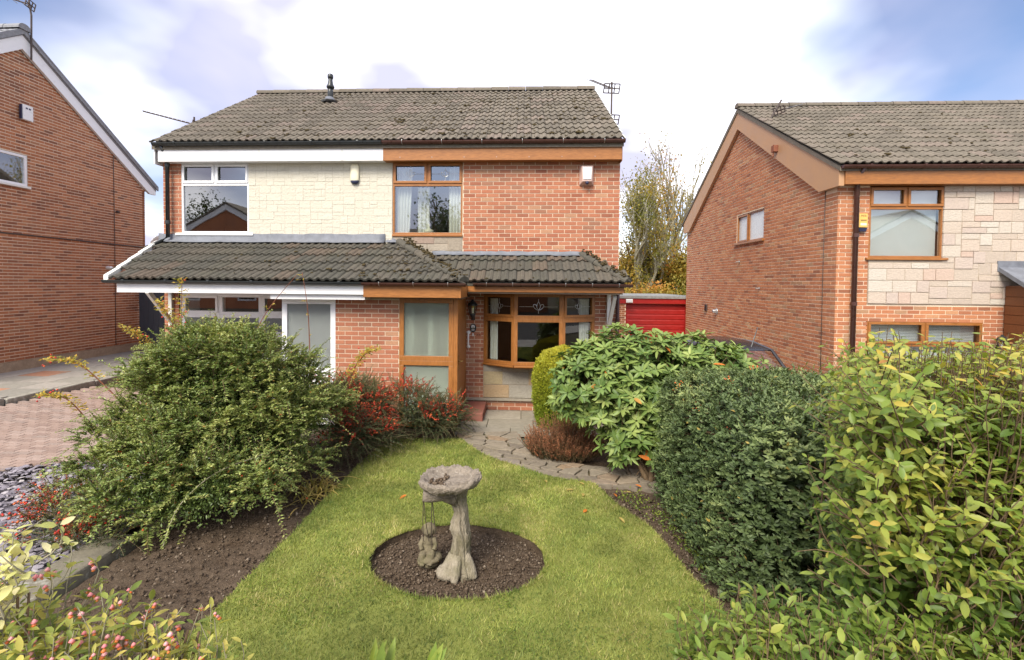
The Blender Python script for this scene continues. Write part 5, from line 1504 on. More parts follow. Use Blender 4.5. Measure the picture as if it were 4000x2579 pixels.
# ---- crazy paving path
pl_ = smooth_curve([(-1.02, 7.35), (-.95, 7.1), (-.86, 6.93), (-.68, 6.62), (-.44, 6.27), (.0, 5.89), (.45, 5.57), (.80, 5.46), (1.33, 5.37), (1.9, 5.28), (2.35, 5.25)], 4)
pr_ = smooth_curve([(-.06, 7.52), (.0, 7.2), (.05, 6.9), (.15, 6.5), (.36, 6.3), (.6, 6.15), (.85, 6.05), (1.1, 6.0), (1.5, 5.95), (1.9, 5.92), (2.35, 5.9)], 4)
PLa, PRa = np.array(pl_), np.array(pr_)
sl_ = np.concatenate([[0], np.cumsum(np.linalg.norm(np.diff((PLa + PRa) / 2, axis=0), axis=1))])
def path_pt(s, t):
    a = np.array([np.interp(s, sl_, PLa[:, k]) for k in range(2)]); b = np.array([np.interp(s, sl_, PRa[:, k]) for k in range(2)])
    return a + (b - a) * t
def clip_half(poly, p, n):
    out = []
    for i in range(len(poly)):
        a, b = poly[i], poly[(i + 1) % len(poly)]
        da, db = np.dot(a - p, n), np.dot(b - p, n)
        if da <= 0: out.append(a)
        if (da < 0 < db) or (db < 0 < da): out.append(a + (b - a) * (da / (da - db)))
    return out
rgp = random.Random(17)
pathway = tag(MB().add([(x, y, gz(x, y) - .002) for x, y in pl_] + [(x, y, gz(x, y) - .002) for x, y in pr_], [(i, i + len(pl_), i + len(pl_) + 1, i + 1)[::-1] for i in range(len(pl_) - 1)]).build('garden_path', MT['path_bed']), kind='structure')
Ls, wdt = sl_[-1], .72
seeds = []
ns, ntt = 17, 4
for i in range(ns):
    for j in range(ntt):
        seeds.append(np.array([(i + .5 + rgp.uniform(-.62, .62) + .35 * (j % 2)) * Ls / ns, (j + .5 + rgp.uniform(-.48, .48)) * wdt / ntt]))
for k, s in enumerate(seeds):
    poly = [np.array(p) for p in ((0, 0), (Ls, 0), (Ls, wdt), (0, wdt))]
    for m, o in enumerate(seeds):
        if m == k or np.linalg.norm(o - s) > .9: continue
        nrm = o - s
        poly = clip_half(poly, (o + s) / 2, nrm)
        if len(poly) < 3: break
    if len(poly) < 3: continue
    c = sum(poly) / len(poly)
    # ragged edges: subdivide and jitter
    pts = []
    for i in range(len(poly)):
        a, b = poly[i], poly[(i + 1) % len(poly)]
        pts += [a, a + (b - a) * rgp.uniform(.35, .65) + np.array([rgp.gauss(0, .006), rgp.gauss(0, .006)])]
    pts2 = []
    for p in pts:
        d = c - p; L = np.linalg.norm(d)
        p = p + d / L * min(.013, L * .3)
        w = path_pt(min(max(p[0], 0), Ls), min(max(p[1] / wdt, 0), 1)); pts2.append(w)
    top = .026 + rgp.uniform(-.006, .006); tx, ty = rgp.uniform(-.02, .02), rgp.uniform(-.02, .02)
    cw = sum(pts2) / len(pts2)
    n = len(pts2)
    vt = [(w[0], w[1], gz(w[0], w[1]) + top + (w[0] - cw[0]) * tx + (w[1] - cw[1]) * ty) for w in pts2]
    vb = [(w[0], w[1], gz(w[0], w[1]) - .02) for w in pts2]
    vi = [(v[0] + (cw[0] - v[0]) * .07, v[1] + (cw[1] - v[1]) * .07, v[2] + .004) for v in vt]
    f = [tuple(range(2 * n, 3 * n))] + [(i, (i + 1) % n, 2 * n + (i + 1) % n, 2 * n + i) for i in range(n)] + [(n + i, n + (i + 1) % n, (i + 1) % n, i) for i in range(n)]
    m_ = MB().add(vt + vb + vi, f, rgp.random())
    a_ = Vector(vi[1]) - Vector(vi[0]); b_ = Vector(vi[2]) - Vector(vi[0])
    if a_.cross(b_).z < 0: m_.f = [t[::-1] for t in m_.f]
    m_.build('paving_stone', MT['crazy'], pathway)
# dark stone edging along the lawn side
for i in range(6, len(pl_) - 8, 2):
    a, b = Vector((*pl_[i], 0)), Vector((*pl_[i + 2], 0)); d = (b - a); nn_ = Vector((-d.y, d.x, 0)).normalized() * -.016
    z = gz(a.x, a.y)
    q_ = [a + d * .02, a + d * .97, a + d * .97 + nn_ * 1.5, a + d * .02 + nn_ * 1.5]
    MB().add([(p.x, p.y, z - .03) for p in q_] + [(p.x, p.y, z + .03 + rgp.uniform(-.006, .004)) for p in q_], [(3, 2, 1, 0), (4, 5, 6, 7), (0, 1, 5, 4), (1, 2, 6, 5), (2, 3, 7, 6), (3, 0, 4, 7)], .1).build('edging_stone', MT['crazy'], pathway)

# ---- slabs by the house
patio = tag(MB().add([(-1.05, 7.4, gz(0, 7.4) - .006), (2.2, 7.4, gz(0, 7.4) - .006), (2.2, 9.0, gz(0, 9) - .006), (-1.05, 9.0, gz(0, 9) - .006)], [(0, 1, 2, 3)]).build('patio', MT['path_bed']), kind='structure')
for (y0, y1, offs) in ((7.38, 7.75, -.15), (7.76, 8.30, -.55), (8.31, 8.93, 0.0)):
    x = -1.05
    xs_ = [-1.05, -1.05 + .48 + offs + .55] if offs != 0 else [-1.05, 0.0]
    while xs_[-1] < 2.2: xs_.append(xs_[-1] + .78)
    for a, b in zip(xs_[:-1], xs_[1:]):
        z0, z1 = gz(0, y0), gz(0, y1); g = .005; e = rgp.uniform(-.003, .003)
        MB().add([(a + g, y0 + g, z0 - .03), (b - g, y0 + g, z0 - .03), (b - g, y1 - g, z1 - .03), (a + g, y1 - g, z1 - .03), (a + g, y0 + g, z0 + .012 + e), (b - g, y0 + g, z0 + .012 + e), (b - g, y1 - g, z1 + .012 + e), (a + g, y1 - g, z1 + .012 + e)],
                 [(4, 5, 6, 7), (0, 1, 5, 4), (1, 2, 6, 5), (2, 3, 7, 6), (3, 0, 4, 7)], rgp.random()).build('slab', MT['slab'], patio, bevel=.004)

# ---- left: edging, slate chippings, block paving, kerb and slabs
edge_ = thing('stone_edging', 'long lichen spotted stone edging between slate chippings and soil border', 'edging', (-3.42, 3.0, 0))
y = 2.05
while y < 3.6:
    L = rgp.uniform(.75, 1.05); x0 = -3.60 + rgp.uniform(-.015, .015); z = gz(0, y)
    MB().box(x0, x0 + .30, y + .006, y + L - .006, z - .1, z + .045 + rgp.uniform(-.008, .008)).build('edging_slab', MT['old_stone'], edge_, bevel=.02)
    y += L
n = 9000
x = RNG.uniform(-7.6, -3.6, n); y = RNG.uniform(2.0, 5.95, n)
ok = (y < 5.36 + (x + 6.27) * .45) & (x > -7.4) & (np.abs(x) < 3.2 + y * 1.1)
x, y = x[ok], y[ok]; n = len(x)
tpl = np.array([(-1, -.4, 0), (-.2, -.75, .0), (.9, -.35, .0), (.75, .5, .0), (-.3, .7, .0), (-.85, .3, .0), (0, 0, .22)])
sz = RNG.uniform(.016, .05, n)
v = tpl[None] * RNG.uniform(.7, 1.25, (n, 7, 1)) * sz[:, None, None]
ax = RNG.normal(0, .30, (n, 2)); v[..., 2] += v[..., 0] * ax[:, :1] + v[..., 1] * ax[:, 1:]
a = RNG.uniform(0, 6.28, n); c, s = np.cos(a)[:, None], np.sin(a)[:, None]
v = np.stack([v[..., 0] * c - v[..., 1] * s, v[..., 0] * s + v[..., 1] * c, v[..., 2]], -1)
v += np.stack([x, y, gzv(x, y) + .008 + RNG.uniform(0, .022, n)], -1)[:, None]
tf = np.array([(0, 1, 6), (1, 2, 6), (2, 3, 6), (3, 4, 6), (4, 5, 6), (5, 0, 6)])
sl_o = np_obj('slate_chippings', v.reshape(-1, 3), (tf[None] + (np.arange(n) * 7)[:, None, None]).reshape(-1, 3), MT['slate'], rnd=np.repeat(RNG.random(n), 7), kind='stuff')
tag(sl_o, 'grey purple slate chippings covering the ground beside the drive', 'slate chippings')
sheet('gravel_bed', -7.7, -3.58, 1.2, 6.1, -.012, MT['slate'], 12)
# block paving
bp = sheet('block_paved_drive', -9.02, -3.55, 4.6, 12.0, -.012, MT['joint_sand'], 14)
PAV = [MB().box(-.0945, .0945, -.0445, .0445, -.03, .022, r_, skip=('b',)).mesh('paving_block', MT['paver']) for r_ in np.linspace(.03, .97, 10)]
cand = []
for j in range(46):
    for i in range(24):
        px_ = -8.9 + i * .2 + .1 * (j % 2); py_ = 5.0 + j * .1
        if py_ < 5.40 + (px_ + 6.27) * .45 or px_ > -4.6: continue
        cand.append((px_, py_))
cw = np.array([(a, b, gz(a, b)) for a, b in cand])
qx, qy, qz = project(cw)
okp = (qx > -30) & (qx < 520)
order = np.argsort(np.where(okp, qz, 1e6)); single = set(int(k) for k in order[:300] if okp[k])
rest = MB()
def tiltm(a, b, z):
    sx_, sy_ = (gz(a + .1, b) - gz(a - .1, b)) / .2, (gz(a, b + .1) - gz(a, b - .1)) / .2
    return Matrix(((1, 0, -sx_, a), (0, 1, -sy_, b), (sx_, sy_, 1, z), (0, 0, 0, 1)))
for k, (a, b) in enumerate(cand):
    z = gz(a, b) + rgp.uniform(-.0015, .0015)
    if k in single:
        o = bpy.data.objects.new('paving_block', rgp.choice(PAV)); o.matrix_basis = tiltm(a, b, z); link(o, bp)
    else:
        rest.M = tiltm(a, b, z); rest.box(-.0945, .0945, -.0445, .0445, -.03, .022, rgp.random(), skip=('b',))
rest.build('paving_blocks', MT['paver'], bp, kind='stuff')
kb = thing('kerb', 'concrete kerb edging the raised slab path by the left-hand house', 'kerb', (-9.1, 9, 0))
y = 6.0
while y < 13.5:
    x0 = -9.02 - .0 * y; x1 = x0 - .04 * max(0, y - 8)
    MB(Matrix.Translation((x1, y, gz(-9.2, y + .45))) @ Matrix.Rotation(R(2.2), 4, 'Z')).box(-.15, 0, .004, .896, -.12, .10).build('kerb_stone', MT['kerb'], kb, bevel=.02)
    y += .9
sp = tag(MB().add([(-12, 5.5, .05), (-9.2, 5.5, .05), (-9.3, 14.2, -.02), (-12, 14.2, -.02)], [(0, 1, 2, 3)]).build('footpath', MT['path_bed']), kind='structure')
for j in range(12):
    for i in range(4):
        y0 = 6.0 + j * .66; x1 = -9.2 - i * .68 - .04 * max(0, y0 - 8); z = gz(-9.6, y0 + .3) + .085
        red = (i in (1, 2) and (j * 3 + i * 5) % 7 == 0)
        MB().box(max(x1 - .672, -11.96), x1, y0 + .005, y0 + .655, z - .05, z + rgp.uniform(-.004, .004), .95 if red else rgp.uniform(0, .8)).build('slab', MT['slab_grey'], sp, bevel=.006)

# ================================================================== bird bath and statuette
bb = thing('bird_bath', 'stone tree stump bird bath with rough bowl in the round soil bed', 'bird bath', (-.48, 3.63, 0))
def bark_lathe(prof, cen, n, amp, seed, vs_=(7, 2.2)):
    """prof: (z, radius, cx, cy); vertical ridges like bark"""
    rows = []
    zz = np.array([p[0] for p in prof])
    zs = np.linspace(zz[0], zz[-1], 70)
    out = []
    for z in zs:
        r_ = np.interp(z, zz, [p[1] for p in prof]); cx_ = np.interp(z, zz, [p[2] for p in prof]); cy_ = np.interp(z, zz, [p[3] for p in prof])
        t_ = np.linspace(0, 2 * np.pi, n, endpoint=False)
        tw = t_ + z * 1.3
        nz = fbm(np.stack([np.cos(tw) * vs_[0] + seed, np.sin(tw) * vs_[0] + seed, np.full(n, z * vs_[1])], -1), 4) - .5
        lump = fbm(np.stack([np.cos(t_) * 1.4 + seed * 3, np.sin(t_) * 1.4, np.full(n, z * 6)], -1), 3) - .5
        rr_ = r_ * (1 + amp * 1.6 * nz + .35 * lump)
        out.append(np.stack([cen[0] + cx_ + rr_ * np.cos(t_), cen[1] + cy_ + rr_ * np.sin(t_), np.full(n, cen[2] + z)], -1))
    v = np.concatenate(out)
    i = (np.arange(len(zs) - 1)[:, None] * n); k = np.arange(n)[None, :]
    f = np.stack([i + k, i + (k + 1) % n, i + n + (k + 1) % n, i + n + k], -1).reshape(-1, 4)
    return v, f
v, f = bark_lathe([(-.05, .118, .0, 0), (.03, .110, .0, 0), (.08, .092, .0, 0), (.16, .074, .012, 0), (.28, .069, .018, 0), (.34, .074, .002, 0), (.40, .062, .002, 0), (.47, .050, .012, 0), (.53, .056, -.005, 0), (.60, .074, -.025, 0), (.66, .105, -.045, 0)], (-.475, 3.67, 0), 90, .55, 2.0)
np_obj('pedestal', v, f, MT['bath_stone'], bb, smooth=True)
# roots around the foot
rt = MB()
for ang, ln_ in ((215, .14), (262, .12), (330, .12)):
    c_, s_ = math.cos(R(ang)), math.sin(R(ang))
    rt.tube([(-.475 + c_ * .05, 3.67 + s_ * .05, .14), (-.475 + c_ * .09, 3.67 + s_ * .09, .08), (-.475 + c_ * ln_, 3.67 + s_ * ln_, .025), (-.475 + c_ * (ln_ + .03), 3.67 + s_ * (ln_ + .03), -.02)], [.04, .042, .04, .025], 10)
rt.ball((-.555, 3.60, .02), (.095, .08, .06), 14, 10)
rt.ball((-.41, 3.61, .0), (.06, .05, .05), 12, 8)
o = rt.build('root', MT['bath_stone'], bb, smooth=True)
md = o.modifiers.new('r', 'REMESH'); md.mode = 'VOXEL'; md.voxel_size = .008; md.use_smooth_shade = True
# bowl
prof = [(.0, -.052), (.10, -.050), (.18, -.042), (.222, -.028), (.240, -.005), (.247, .018), (.242, .034), (.224, .040), (.203, .034), (.186, .014), (.168, -.004), (.12, -.012), (.05, -.015), (0, -.015)]
nb = 120
tt = np.linspace(0, 2 * np.pi, nb, endpoint=False)
pr_f = np.array(prof); tq = np.linspace(0, len(prof) - 1, 64)
pr_r = np.interp(tq, range(len(prof)), pr_f[:, 0]); pr_z = np.interp(tq, range(len(prof)), pr_f[:, 1])
rows = []
for r_, z in zip(pr_r, pr_z):
    nz = fbm(np.stack([np.cos(tt) * r_ * 42, np.sin(tt) * r_ * 42, np.full(nb, z * 42)], -1), 3) - .5
    lo = fbm(np.stack([np.cos(tt) * 1.6 + 4, np.sin(tt) * 1.6, np.full(nb, 1.)], -1), 2) - .5
    rim = 1.0 if r_ > .19 else .25
    k = 1 + .14 * lo + .16 * nz * rim
    rows.append(np.stack([r_ * k * np.cos(tt), r_ * k * np.sin(tt), z + .055 * nz * rim + .05 * lo * r_ / .24], -1))
v = np.concatenate(rows)
M = Matrix.Translation((-.545, 3.64, .725)) @ Matrix.Rotation(R(-5), 4, 'Y') @ Matrix.Rotation(R(-3), 4, 'X')
Mn = np.array(M); v = v @ Mn[:3, :3].T + Mn[:3, 3]
i = (np.arange(63)[:, None] * nb); k = np.arange(nb)[None, :]
np_obj('bowl', v, np.stack([i + k, i + (k + 1) % nb, i + nb + (k + 1) % nb, i + nb + k], -1).reshape(-1, 4), MT['bath_bowl'], bb, smooth=True)
st_ = MB().tube([(-.50, 3.63, .60), (-.60, 3.62, .635), (-.70, 3.61, .615), (-.755, 3.60, .62)], [.07, .062, .055, .05], 14).build('branch_stub', MT['bath_bowl'], bb, smooth=True)
# pebbles in the bowl
pb = MB()
for _ in range(46):
    a_, q_ = rgp.uniform(1.8, 4.2), rgp.uniform(.06, .17)
    pb.ball((-.545 + q_ * math.cos(a_), 3.64 + q_ * math.sin(a_), .712 + q_ * .04), rgp.uniform(.007, .014), 6, 4, rgp.random())
pb.build('pebbles', MT['clod'], bb, smooth=True, kind='stuff')
# child statuette on a swing
fg = thing('garden_statuette', 'small weathered stone child in a hat sitting below the bird bath', 'statuette', (-.735, 3.74, 0))
sx, sy = -.735, 3.74
m = MB()
m.ball((sx, sy, .02), (.075, .07, .05), 12, 8)                               # mound
m.ball((sx + .045, sy - .01, .055), (.045, .05, .04), 10, 8)
m.ball((sx - .005, sy + .01, .11), (.05, .042, .055), 12, 8)                   # hips
m.ball((sx - .003, sy + .012, .165), (.040, .034, .055), 12, 8)                # chest
m.tube([(sx - .03, sy + .01, .195), (sx - .052, sy - .015, .155), (sx - .035, sy - .045, .13)], [.019, .017, .014], 8)
m.tube([(sx + .03, sy + .01, .195), (sx + .05, sy - .015, .16), (sx + .04, sy - .045, .135)], [.019, .017, .014], 8)
m.tube([(sx - .022, sy - .005, .10), (sx - .03, sy - .06, .10), (sx - .028, sy - .065, .04), (sx - .028, sy - .085, .03)], [.028, .024, .019, .016], 8)
m.tube([(sx + .022, sy - .005, .10), (sx + .026, sy - .06, .105), (sx + .022, sy - .068, .05), (sx + .02, sy - .088, .038)], [.028, .024, .019, .016], 8)
m.tube([(sx, sy + .01, .205), (sx, sy + .006, .225)], [.018, .018], 8)
m.ball((sx, sy, .25), (.035, .036, .040), 12, 10)                              # head
m.ball((sx, sy - .036, .247), (.007, .008, .007), 6, 5)                        # nose
m.ball((sx, sy + .012, .258), (.052, .014, .052), 14, 8)                       # hat brim
m.ball((sx, sy + .028, .262), (.040, .036, .040), 12, 8)                       # hat crown
m.ball((sx + .01, sy - .03, .06), (.075, .06, .035), 12, 8)                     # folded skirt
m.v = [((x - sx) * 1.25 + sx, (y - sy) * 1.2 + sy, z * 1.04) for x, y, z in m.v]
o = m.build('figure', MT['statue'], fg, smooth=True)
md = o.modifiers.new('r', 'REMESH'); md.mode = 'VOXEL'; md.voxel_size = .005; md.use_smooth_shade = True
for k, (x0, x1) in enumerate(((-.752, -.77), (-.752, -.725), (-.685, -.70), (-.685, -.655))):
    MB().tube([(x0, 3.61, .60), ((x0 + x1) / 2, 3.63, .40), (x1, 3.70, .14 if k > 1 else .20)], .0032, 5).build('rope', MT['metal_dark'], fg)
# ================================================================== vegetation toolkit
def nrm(a):
    return a / np.maximum(np.linalg.norm(a, axis=-1, keepdims=True), 1e-9)
T_SMALL = (np.array([(0, 0, 0), (.42, .5, .07), (.5, 0, -.02), (.42, -.5, .07), (1, 0, -.06)]), np.array([(0, 2, 1), (0, 3, 2), (1, 2, 4), (2, 3, 4)]))
_b = [(0, 0, 0)]
for a, w, u in ((.22, .40, .01), (.5, .5, .0), (.78, .34, -.035)):
    _b += [(a, w, u + .07 * w), (a, 0, u - .03), (a, -w, u + .07 * w)]
_b.append((1, 0, -.10))
_f = [(0, 2, 1), (0, 3, 2)]
for k in (1, 4):
    _f += [(k, k + 1, k + 4), (k, k + 4, k + 3), (k + 1, k + 2, k + 5), (k + 1, k + 5, k + 4)]
_f += [(7, 8, 10), (8, 9, 10)]
T_BIG = (np.array(_b), np.array(_f))

def leaf_frames(D, N):
    D = nrm(D); S_ = nrm(np.cross(N, D)); return D, S_, np.cross(D, S_)

def leaf_geo(P, D, N, L, Wd, tpl):
    tv, tf = tpl
    D, S_, U = leaf_frames(D, N)
    v = P[:, None] + D[:, None] * (L[:, None] * tv[None, :, 0])[..., None] + S_[:, None] * (Wd[:, None] * tv[None, :, 1])[..., None] + U[:, None] * (L[:, None] * tv[None, :, 2])[..., None]
    f = tf[None] + (np.arange(len(P)) * len(tv))[:, None, None]
    return v.reshape(-1, 3), f.reshape(-1, 3)

def leaf_obj(name, parent, P, D, N, L, Wd, rnd, mat, tpl=T_SMALL, singles=0, single_name='leaf'):
    """all leaves as one mesh, except the ones that show largest, which are objects"""
    if singles:
        px, py, z = project(P)
        ok = (px > 0) & (px < 4000) & (py > 0) & (py < 2579) & (z > .1)
        sc = np.where(ok, L / np.maximum(z, .1), 0)
        idx = np.argsort(-sc)[:singles * 3]
        idx = RNG.permutation(idx)[:singles]
        mask = np.zeros(len(P), bool); mask[idx] = True
        D_, S_, U_ = leaf_frames(D, N)
        key = []
        tv, tf = tpl
        for r_ in np.linspace(.02, .98, 12):
            key.append(np_mesh(single_name, tv, tf, mat, np.full(len(tv), r_), True))
        for i in np.nonzero(mask)[0]:
            o = bpy.data.objects.new(single_name, key[int(min(.999, max(0, rnd[i])) * 12)])
            d, s, u, p = D_[i] * L[i], S_[i] * Wd[i], U_[i] * L[i], P[i]
            o.matrix_basis = Matrix(((d[0], s[0], u[0], p[0]), (d[1], s[1], u[1], p[1]), (d[2], s[2], u[2], p[2]), (0, 0, 0, 1)))
            link(o, parent)
        k = ~mask
        P, D, N, L, Wd, rnd = P[k], D[k], N[k], L[k], Wd[k], rnd[k]
    v, f = leaf_geo(P, D, N, L, Wd, tpl)
    return np_obj(name, v, f, mat, parent, rnd=np.repeat(np.clip(rnd, 0, 1), len(tpl[0])), smooth=True, kind='stuff')

def tubes_np(name, parent, A, B, ra, rb, mat, bend=None, k=5, sides=4, kind='stuff'):
    """many thin twigs at once, straight or sagging"""
    n = len(A)
    t = np.linspace(0, 1, k)
    C_ = A[:, None] + (B - A)[:, None] * t[None, :, None]
    if bend is not None: C_ = C_ + bend[:, None] * (t * (1 - t) * 4)[None, :, None]
    d = nrm(B - A); ref = np.array([.3, .2, .93]); a = nrm(np.cross(d, ref)); b = np.cross(d, a)
    ang = np.linspace(0, 2 * np.pi, sides, endpoint=False)
    rad = ra[:, None] + (rb - ra)[:, None] * t[None]
    v = C_[:, :, None] + (a[:, None, None] * np.cos(ang)[None, None, :, None] + b[:, None, None] * np.sin(ang)[None, None, :, None]) * rad[:, :, None, None]
    i = np.arange(k - 1)[:, None] * sides; q = np.arange(sides)[None]
    f = np.stack([i + q, i + (q + 1) % sides, i + sides + (q + 1) % sides, i + sides + q], -1).reshape(-1, 4)
    f = f[None] + (np.arange(n) * k * sides)[:, None, None]
    return np_obj(name, v.reshape(-1, 3), f.reshape(-1, 4), mat, parent, smooth=True, kind=kind)

def lobes_surface(lobes, n, rmin=.6, rmax=1.0, zfloor=None, updirs=-.35):
    lb = np.array(lobes, float)
    area = lb[:, 3] * lb[:, 4] + lb[:, 3] * lb[:, 5] + lb[:, 4] * lb[:, 5]
    k = RNG.choice(len(lb), n, p=area / area.sum())
    d = nrm(RNG.normal(size=(n, 3))); 
    fl = d[:, 2] < updirs; d[fl, 2] *= -1
    r_ = RNG.uniform(rmin, rmax, n)[:, None]
    P = lb[k, :3] + d * lb[k, 3:6] * r_
    nr = nrm(d / lb[k, 3:6])
    if zfloor is not None:
        g = gzv(P[:, 0], P[:, 1]) + zfloor
        P[:, 2] = np.maximum(P[:, 2], g + RNG.uniform(0, .1, n))
    return P, nr

def sprays(P0, dirs, ln, droop, nodes, leaf_l, leaf_w, jit=.25, spread=.9, per=2, up=.25):
    """leaves set along arching twigs; returns leaf arrays, t along twig"""
    n = len(P0)
    t = (np.arange(nodes) + .5) / nodes
    dirs = nrm(dirs)
    g = np.array([0, 0, -1.0])
    pos = P0[:, None] + dirs[:, None] * (ln[:, None] * t[None])[..., None] + g * (droop[:, None] * ln[:, None] * t[None] ** 2)[..., None]
    tan = nrm(dirs[:, None] * np.ones((1, nodes, 1)) + g * (2 * droop[:, None] * t[None])[..., None])
    side = nrm(np.cross(tan, np.array([0, 0, 1.0])) + 1e-6)
    out = []
    for s in range(per):
        sg = 1 if s % 2 == 0 else -1
        jitv = RNG.normal(0, jit, pos.shape)
        D = nrm(tan * .55 + side * sg * spread + np.array([0, 0, up]) + jitv)
        P = pos + RNG.normal(0, .004, pos.shape)
        N = nrm(np.cross(D, side) * 0 + np.array([0, 0, 1.0]) + RNG.normal(0, .4, pos.shape))
        out.append((P.reshape(-1, 3), D.reshape(-1, 3), N.reshape(-1, 3)))
    P = np.concatenate([o[0] for o in out]); D = np.concatenate([o[1] for o in out]); N = np.concatenate([o[2] for o in out])
    tt_ = np.tile(np.tile(t, n), per); tw = np.tile(np.repeat(np.arange(n), nodes), per)
    L = leaf_l * RNG.uniform(.65, 1.25, len(P)) * (1.05 - .4 * tt_); Wd = leaf_w * RNG.uniform(.75, 1.2, len(P)) * (1.05 - .4 * tt_)
    end = P0 + dirs * ln[:, None] + g * (droop * ln)[:, None]
    return P, D, N, L, Wd, tt_, tw, end

def berries(name, parent, P, r_, mat):
    oct_v = np.array([(1, 0, 0), (.5, .87, 0), (-.5, .87, 0), (-1, 0, 0), (-.5, -.87, 0), (.5, -.87, 0), (0, 0, 1), (0, 0, -1)], float)
    oct_f = np.array([(i, (i + 1) % 6, 6) for i in range(6)] + [((i + 1) % 6, i, 7) for i in range(6)])
    n = len(P); rr_ = r_ * RNG.uniform(.7, 1.2, n)
    v = oct_v[None] * rr_[:, None, None] + P[:, None]
    f = oct_f[None] + (np.arange(n) * 8)[:, None, None]
    return np_obj(name, v.reshape(-1, 3), f.reshape(-1, 3), mat, parent, rnd=np.repeat(RNG.random(n), 8), smooth=True, kind='stuff')

def stems(parent, base, targets, r0, mat, name='branch', spread=.12, wob=.1):
    """a few stout branches from the base to points inside the bush"""
    rg = random.Random(len(targets))
    for tgt in targets:
        b = Vector(base) + Vector((rg.gauss(0, spread), rg.gauss(0, spread), -.05)); e = Vector(tgt)
        mid = b.lerp(e, .5) + Vector((rg.gauss(0, wob), rg.gauss(0, wob), .05))
        MB().tube(smooth_curve([tuple(b), tuple(b.lerp(mid, .5) + Vector((rg.gauss(0, .02), rg.gauss(0, .02), 0))), tuple(mid), tuple(e)], 4), list(np.linspace(r0, r0 * .35, 13)), 7).build(name, mat, parent, smooth=True)

# ------------------------------------------------------------------ pyracantha, left of the lawn
pyr = thing('pyracantha_shrub', 'big sprawling green firethorn shrub left of the lawn', 'shrub', (-3.1, 4.9, 0))
LB = [(-3.25, 5.15, .72, 1.02, .88, .90), (-3.0, 4.55, .55, .68, .6, .6), (-3.75, 4.9, .58, .5, .6, .74), (-2.55, 5.25, .60, .45, .55, .62), (-3.6, 4.35, .32, .5, .42, .40), (-3.45, 5.25, 1.15, .52, .46, .5), (-2.8, 5.05, 1.0, .48, .46, .5), (-2.6, 4.75, .35, .36, .38, .38), (-2.85, 4.05, .24, .40, .30, .30), (-3.3, 4.1, .28, .42, .34, .34), (-2.75, 4.2, .30, .46, .36, .38), (-3.15, 4.0, .30, .42, .34, .34), (-3.3, 4.95, .90, .95, .78, .80), (-3.75, 4.5, .5, .5, .5, .5)]
SC, sn = lobes_surface(LB, 175, .80, 1.0, .06)
SR = RNG.uniform(.13, .26, len(SC))
P0, nr = lobes_surface([(c[0], c[1], c[2], r_, r_, r_ * .8) for c, r_ in zip(SC, SR)], 6400, .35, .95, .03)
lump_t = RNG.uniform(-.14, .2, len(SC))
near_l = np.argmin(((P0[:, None] - SC[None]) ** 2).sum(-1), 1)
dirs = nr * .8 + sn[near_l] * .35 + np.array([0, 0, .30]) + RNG.normal(0, .40, nr.shape)
ln = RNG.uniform(.10, .24, len(P0)) * RNG.choice([.8, 1, 1, 1, 1.8], len(P0)); dr_ = RNG.uniform(.1, .6, len(P0))
P, D, N, L, Wd, tt_, tw, end = sprays(P0, dirs, ln, dr_, 17, .040, .019)
shade = RNG.random(len(P0)) * .22 + lump_t[near_l]
rnd = .22 + shade[tw] + .3 * tt_ + RNG.normal(0, .1, len(P))
rnd = np.where(RNG.random(len(P)) < .025, RNG.uniform(.9, 1, len(P)), np.clip(rnd, 0, .88))
leaf_obj('foliage', pyr, P, D, N, L, Wd, rnd, MT['leaf_pyr'])
# inner, darker leaves
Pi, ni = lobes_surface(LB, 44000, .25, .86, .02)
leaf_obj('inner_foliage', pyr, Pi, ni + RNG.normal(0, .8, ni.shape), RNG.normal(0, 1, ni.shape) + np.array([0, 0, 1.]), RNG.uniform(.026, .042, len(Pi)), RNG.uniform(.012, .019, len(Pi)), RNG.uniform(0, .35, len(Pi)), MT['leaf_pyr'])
tubes_np('twigs', pyr, P0, end, np.full(len(P0), .0032), np.full(len(P0), .0012), MT['bark'], bend=np.array([0, 0, 1.0])[None] * (dr_ * ln * .25)[:, None])
stems(pyr, (-3.1, 4.95, 0), [(-3.6, 5.1, .9), (-2.7, 4.9, .9), (-3.1, 4.5, .6), (-3.9, 4.8, .6), (-2.4, 5.3, .7), (-3.2, 5.5, 1.2)], .03, MT['bark'])
sel = RNG.choice(len(P), 420, replace=False)
sel = sel[(P[sel][:, 2] < .75)]
berries('berries', pyr, P[sel] + RNG.normal(0, .008, (len(sel), 3)), .011, MT['berry_red'])
# one long arching shoot at the front
sh = MB().tube(smooth_curve([(-2.45, 4.35, .62), (-2.72, 4.05, .55), (-2.88, 3.85, .38), (-2.92, 3.75, .22), (-2.90, 3.65, .1)], 5), .004, 5).build('arching_shoot', MT['bark_grey'], pyr)
pc_ = np.array(smooth_curve([(-2.45, 4.35, .62), (-2.72, 4.05, .55), (-2.88, 3.85, .38), (-2.92, 3.75, .22), (-2.90, 3.65, .1)], 22))
pp = np.repeat(pc_, 3, 0) + RNG.normal(0, .006, (len(pc_) * 3, 3))
leaf_obj('shoot_leaves', pyr, pp, RNG.normal(0, 1, pp.shape), RNG.normal(0, .4, pp.shape) + np.array([0, 0, 1.]), RNG.uniform(.018, .032, len(pp)), RNG.uniform(.009, .014, len(pp)), RNG.uniform(.5, .85, len(pp)), MT['leaf_pyr'])
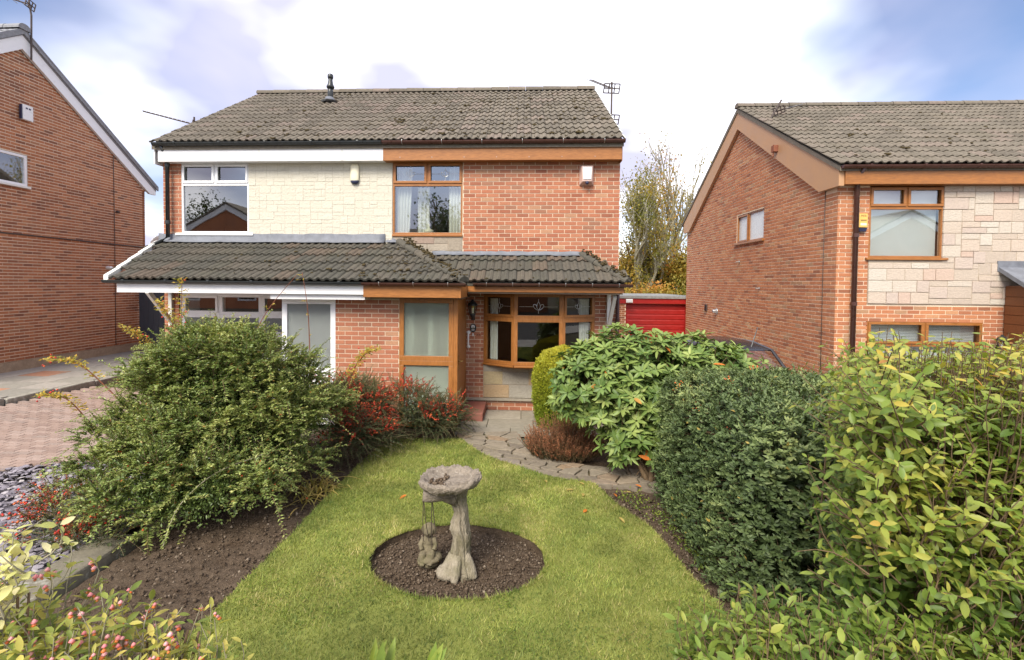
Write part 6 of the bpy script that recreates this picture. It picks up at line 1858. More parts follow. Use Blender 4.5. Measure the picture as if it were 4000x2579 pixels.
# ------------------------------------------------------------------ low cotoneaster spreading onto the slate, front left
def cotoneaster(label, lobes, n, red, base, zr, nodes=24, bn=3200, ll=.021):
    t = thing('cotoneaster_shrub', label, 'shrub', base)
    P0, nr = lobes_surface(lobes, n, .5, .98, .02)
    dirs = nr * .8 + RNG.normal(0, .4, nr.shape) + np.array([0, 0, .18])
    ln = RNG.uniform(.12, .34, n); dr_ = RNG.uniform(.1, .5, n)
    P, D, N, L, Wd, tt_, tw, end = sprays(P0, dirs, ln, dr_, nodes, ll, ll * .55, spread=1.0)
    hz = (P[:, 2] - zr[0]) / (zr[1] - zr[0])
    cl = fbm(P * 3.2, 2)
    isred = (RNG.random(n) < red)[tw] & (hz > .35) & (cl > .47)
    rnd = np.clip(.15 + .5 * hz + RNG.normal(0, .16, len(P)), 0, .9)
    k = isred & (RNG.random(len(P)) < .75)
    leaf_obj('foliage', t, P[~k], D[~k], N[~k], L[~k], Wd[~k], rnd[~k], MT['leaf_cot'])
    if k.any(): leaf_obj('red_foliage', t, P[k], D[k], N[k], L[k], Wd[k], RNG.random(k.sum()), MT['leaf_red'])
    kb_ = np.nonzero(isred)[0]
    if len(kb_):
        kb_ = RNG.choice(kb_, min(bn, len(kb_)), replace=False)
        berries('berries', t, P[kb_] + RNG.normal(0, .006, (len(kb_), 3)) + np.array([0, 0, .008]), .0115, MT['berry_red'])
    tubes_np('twigs', t, P0, end, np.full(n, .0035), np.full(n, .0012), MT['bark'], bend=np.array([0, 0, 1.0])[None] * (dr_ * ln * .25)[:, None])
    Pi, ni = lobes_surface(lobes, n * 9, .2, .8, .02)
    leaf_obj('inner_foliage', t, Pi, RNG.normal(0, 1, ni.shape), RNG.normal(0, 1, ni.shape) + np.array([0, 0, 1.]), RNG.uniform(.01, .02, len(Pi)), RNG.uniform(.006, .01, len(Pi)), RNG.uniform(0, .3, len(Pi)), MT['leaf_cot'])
    stems(t, base, [tuple(P0[i]) for i in range(0, 40, 6)], .014, MT['bark'], spread=.15)
    return t
cotoneaster('red berried cotoneaster in front of the porch', [(-2.30, 6.55, .38, .50, .50, .52), (-1.72, 6.95, .32, .58, .42, .48), (-1.18, 7.25, .12, .42, .36, .38), (-2.05, 6.2, .15, .42, .4, .32), (-1.45, 7.0, .10, .5, .32, .28), (-2.45, 6.75, .5, .4, .35, .42), (-2.55, 6.35, .48, .42, .40, .48), (-2.2, 5.95, .22, .32, .35, .34)], 2700, .5, (-1.9, 6.8, -.1), (0.0, .85))
cotoneaster('low red berried cotoneaster creeping over the slate chippings', [(-4.15, 4.15, .10, .42, .36, .16), (-3.85, 3.82, .07, .34, .26, .12), (-4.4, 4.4, .10, .3, .3, .14), (-3.55, 3.75, .05, .3, .2, .1)], 360, .5, (-4.0, 4.1, 0), (.0, .2), 20, 260)

# ------------------------------------------------------------------ wild rose with yellowing leaves
rose = thing('rose_bush', 'leggy wild rose with yellow leaves and red hips behind the big shrub', 'rose', (-4.0, 5.6, 0))
canes = [[(-3.95, 5.5, 0), (-4.05, 5.55, 1.1), (-4.1, 5.5, 1.7), (-4.02, 5.4, 2.28)], [(-3.95, 5.5, 0), (-4.2, 5.5, 1.0), (-4.45, 5.4, 1.5), (-4.62, 5.3, 1.72)],
         [(-3.95, 5.5, 0), (-4.0, 5.5, 1.2), (-4.18, 5.45, 1.75), (-4.32, 5.4, 2.02)], [(-3.4, 5.6, .8), (-3.28, 5.6, 1.5), (-3.1, 5.6, 1.9), (-2.72, 5.6, 2.36)], [(-2.6, 5.7, .8), (-2.62, 5.7, 1.6), (-2.6, 5.6, 2.0), (-2.66, 5.6, 2.38)],
         [(-2.2, 5.6, .6), (-2.1, 5.7, 1.1), (-1.95, 5.7, 1.35), (-1.78, 5.7, 1.45)], [(-4.5, 4.8, .6), (-4.75, 4.7, 1.0), (-4.95, 4.6, 1.08)], [(-4.3, 4.9, .9), (-4.7, 4.8, 1.35), (-5.0, 4.75, 1.42)]]
RP, RD, RN, HP = [], [], [], []
for ci, c in enumerate(canes):
    pts = smooth_curve(c, 12)
    MB().tube(pts, list(np.linspace(.008, .0028, len(pts))), 6).build('cane', MT['twig_red'], rose, smooth=True)
    pts = np.array(pts)
    lf = .35 if ci in (3, 4) else 1
    for p in pts[len(pts) // 3:]:
        for _ in range(5 if lf == 1 else 1):
            if RNG.random() > .75 * lf: continue
            d = RNG.normal(0, 1, 3); d[2] = abs(d[2]) * .3
            for k in range(4):
                RP.append(p + d / np.linalg.norm(d) * .018 * (k + .5)); RD.append(d + RNG.normal(0, .6, 3)); RN.append(RNG.normal(0, .5, 3) + np.array([0, -.3, 1]))
    if ci not in (3, 4):
        for _ in range(7): HP.append(pts[-1 - RNG.integers(0, len(pts) // 2)] + RNG.normal(0, .05, 3))
RP, RD, RN = np.array(RP), np.array(RD), np.array(RN)
leaf_obj('leaves', rose, RP, RD, RN, RNG.uniform(.025, .045, len(RP)), RNG.uniform(.014, .022, len(RP)), RNG.random(len(RP)), MT['leaf_rose'])
berries('rose_hips', rose, np.array(HP), .013, MT['berry_red'])

# ------------------------------------------------------------------ strappy clump at the lawn edge
iris = thing('strap_leaf_clump', 'straw coloured strap leaved clump flopping onto the lawn edge', 'plant', (-2.15, 5.1, -.04))
n = 110
b0 = np.stack([RNG.normal(-2.25, .10, n), RNG.normal(5.05, .16, n), np.full(n, -.03)], -1)
d = RNG.normal(0, .55, (n, 3)); d[:, 0] += .35; d[:, 1] -= .15; d[:, 2] = RNG.uniform(.35, .9, n)
d = nrm(d); ln = RNG.uniform(.22, .48, n)
k = 7; t_ = np.linspace(0, 1, k)
cen = b0[:, None] + d[:, None] * (ln[:, None] * t_)[..., None] - np.array([0, 0, 1.]) * ((ln * RNG.uniform(.4, .8, n))[:, None] * t_ ** 2)[..., None]
sd = nrm(np.cross(d, np.array([0, 0, 1.])))
wv = .009 * (1 - t_ ** 2 * .9)
v = np.stack([cen - sd[:, None] * wv[None, :, None], cen + sd[:, None] * wv[None, :, None]], 2)
i_ = np.arange(k - 1) * 2
f = np.stack([i_, i_ + 1, i_ + 3, i_ + 2], -1)[None] + (np.arange(n) * 2 * k)[:, None, None]
np_obj('leaves', v.reshape(-1, 3), f.reshape(-1, 4), MT['straw'], iris, rnd=np.repeat(RNG.random(n), 2 * k), smooth=True, kind='stuff')

# ------------------------------------------------------------------ rhododendron
rho = thing('rhododendron_bush', 'broad leaved pale green rhododendron between the path and the dark hedge', 'shrub', (1.6, 5.75, 0))
RL = [(1.40, 6.10, 1.02, .85, .62, .72), (2.25, 6.20, 1.0, .72, .55, .64), (.92, 6.0, .92, .58, .5, .62), (1.30, 5.74, .62, .50, .38, .56), (2.7, 6.3, .98, .5, .45, .52), (1.38, 5.62, .32, .34, .28, .30), (1.75, 5.75, .6, .5, .4, .6)]
P0, nr = lobes_surface(RL, 1050, .70, 1.02, .10, -.6)
P1, n1 = lobes_surface(RL, 260, .35, .72, .15, -.6)
P0 = np.concatenate([P0, P1]); nr = np.concatenate([nr, n1])
ax_ = nrm(nr * .8 + np.array([0, -.1, .65]) + RNG.normal(0, .22, nr.shape))
LP, LD, LN, LR = [], [], [], []
for p, a_ in zip(P0, ax_):
    m = RNG.integers(8, 13)
    e1 = nrm(np.cross(a_, RNG.normal(0, 1, 3))); e2 = np.cross(a_, e1)
    tone = RNG.uniform(.05, .75)
    for k in range(m):
        an_ = 6.283 * k / m + RNG.normal(0, .15)
        rad_ = e1 * math.cos(an_) + e2 * math.sin(an_)
        inner = k % 3 == 0
        lift = RNG.uniform(.35, .8) if inner else RNG.uniform(-.15, .35)
        LP.append(p + rad_ * .008); LD.append(rad_ + a_ * lift); LN.append(a_ - rad_ * lift * .8 + RNG.normal(0, .1, 3)); LR.append(np.clip(tone + RNG.normal(0, .1) + (.12 if inner else 0), 0, .965) if RNG.random() > .006 else 1.0)
LP, LD, LN, LR = map(np.array, (LP, LD, LN, LR))
leaf_obj('foliage', rho, LP, LD, LN, RNG.uniform(.08, .15, len(LP)), RNG.uniform(.031, .050, len(LP)), LR, MT['leaf_rhodo'], T_BIG, singles=280)
tubes_np('twigs', rho, P0 - ax_ * RNG.uniform(.15, .3, len(P0))[:, None], P0, np.full(len(P0), .006), np.full(len(P0), .004), MT['bark'])
stems(rho, (1.55, 5.62, 0), [(1.2, 5.9, .8), (1.7, 6.1, 1.1), (2.2, 6.2, .9), (.9, 6.0, .8), (1.4, 5.8, .6), (2.6, 6.3, .9), (1.9, 5.9, .9)], .032, MT['bark'], spread=.06)

# ------------------------------------------------------------------ clipped dark hedge
hd = thing('clipped_hedge', 'dark green clipped hedge block right of the lawn', 'hedge', (2.2, 4.3, 0))
def rbox(n, lo, hi, p=5.0, shell=(.86, 1.0)):
    c = (np.array(lo) + np.array(hi)) / 2; h = (np.array(hi) - np.array(lo)) / 2
    d = RNG.uniform(-1, 1, (n, 3)); m = np.abs(d).max(1); 
    k = RNG.integers(0, 3, n); d[np.arange(n), k] = np.sign(d[np.arange(n), k])
    q_ = (np.abs(d) ** p).sum(1) ** (1 / p)
    s = d / q_[:, None]
    nn_ = nrm(np.sign(s) * np.abs(s) ** (p - 1) / h)
    return c + s * h * RNG.uniform(shell[0], shell[1], n)[:, None], nn_
HLO, HHI = (1.44, 3.08, -.30), (3.35, 5.40, 1.40)
P0, nr = rbox(8200, HLO, HHI, 5.5, (.92, .985))
bulge = (fbm(P0 * 2.6, 3) - .5) * .16
P0 = P0 + nr * bulge[:, None]
keep = (P0[:, 2] > .03)
P0, nr = P0[keep], nr[keep]
dirs = nr * .8 + np.array([0, 0, .35]) + RNG.normal(0, .45, nr.shape)
ln = RNG.uniform(.05, .11, len(P0)); dr_ = RNG.uniform(0, .3, len(P0))
P, D, N, L, Wd, tt_, tw, end = sprays(P0, dirs, ln, dr_, 5, .050, .0225, jit=.5)
N = nrm(N * .4 + nr[tw] * .9)
tone = np.clip(.35 + (fbm(P0 * 4, 2) - .5) * .8 + RNG.normal(0, .1, len(P0)) + .12 * nr[:, 2], 0, .9)
rnd = np.clip(tone[tw] + .18 * tt_ + RNG.normal(0, .1, len(P)), 0, .95); rnd = np.where(RNG.random(len(P)) < .004, 1, rnd)
leaf_obj('foliage', hd, P, D, N, L, Wd, rnd, MT['leaf_hedge'])
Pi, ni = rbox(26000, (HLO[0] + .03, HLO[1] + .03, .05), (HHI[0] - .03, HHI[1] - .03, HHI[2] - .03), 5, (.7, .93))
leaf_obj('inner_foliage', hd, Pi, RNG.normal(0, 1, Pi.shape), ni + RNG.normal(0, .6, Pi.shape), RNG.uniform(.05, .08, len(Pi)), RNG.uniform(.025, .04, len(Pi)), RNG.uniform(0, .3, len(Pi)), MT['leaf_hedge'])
tubes_np('twigs', hd, P0[::3] - nr[::3] * .12, P0[::3], np.full(len(P0[::3]), .003), np.full(len(P0[::3]), .0012), MT['bark'])
stems(hd, (2.2, 4.3, 0), [(1.8, 3.7, .9), (1.8, 4.4, 1.0), (1.9, 5.0, 1.0), (2.6, 4.4, 1.0), (2.6, 3.7, .9)], .025, MT['bark'], spread=.3)
bs = []
for c in ((1.56, 4.75, 1.28), (1.58, 4.9, 1.2), (1.85, 4.3, 1.44), (2.3, 4.8, 1.46), (1.55, 4.2, 1.2), (2.75, 4.2, 1.45), (1.62, 3.75, 1.15)):
    bs.append(np.array(c) + RNG.normal(0, .02, (12, 3)))
berries('berries', hd, np.concatenate(bs), .008, MT['berry_orange'])
# small seedlings at the foot of the hedge
ug = thing('ground_cover', 'small leafy seedlings along the foot of the dark hedge', 'seedlings', (1.4, 4.6, 0)); ug['kind'] = 'stuff'
n = 700
yq = RNG.uniform(3.7, 5.2, n); xq = np.interp(yq, [p[1] for p in lr[::-1]], [p[0] for p in lr[::-1]]) + RNG.uniform(.12, .4, n)
leaf_obj('leaves', ug, np.stack([xq, yq, gzv(xq, yq) + RNG.uniform(0, .09, n)], -1), RNG.normal(0, 1, (n, 3)), RNG.normal(0, .3, (n, 3)) + np.array([0, 0, 1.]), RNG.uniform(.02, .04, n), RNG.uniform(.01, .02, n), RNG.random(n), MT['leaf_ivy'])

# ------------------------------------------------------------------ golden conifer and heather
gcn = thing('golden_conifer', 'rounded golden conifer clipped in front of the bay window', 'conifer', (.70, 7.95, -.13))
n = 21000
zz = RNG.uniform(0, 1, n) ** .85; th_ = RNG.uniform(0, 6.283, n)
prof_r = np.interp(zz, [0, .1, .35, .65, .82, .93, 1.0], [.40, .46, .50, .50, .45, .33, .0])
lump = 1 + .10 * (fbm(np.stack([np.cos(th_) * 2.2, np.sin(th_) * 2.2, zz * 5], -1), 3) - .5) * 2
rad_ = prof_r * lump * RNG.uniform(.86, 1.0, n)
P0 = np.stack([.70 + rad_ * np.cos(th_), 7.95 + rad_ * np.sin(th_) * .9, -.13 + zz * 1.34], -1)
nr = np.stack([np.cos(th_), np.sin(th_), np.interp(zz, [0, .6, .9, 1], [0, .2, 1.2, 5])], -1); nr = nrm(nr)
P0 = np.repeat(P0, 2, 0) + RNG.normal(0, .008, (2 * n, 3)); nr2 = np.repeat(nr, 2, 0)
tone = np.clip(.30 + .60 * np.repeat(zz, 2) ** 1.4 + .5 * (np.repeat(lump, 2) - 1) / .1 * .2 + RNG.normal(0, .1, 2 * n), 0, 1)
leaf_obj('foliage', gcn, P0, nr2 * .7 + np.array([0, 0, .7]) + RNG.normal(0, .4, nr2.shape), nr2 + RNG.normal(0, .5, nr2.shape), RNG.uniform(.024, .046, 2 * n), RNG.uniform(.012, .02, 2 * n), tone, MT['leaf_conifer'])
MB().tube([(.70, 7.95, -.16), (.71, 7.95, .5), (.70, 7.95, 1.0)], [.05, .04, .01], 8).build('trunk', MT['bark'], gcn, smooth=True)
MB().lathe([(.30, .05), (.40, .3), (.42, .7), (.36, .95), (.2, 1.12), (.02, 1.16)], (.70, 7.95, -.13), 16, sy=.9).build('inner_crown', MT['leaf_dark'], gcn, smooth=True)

hea = thing('heather_clump', 'rusty brown heather clump beside the crazy paving', 'heather', (.66, 6.42, -.08))
n = 900
a_ = RNG.uniform(0, 6.283, n); q_ = np.sqrt(RNG.random(n))
P0 = np.stack([.60 + .46 * q_ * np.cos(a_), 6.42 + .30 * q_ * np.sin(a_), np.full(n, -.08) + .02], -1)
dirs = np.stack([np.cos(a_) * q_ * .45, np.sin(a_) * q_ * .45, np.full(n, 1.0)], -1) + RNG.normal(0, .20, (n, 3))
ln = RNG.uniform(.22, .58, n) * (1.12 - .5 * q_ ** 2) * (.75 + .5 * fbm(P0 * 5, 2))
P, D, N, L, Wd, tt_, tw, end = sprays(P0, dirs, ln, np.full(n, .05), 17, .028, .0115, spread=.7, up=.6)
k = tt_ > .12
leaf_obj('foliage', hea, P[k], D[k], N[k], L[k] * 1.1, Wd[k] * 1.2, np.clip(-.2 + .95 * tt_[k] + (RNG.random(n) * .35)[tw[k]] + RNG.normal(0, .12, k.sum()), 0, 1), MT['leaf_heather'])
tubes_np('twigs', hea, P0, end, np.full(n, .0022), np.full(n, .001), MT['bark'])

# ------------------------------------------------------------------ big leaved hedges near the camera
def leafy_hedge(name, label, cat, base, shoots, n_leaf_nodes, leaf_l, leaf_w, mat, rmap, stem_list, singles=250, twigm=None, start=.25):
    """shoots: arrays (A, B) of upright shoots; leaves in pairs along their upper part"""
    t = thing(name, label, cat, base)
    A, B = shoots
    n = len(A)
    tn = start + (1 - start) * (np.arange(n_leaf_nodes) + .6) / n_leaf_nodes
    bend = RNG.normal(0, .03, (n, 3))
    pos = A[:, None] + (B - A)[:, None] * tn[None, :, None] + bend[:, None] * (tn * (1 - tn) * 4)[None, :, None]
    ax_ = nrm(B - A)
    rot = RNG.uniform(0, 6.283, (n, 1)) + np.arange(n_leaf_nodes)[None] * 1.57
    e1 = nrm(np.cross(ax_, np.array([.2, .9, .1]))); e2 = np.cross(ax_, e1)
    Ps, Ds, Ns, Ts = [], [], [], []
    for sg in (0, math.pi):
        r_ = e1[:, None] * np.cos(rot + sg)[..., None] + e2[:, None] * np.sin(rot + sg)[..., None]
        lift = RNG.uniform(.1, .8, (n, n_leaf_nodes, 1))
        Ds.append(r_ + ax_[:, None] * lift + RNG.normal(0, .18, r_.shape)); Ns.append(ax_[:, None] - r_ * lift * .7 + RNG.normal(0, .25, r_.shape))
        Ps.append(pos + r_ * .004); Ts.append(np.broadcast_to(tn[None], (n, n_leaf_nodes)))
    P, D, N, T = [np.concatenate([x.reshape(-1, 3) if x.ndim == 3 else x.ravel() for x in q]) for q in (Ps, Ds, Ns, Ts)]
    kk = RNG.random(len(P)) < .9
    P, D, N, T = P[kk], D[kk], N[kk], T[kk]
    L = leaf_l * RNG.uniform(.55, 1.2, len(P)) * (1.1 - .35 * T); Wd = L * leaf_w * RNG.uniform(.85, 1.15, len(P))
    leaf_obj('foliage', t, P, D, N, L, Wd, rmap(P, T), mat, T_BIG, singles=singles)
    tubes_np('shoots', t, A, B, np.full(n, .0036), np.full(n, .0014), twigm or MT['bark'], bend=bend)
    for pts, r0 in stem_list:
        MB().tube(smooth_curve(pts, 5), list(np.linspace(r0, r0 * .4, (len(pts) - 1) * 5 + 1)), 6).build('stem', MT['bark'], t, smooth=True)
    return t

# tall hedge at the right edge
n = 1700
bx = RNG.uniform(1.62, 3.3, n); by = RNG.uniform(1.75, 2.9, n)
top = 1.88 + .05 * np.sin(bx * 7) + RNG.normal(0, .05, n) + .06 * (bx - 1.5)
bx = np.maximum(bx, .68 * by + .08 + RNG.uniform(0, .2, n)); edge = np.clip((.68 * by + .45 - bx) / .4, 0, 1)
low = 1.30 + .25 * RNG.random(n) - .55 * edge * RNG.random(n)
A = np.stack([bx, by, low], -1); B = np.stack([bx + RNG.normal(0, .08, n) - edge * .10, by + RNG.normal(0, .07, n) - .08, top - edge * RNG.uniform(0, .35, n)], -1)
# side shoots on the lawn face
m = 1150
sx_ = RNG.uniform(1.68, 1.92, m); sy_ = RNG.uniform(1.75, 2.9, m); sz_ = RNG.uniform(.35, 1.75, m)
sx_ = .68 * sy_ + RNG.uniform(.06, .28, m)
okk = (sy_ > 2.2) | (sz_ > 1.25) | (RNG.random(m) < .55)
sx_, sy_, sz_ = sx_[okk], sy_[okk], sz_[okk]; m = len(sx_)
A2 = np.stack([sx_, sy_, sz_], -1); B2 = A2 + np.stack([-RNG.uniform(.05, .26, m), RNG.normal(-.05, .1, m), RNG.uniform(.05, .3, m)], -1)
m = 420
A3 = np.stack([RNG.uniform(1.75, 3.0, m), RNG.uniform(1.8, 2.5, m), RNG.uniform(.35, 1.25, m)], -1)
A3 = A3[A3[:, 0] > .72 * A3[:, 1] + .1]
B3 = A3 + np.stack([RNG.normal(-.06, .08, len(A3)), RNG.normal(-.08, .07, len(A3)), RNG.uniform(.06, .24, len(A3))], -1)
m = 420
A4 = np.stack([RNG.uniform(1.40, 2.3, m), RNG.uniform(1.70, 2.0, m), RNG.uniform(.95, 1.62, m)], -1)
A4 = A4[A4[:, 0] > .80 * A4[:, 1] + .02]
B4 = A4 + np.stack([RNG.normal(-.03, .06, len(A4)), RNG.normal(-.06, .05, len(A4)), RNG.uniform(.12, .32, len(A4))], -1)
A = np.concatenate([A, A2, A3, A4]); B = np.concatenate([B, B2, B3, B4])
sts = []
rgh = random.Random(5)
for k in range(90):
    x = rgh.uniform(1.75, 3.3); y = rgh.uniform(1.95, 2.9)
    b = (2.0 + (x - 2.0) * .75, 2.4 + (y - 2.4) * .7, -.05)
    e = (x + rgh.gauss(0, .12), y + rgh.gauss(0, .12), rgh.uniform(1.3, 1.75))
    sts.append(([b, (b[0] * .5 + e[0] * .5 + rgh.gauss(0, .14), b[1] * .5 + e[1] * .5 + rgh.gauss(0, .12), .7), e], rgh.uniform(.005, .012)))
leafy_hedge('tall_hedge', 'tall yellowing green hedge with bare lower stems at the right edge', 'hedge', (2.4, 2.4, 0), (A, B), 6, .058, .42, MT['leaf_privet'],
            lambda P, T: np.clip(.27 + .48 * (P[:, 2] - 1.3) + .42 * (fbm(P * 4, 2) - .5) * 2 + RNG.normal(0, .17, len(P)), 0, 1), sts, 280)
# low front hedge, bottom right
n = 900
bx = RNG.uniform(.62, 1.95, n); by = RNG.uniform(1.25, 1.75, n)
top = 1.12 - .10 * np.clip((.78 - bx) / .16, 0, 1) - .08 * np.clip((bx - 1.15) / .3, 0, 1) + RNG.normal(0, .035, n) + .02 * np.sin(bx * 9)
A = np.stack([bx, by, np.full(n, .72)], -1); B = np.stack([bx + RNG.normal(0, .06, n), by + RNG.normal(0, .06, n), top], -1)
sts = [([(x, 1.5, 0), (x + .05, 1.52, .4), (x + rgh.gauss(0, .1), 1.5 + rgh.gauss(0, .1), .9)], .012) for x in np.linspace(.7, 1.9, 16)]
leafy_hedge('low_hedge', 'low bright green hedge along the bottom right corner', 'hedge', (1.4, 1.5, 0), (A, B), 6, .060, .42, MT['leaf_privet'],
            lambda P, T: np.clip(.24 + .25 * (fbm(P * 5, 2) - .5) * 2 + .25 * (P[:, 2] - .9) + RNG.normal(0, .15, len(P)), 0, 1), sts, 200)
# few upright leaves at the bottom edge
n = 7
bx = np.array([-.50, -.455, -.43, -.335, -.31, -.29, -.47]); A = np.stack([bx, np.full(n, 1.50), np.full(n, .93)], -1)
B = A + np.stack([RNG.normal(0, .01, n), RNG.normal(0, .01, n), np.array([.14, .15, .1, .11, .14, .09, .1])], -1)
t = thing('laurel_shoot', 'upright broad green leaves poking up at the bottom edge of the lawn', 'shrub', (-.4, 1.5, 0))
leaf_obj('leaves', t, np.repeat(A, 2, 0) + RNG.normal(0, .008, (2 * n, 3)), np.repeat(B - A, 2, 0) + RNG.normal(0, .035, (2 * n, 3)), np.tile(np.array([[.1, -1., .3]]), (2 * n, 1)) + RNG.normal(0, .4, (2 * n, 3)), RNG.uniform(.10, .15, 2 * n), RNG.uniform(.028, .036, 2 * n), RNG.uniform(.2, .5, 2 * n), MT['leaf_privet'], T_BIG, singles=6)
for x in (-.46, -.31): MB().tube([(x, 1.5, -.02), (x + .01, 1.5, .5), (x, 1.5, 1.0)], .006, 6).build('stem', MT['bark'], t)
# spindle shrub, bottom left
n = 190
bx = -1.12 - .78 * RNG.random(n); by = RNG.uniform(1.32, 1.68, n)
top = np.interp(bx, [-1.9, -1.7, -1.45, -1.2, -.95], [1.12, 1.11, 1.07, .94, .74]) + RNG.normal(0, .05, n)
A = np.stack([bx + RNG.normal(0, .03, n), by, top - RNG.uniform(.2, .4, n)], -1); B = np.stack([bx + RNG.normal(.03, .05, n), by + RNG.normal(0, .05, n), top], -1)
sts = [([(-1.4 + rgh.gauss(0, .1), 1.6, -.02), (x * .5 - .7, 1.6, .4), (x, 1.58 + rgh.gauss(0, .1), .95)], .012) for x in np.linspace(-1.85, -1.2, 14)]
spn = leafy_hedge('spindle_shrub', 'yellowing spindle shrub with pink and orange berries, bottom left corner', 'shrub', (-1.4, 1.6, 0), (A, B), 6, .057, .38, MT['leaf_spindle'],
            lambda P, T: np.clip(.28 + .40 * (fbm(P * 4, 2) - .5) * 2 + RNG.normal(0, .22, len(P)), 0, 1), sts, 260, MT['bark_grey'])
cl = B[RNG.choice(n, 46, replace=False)] - np.array([0, 0, .035])
bp_, bo_ = [], []
for c in cl:
    for _ in range(RNG.integers(2, 6)):
        p = c + RNG.normal(0, .022, 3); bp_.append(p); bo_.append(p + np.array([RNG.normal(0, .005), RNG.normal(0, .005), -.010]))
berries('pink_capsules', spn, np.array(bp_), .0095, MT['spindle_pink'])
berries('orange_seeds', spn, np.array(bo_), .0075, MT['berry_orange'])
n = 26
bx = RNG.uniform(-1.85, -1.66, n); A = np.stack([bx, RNG.uniform(1.4, 1.6, n), RNG.uniform(1.05, 1.3, n)], -1)
B = A + np.stack([RNG.normal(.02, .05, n), RNG.normal(0, .05, n), RNG.uniform(.1, .2, n)], -1)
sts = [([(-1.7, 1.5, 0), (-1.72, 1.5, .6), (-1.7 + rgh.gauss(0, .06), 1.5, 1.2)], .01) for _ in range(3)]
leafy_hedge('variegated_shrub', 'pale cream yellow leaved shrub at the left edge', 'shrub', (-1.7, 1.5, 0), (A, B), 4, .060, .45, MT['leaf_pale'], lambda P, T: RNG.random(len(P)), sts, 90, MT['bark_grey'], start=.1)

# fallen leaves
for k, (x, y) in enumerate(((1.02, 5.02), (.66, 5.0), (.50, 5.15), (.62, 4.62), (.95, 4.55), (1.12, 5.15), (1.35, 5.3), (.72, 5.32), (.3, 5.35), (-1.2, 4.9))):
    me = np_mesh('fallen_leaf', T_BIG[0], T_BIG[1], MT['leaf_rhodo'] if k % 3 == 0 else MT['straw'], np.full(len(T_BIG[0]), 1.0 if k % 3 == 0 else RNG.uniform(.6, 1)), True)
    o = bpy.data.objects.new('fallen_leaf', me)
    o.matrix_basis = Matrix.Translation((x, y, gz(x, y) + LZ + .022)) @ Matrix.Rotation(RNG.uniform(0, 6), 4, 'Z') @ Matrix.Rotation(RNG.normal(0, .2), 4, 'X') @ Matrix.Diagonal((.10, .032, .10, 1))
    COL.objects.link(o); tag(o, 'fallen orange leaf lying near the end of the path' if k % 3 == 0 else 'fallen straw coloured leaf lying on the far part of the lawn', 'leaf', 'fallen orange leaves' if k % 3 == 0 else 'fallen straw coloured leaves')

# ================================================================== trees
def branch_tree(seed, base, h, r0, levels, spread, upb, nch, trunk_frac=.25):
    """returns tube segments and tip points"""
    rg = random.Random(seed)
    segs, tips = [], []
    def grow(p, d, ln, r_, lev):
        pts = [p]; q = p
        for k in range(4):
            d = (d + Vector((rg.gauss(0, .09), rg.gauss(0, .09), rg.gauss(0, .05) + upb * .12))).normalized()
            q = q + d * ln / 4; pts.append(q)
        segs.append((pts, r_, r_ * .66))
        if lev == 0:
            tips.extend(pts[1:]); return
        if lev == 1: tips.extend(pts[2:])
        for k in range(nch[lev - 1]):
            t_ = rg.uniform(.35, 1.0) if k else 1.0
            pp = pts[min(4, int(t_ * 4))]
            dd = (d + Vector((rg.gauss(0, spread), rg.gauss(0, spread), rg.gauss(0, spread * .5) + upb))).normalized()
            grow(pp, dd, ln * rg.uniform(.55, .8), r_ * .66, lev - 1)
    grow(Vector(base), Vector((rg.gauss(0, .05), rg.gauss(0, .05), 1)), h * trunk_frac, r0, levels)
    return segs, tips
def tree(name, label, base, h, r0, levels, spread, upb, nch, leafm, nleaf, ll, jit, seed, barkm='bark', rm=(.0, 1.0), tf=.25, sides=5, group='trees beyond the gardens'):
    t = thing(name, label, 'tree', base, group)
    segs, tips = branch_tree(seed, base, h, r0, levels, spread, upb, nch, tf)
    mb = MB()
    for pts, a, b in segs: mb.tube(pts, list(np.linspace(a, b, len(pts))), sides if a > .03 else 4, cap=False)
    mb.build('trunk', MT[barkm], t, smooth=True, kind='stuff')
    tp = np.array([tuple(p) for p in tips])
    idx = RNG.integers(0, len(tp), nleaf)
    P = tp[idx] + RNG.normal(0, jit, (nleaf, 3))
    tone = rm[0] + (rm[1] - rm[0]) * np.clip(.5 + (fbm(P * .8, 2) - .5) * 2 + RNG.normal(0, .16, nleaf), 0, 1)
    leaf_obj('crown', t, P, RNG.normal(0, 1, (nleaf, 3)), RNG.normal(0, .7, (nleaf, 3)) + np.array([0, 0, 1.]), ll * RNG.uniform(.6, 1.3, nleaf), ll * .55 * RNG.uniform(.7, 1.2, nleaf), tone, MT[leafm])
    return t
G = -.5
tree('ash_tree', 'tall sparse tree with bare upright twigs nearest the right-hand gable', (9.6, 31, G), 15.0, .17, 5, .40, .50, [2, 3, 3, 3, 4], 'leaf_autumn', 1800, .17, .3, 11, 'bark_grey', (.3, .9), .30)
tree('ash_tree', 'tall sparse tree with thin bare twigs in the middle of the gap', (8.4, 30, G), 14.2, .16, 5, .42, .5, [2, 3, 3, 3, 4], 'leaf_autumn', 2600, .16, .3, 12, 'bark_grey', (.15, .8), .30)
tree('birch_tree', 'slim pale stemmed tree with thin ochre leaves beside the semi gable', (6.9, 29, G), 13.2, .14, 5, .42, .45, [2, 3, 3, 3, 4], 'leaf_autumn', 4200, .15, .3, 13, 'bark_grey', (.1, .75), .28)
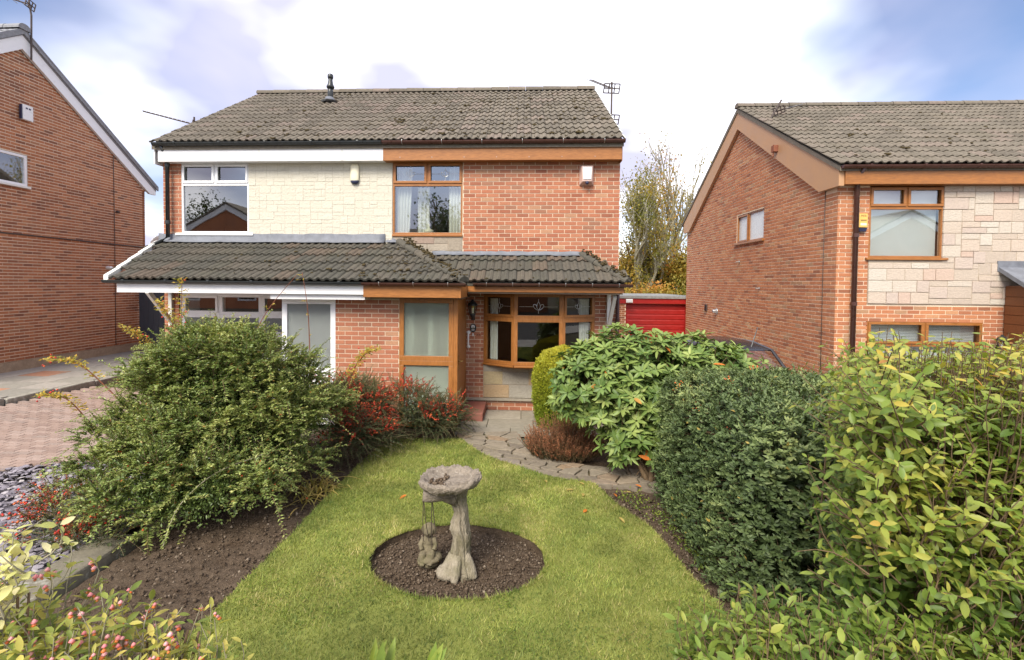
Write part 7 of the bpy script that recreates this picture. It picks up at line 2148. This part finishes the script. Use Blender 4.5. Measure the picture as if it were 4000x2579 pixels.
tree('sycamore_tree', 'dense dark green tree low behind the bare trunks', (8.0, 33, G), 6.6, .2, 4, .8, .12, [3, 4, 4, 5], 'leaf_dark', 18000, .22, .5, 14, 'bark', (0, 1), .26)
tree('maple_tree', 'yellow and orange autumn tree next to the right-hand house', (9.7, 29, G), 7.2, .14, 4, .7, .25, [3, 4, 4, 4], 'leaf_autumn', 9000, .18, .4, 15, 'bark', (.3, 1), .26)
tree('hazel_tree', 'golden green bushy tree just above the garage roof', (6.3, 24.5, G), 5.0, .09, 4, .75, .2, [3, 4, 4, 5], 'leaf_autumn', 16000, .14, .35, 16, 'bark_grey', (.1, .95), .22)
tree('hazel_tree', 'greener bushy tree above the right end of the garage roof', (8.2, 24.8, G), 4.7, .09, 4, .75, .2, [3, 4, 4, 5], 'leaf_autumn', 14000, .14, .35, 17, 'bark_grey', (0, .6), .22)
tree('lime_tree', 'yellow green tree leaning out behind the semi gable', (6.2, 31, G), 8.6, .16, 4, .65, .3, [3, 4, 4, 4], 'leaf_autumn', 8000, .18, .45, 18, 'bark', (.3, .9), .28)
# trees across the road, seen in the panes
tree('street_tree', 'leafy tree across the road reflected above the gable', (-29, -24, 0), 13, .25, 4, .7, .25, [3, 4, 4, 4], 'leaf_dark', 9000, .3, .7, 21, 'bark', (0, 1), .26, group='trees across the road')
tree('street_tree', 'tall dark tree across the road reflected in the brown upper window', (-6.5, -15, 0), 12, .25, 4, .55, .4, [3, 4, 4, 4], 'leaf_dark', 8000, .26, .55, 22, 'bark', (0, .8), .28, group='trees across the road')
tree('street_tree', 'bushy tree across the road reflected in the bay window', (3.5, -12, 0), 6.5, .2, 4, .75, .2, [3, 4, 4, 4], 'leaf_dark', 9000, .22, .5, 23, 'bark', (0, .9), .22, group='trees across the road')
tree('street_tree', 'bushy tree across the road reflected in the right-hand window', (20, -22, 0), 9, .2, 4, .75, .2, [3, 4, 4, 4], 'leaf_dark', 7000, .28, .6, 24, 'bark', (0, .9), .22, group='trees across the road')
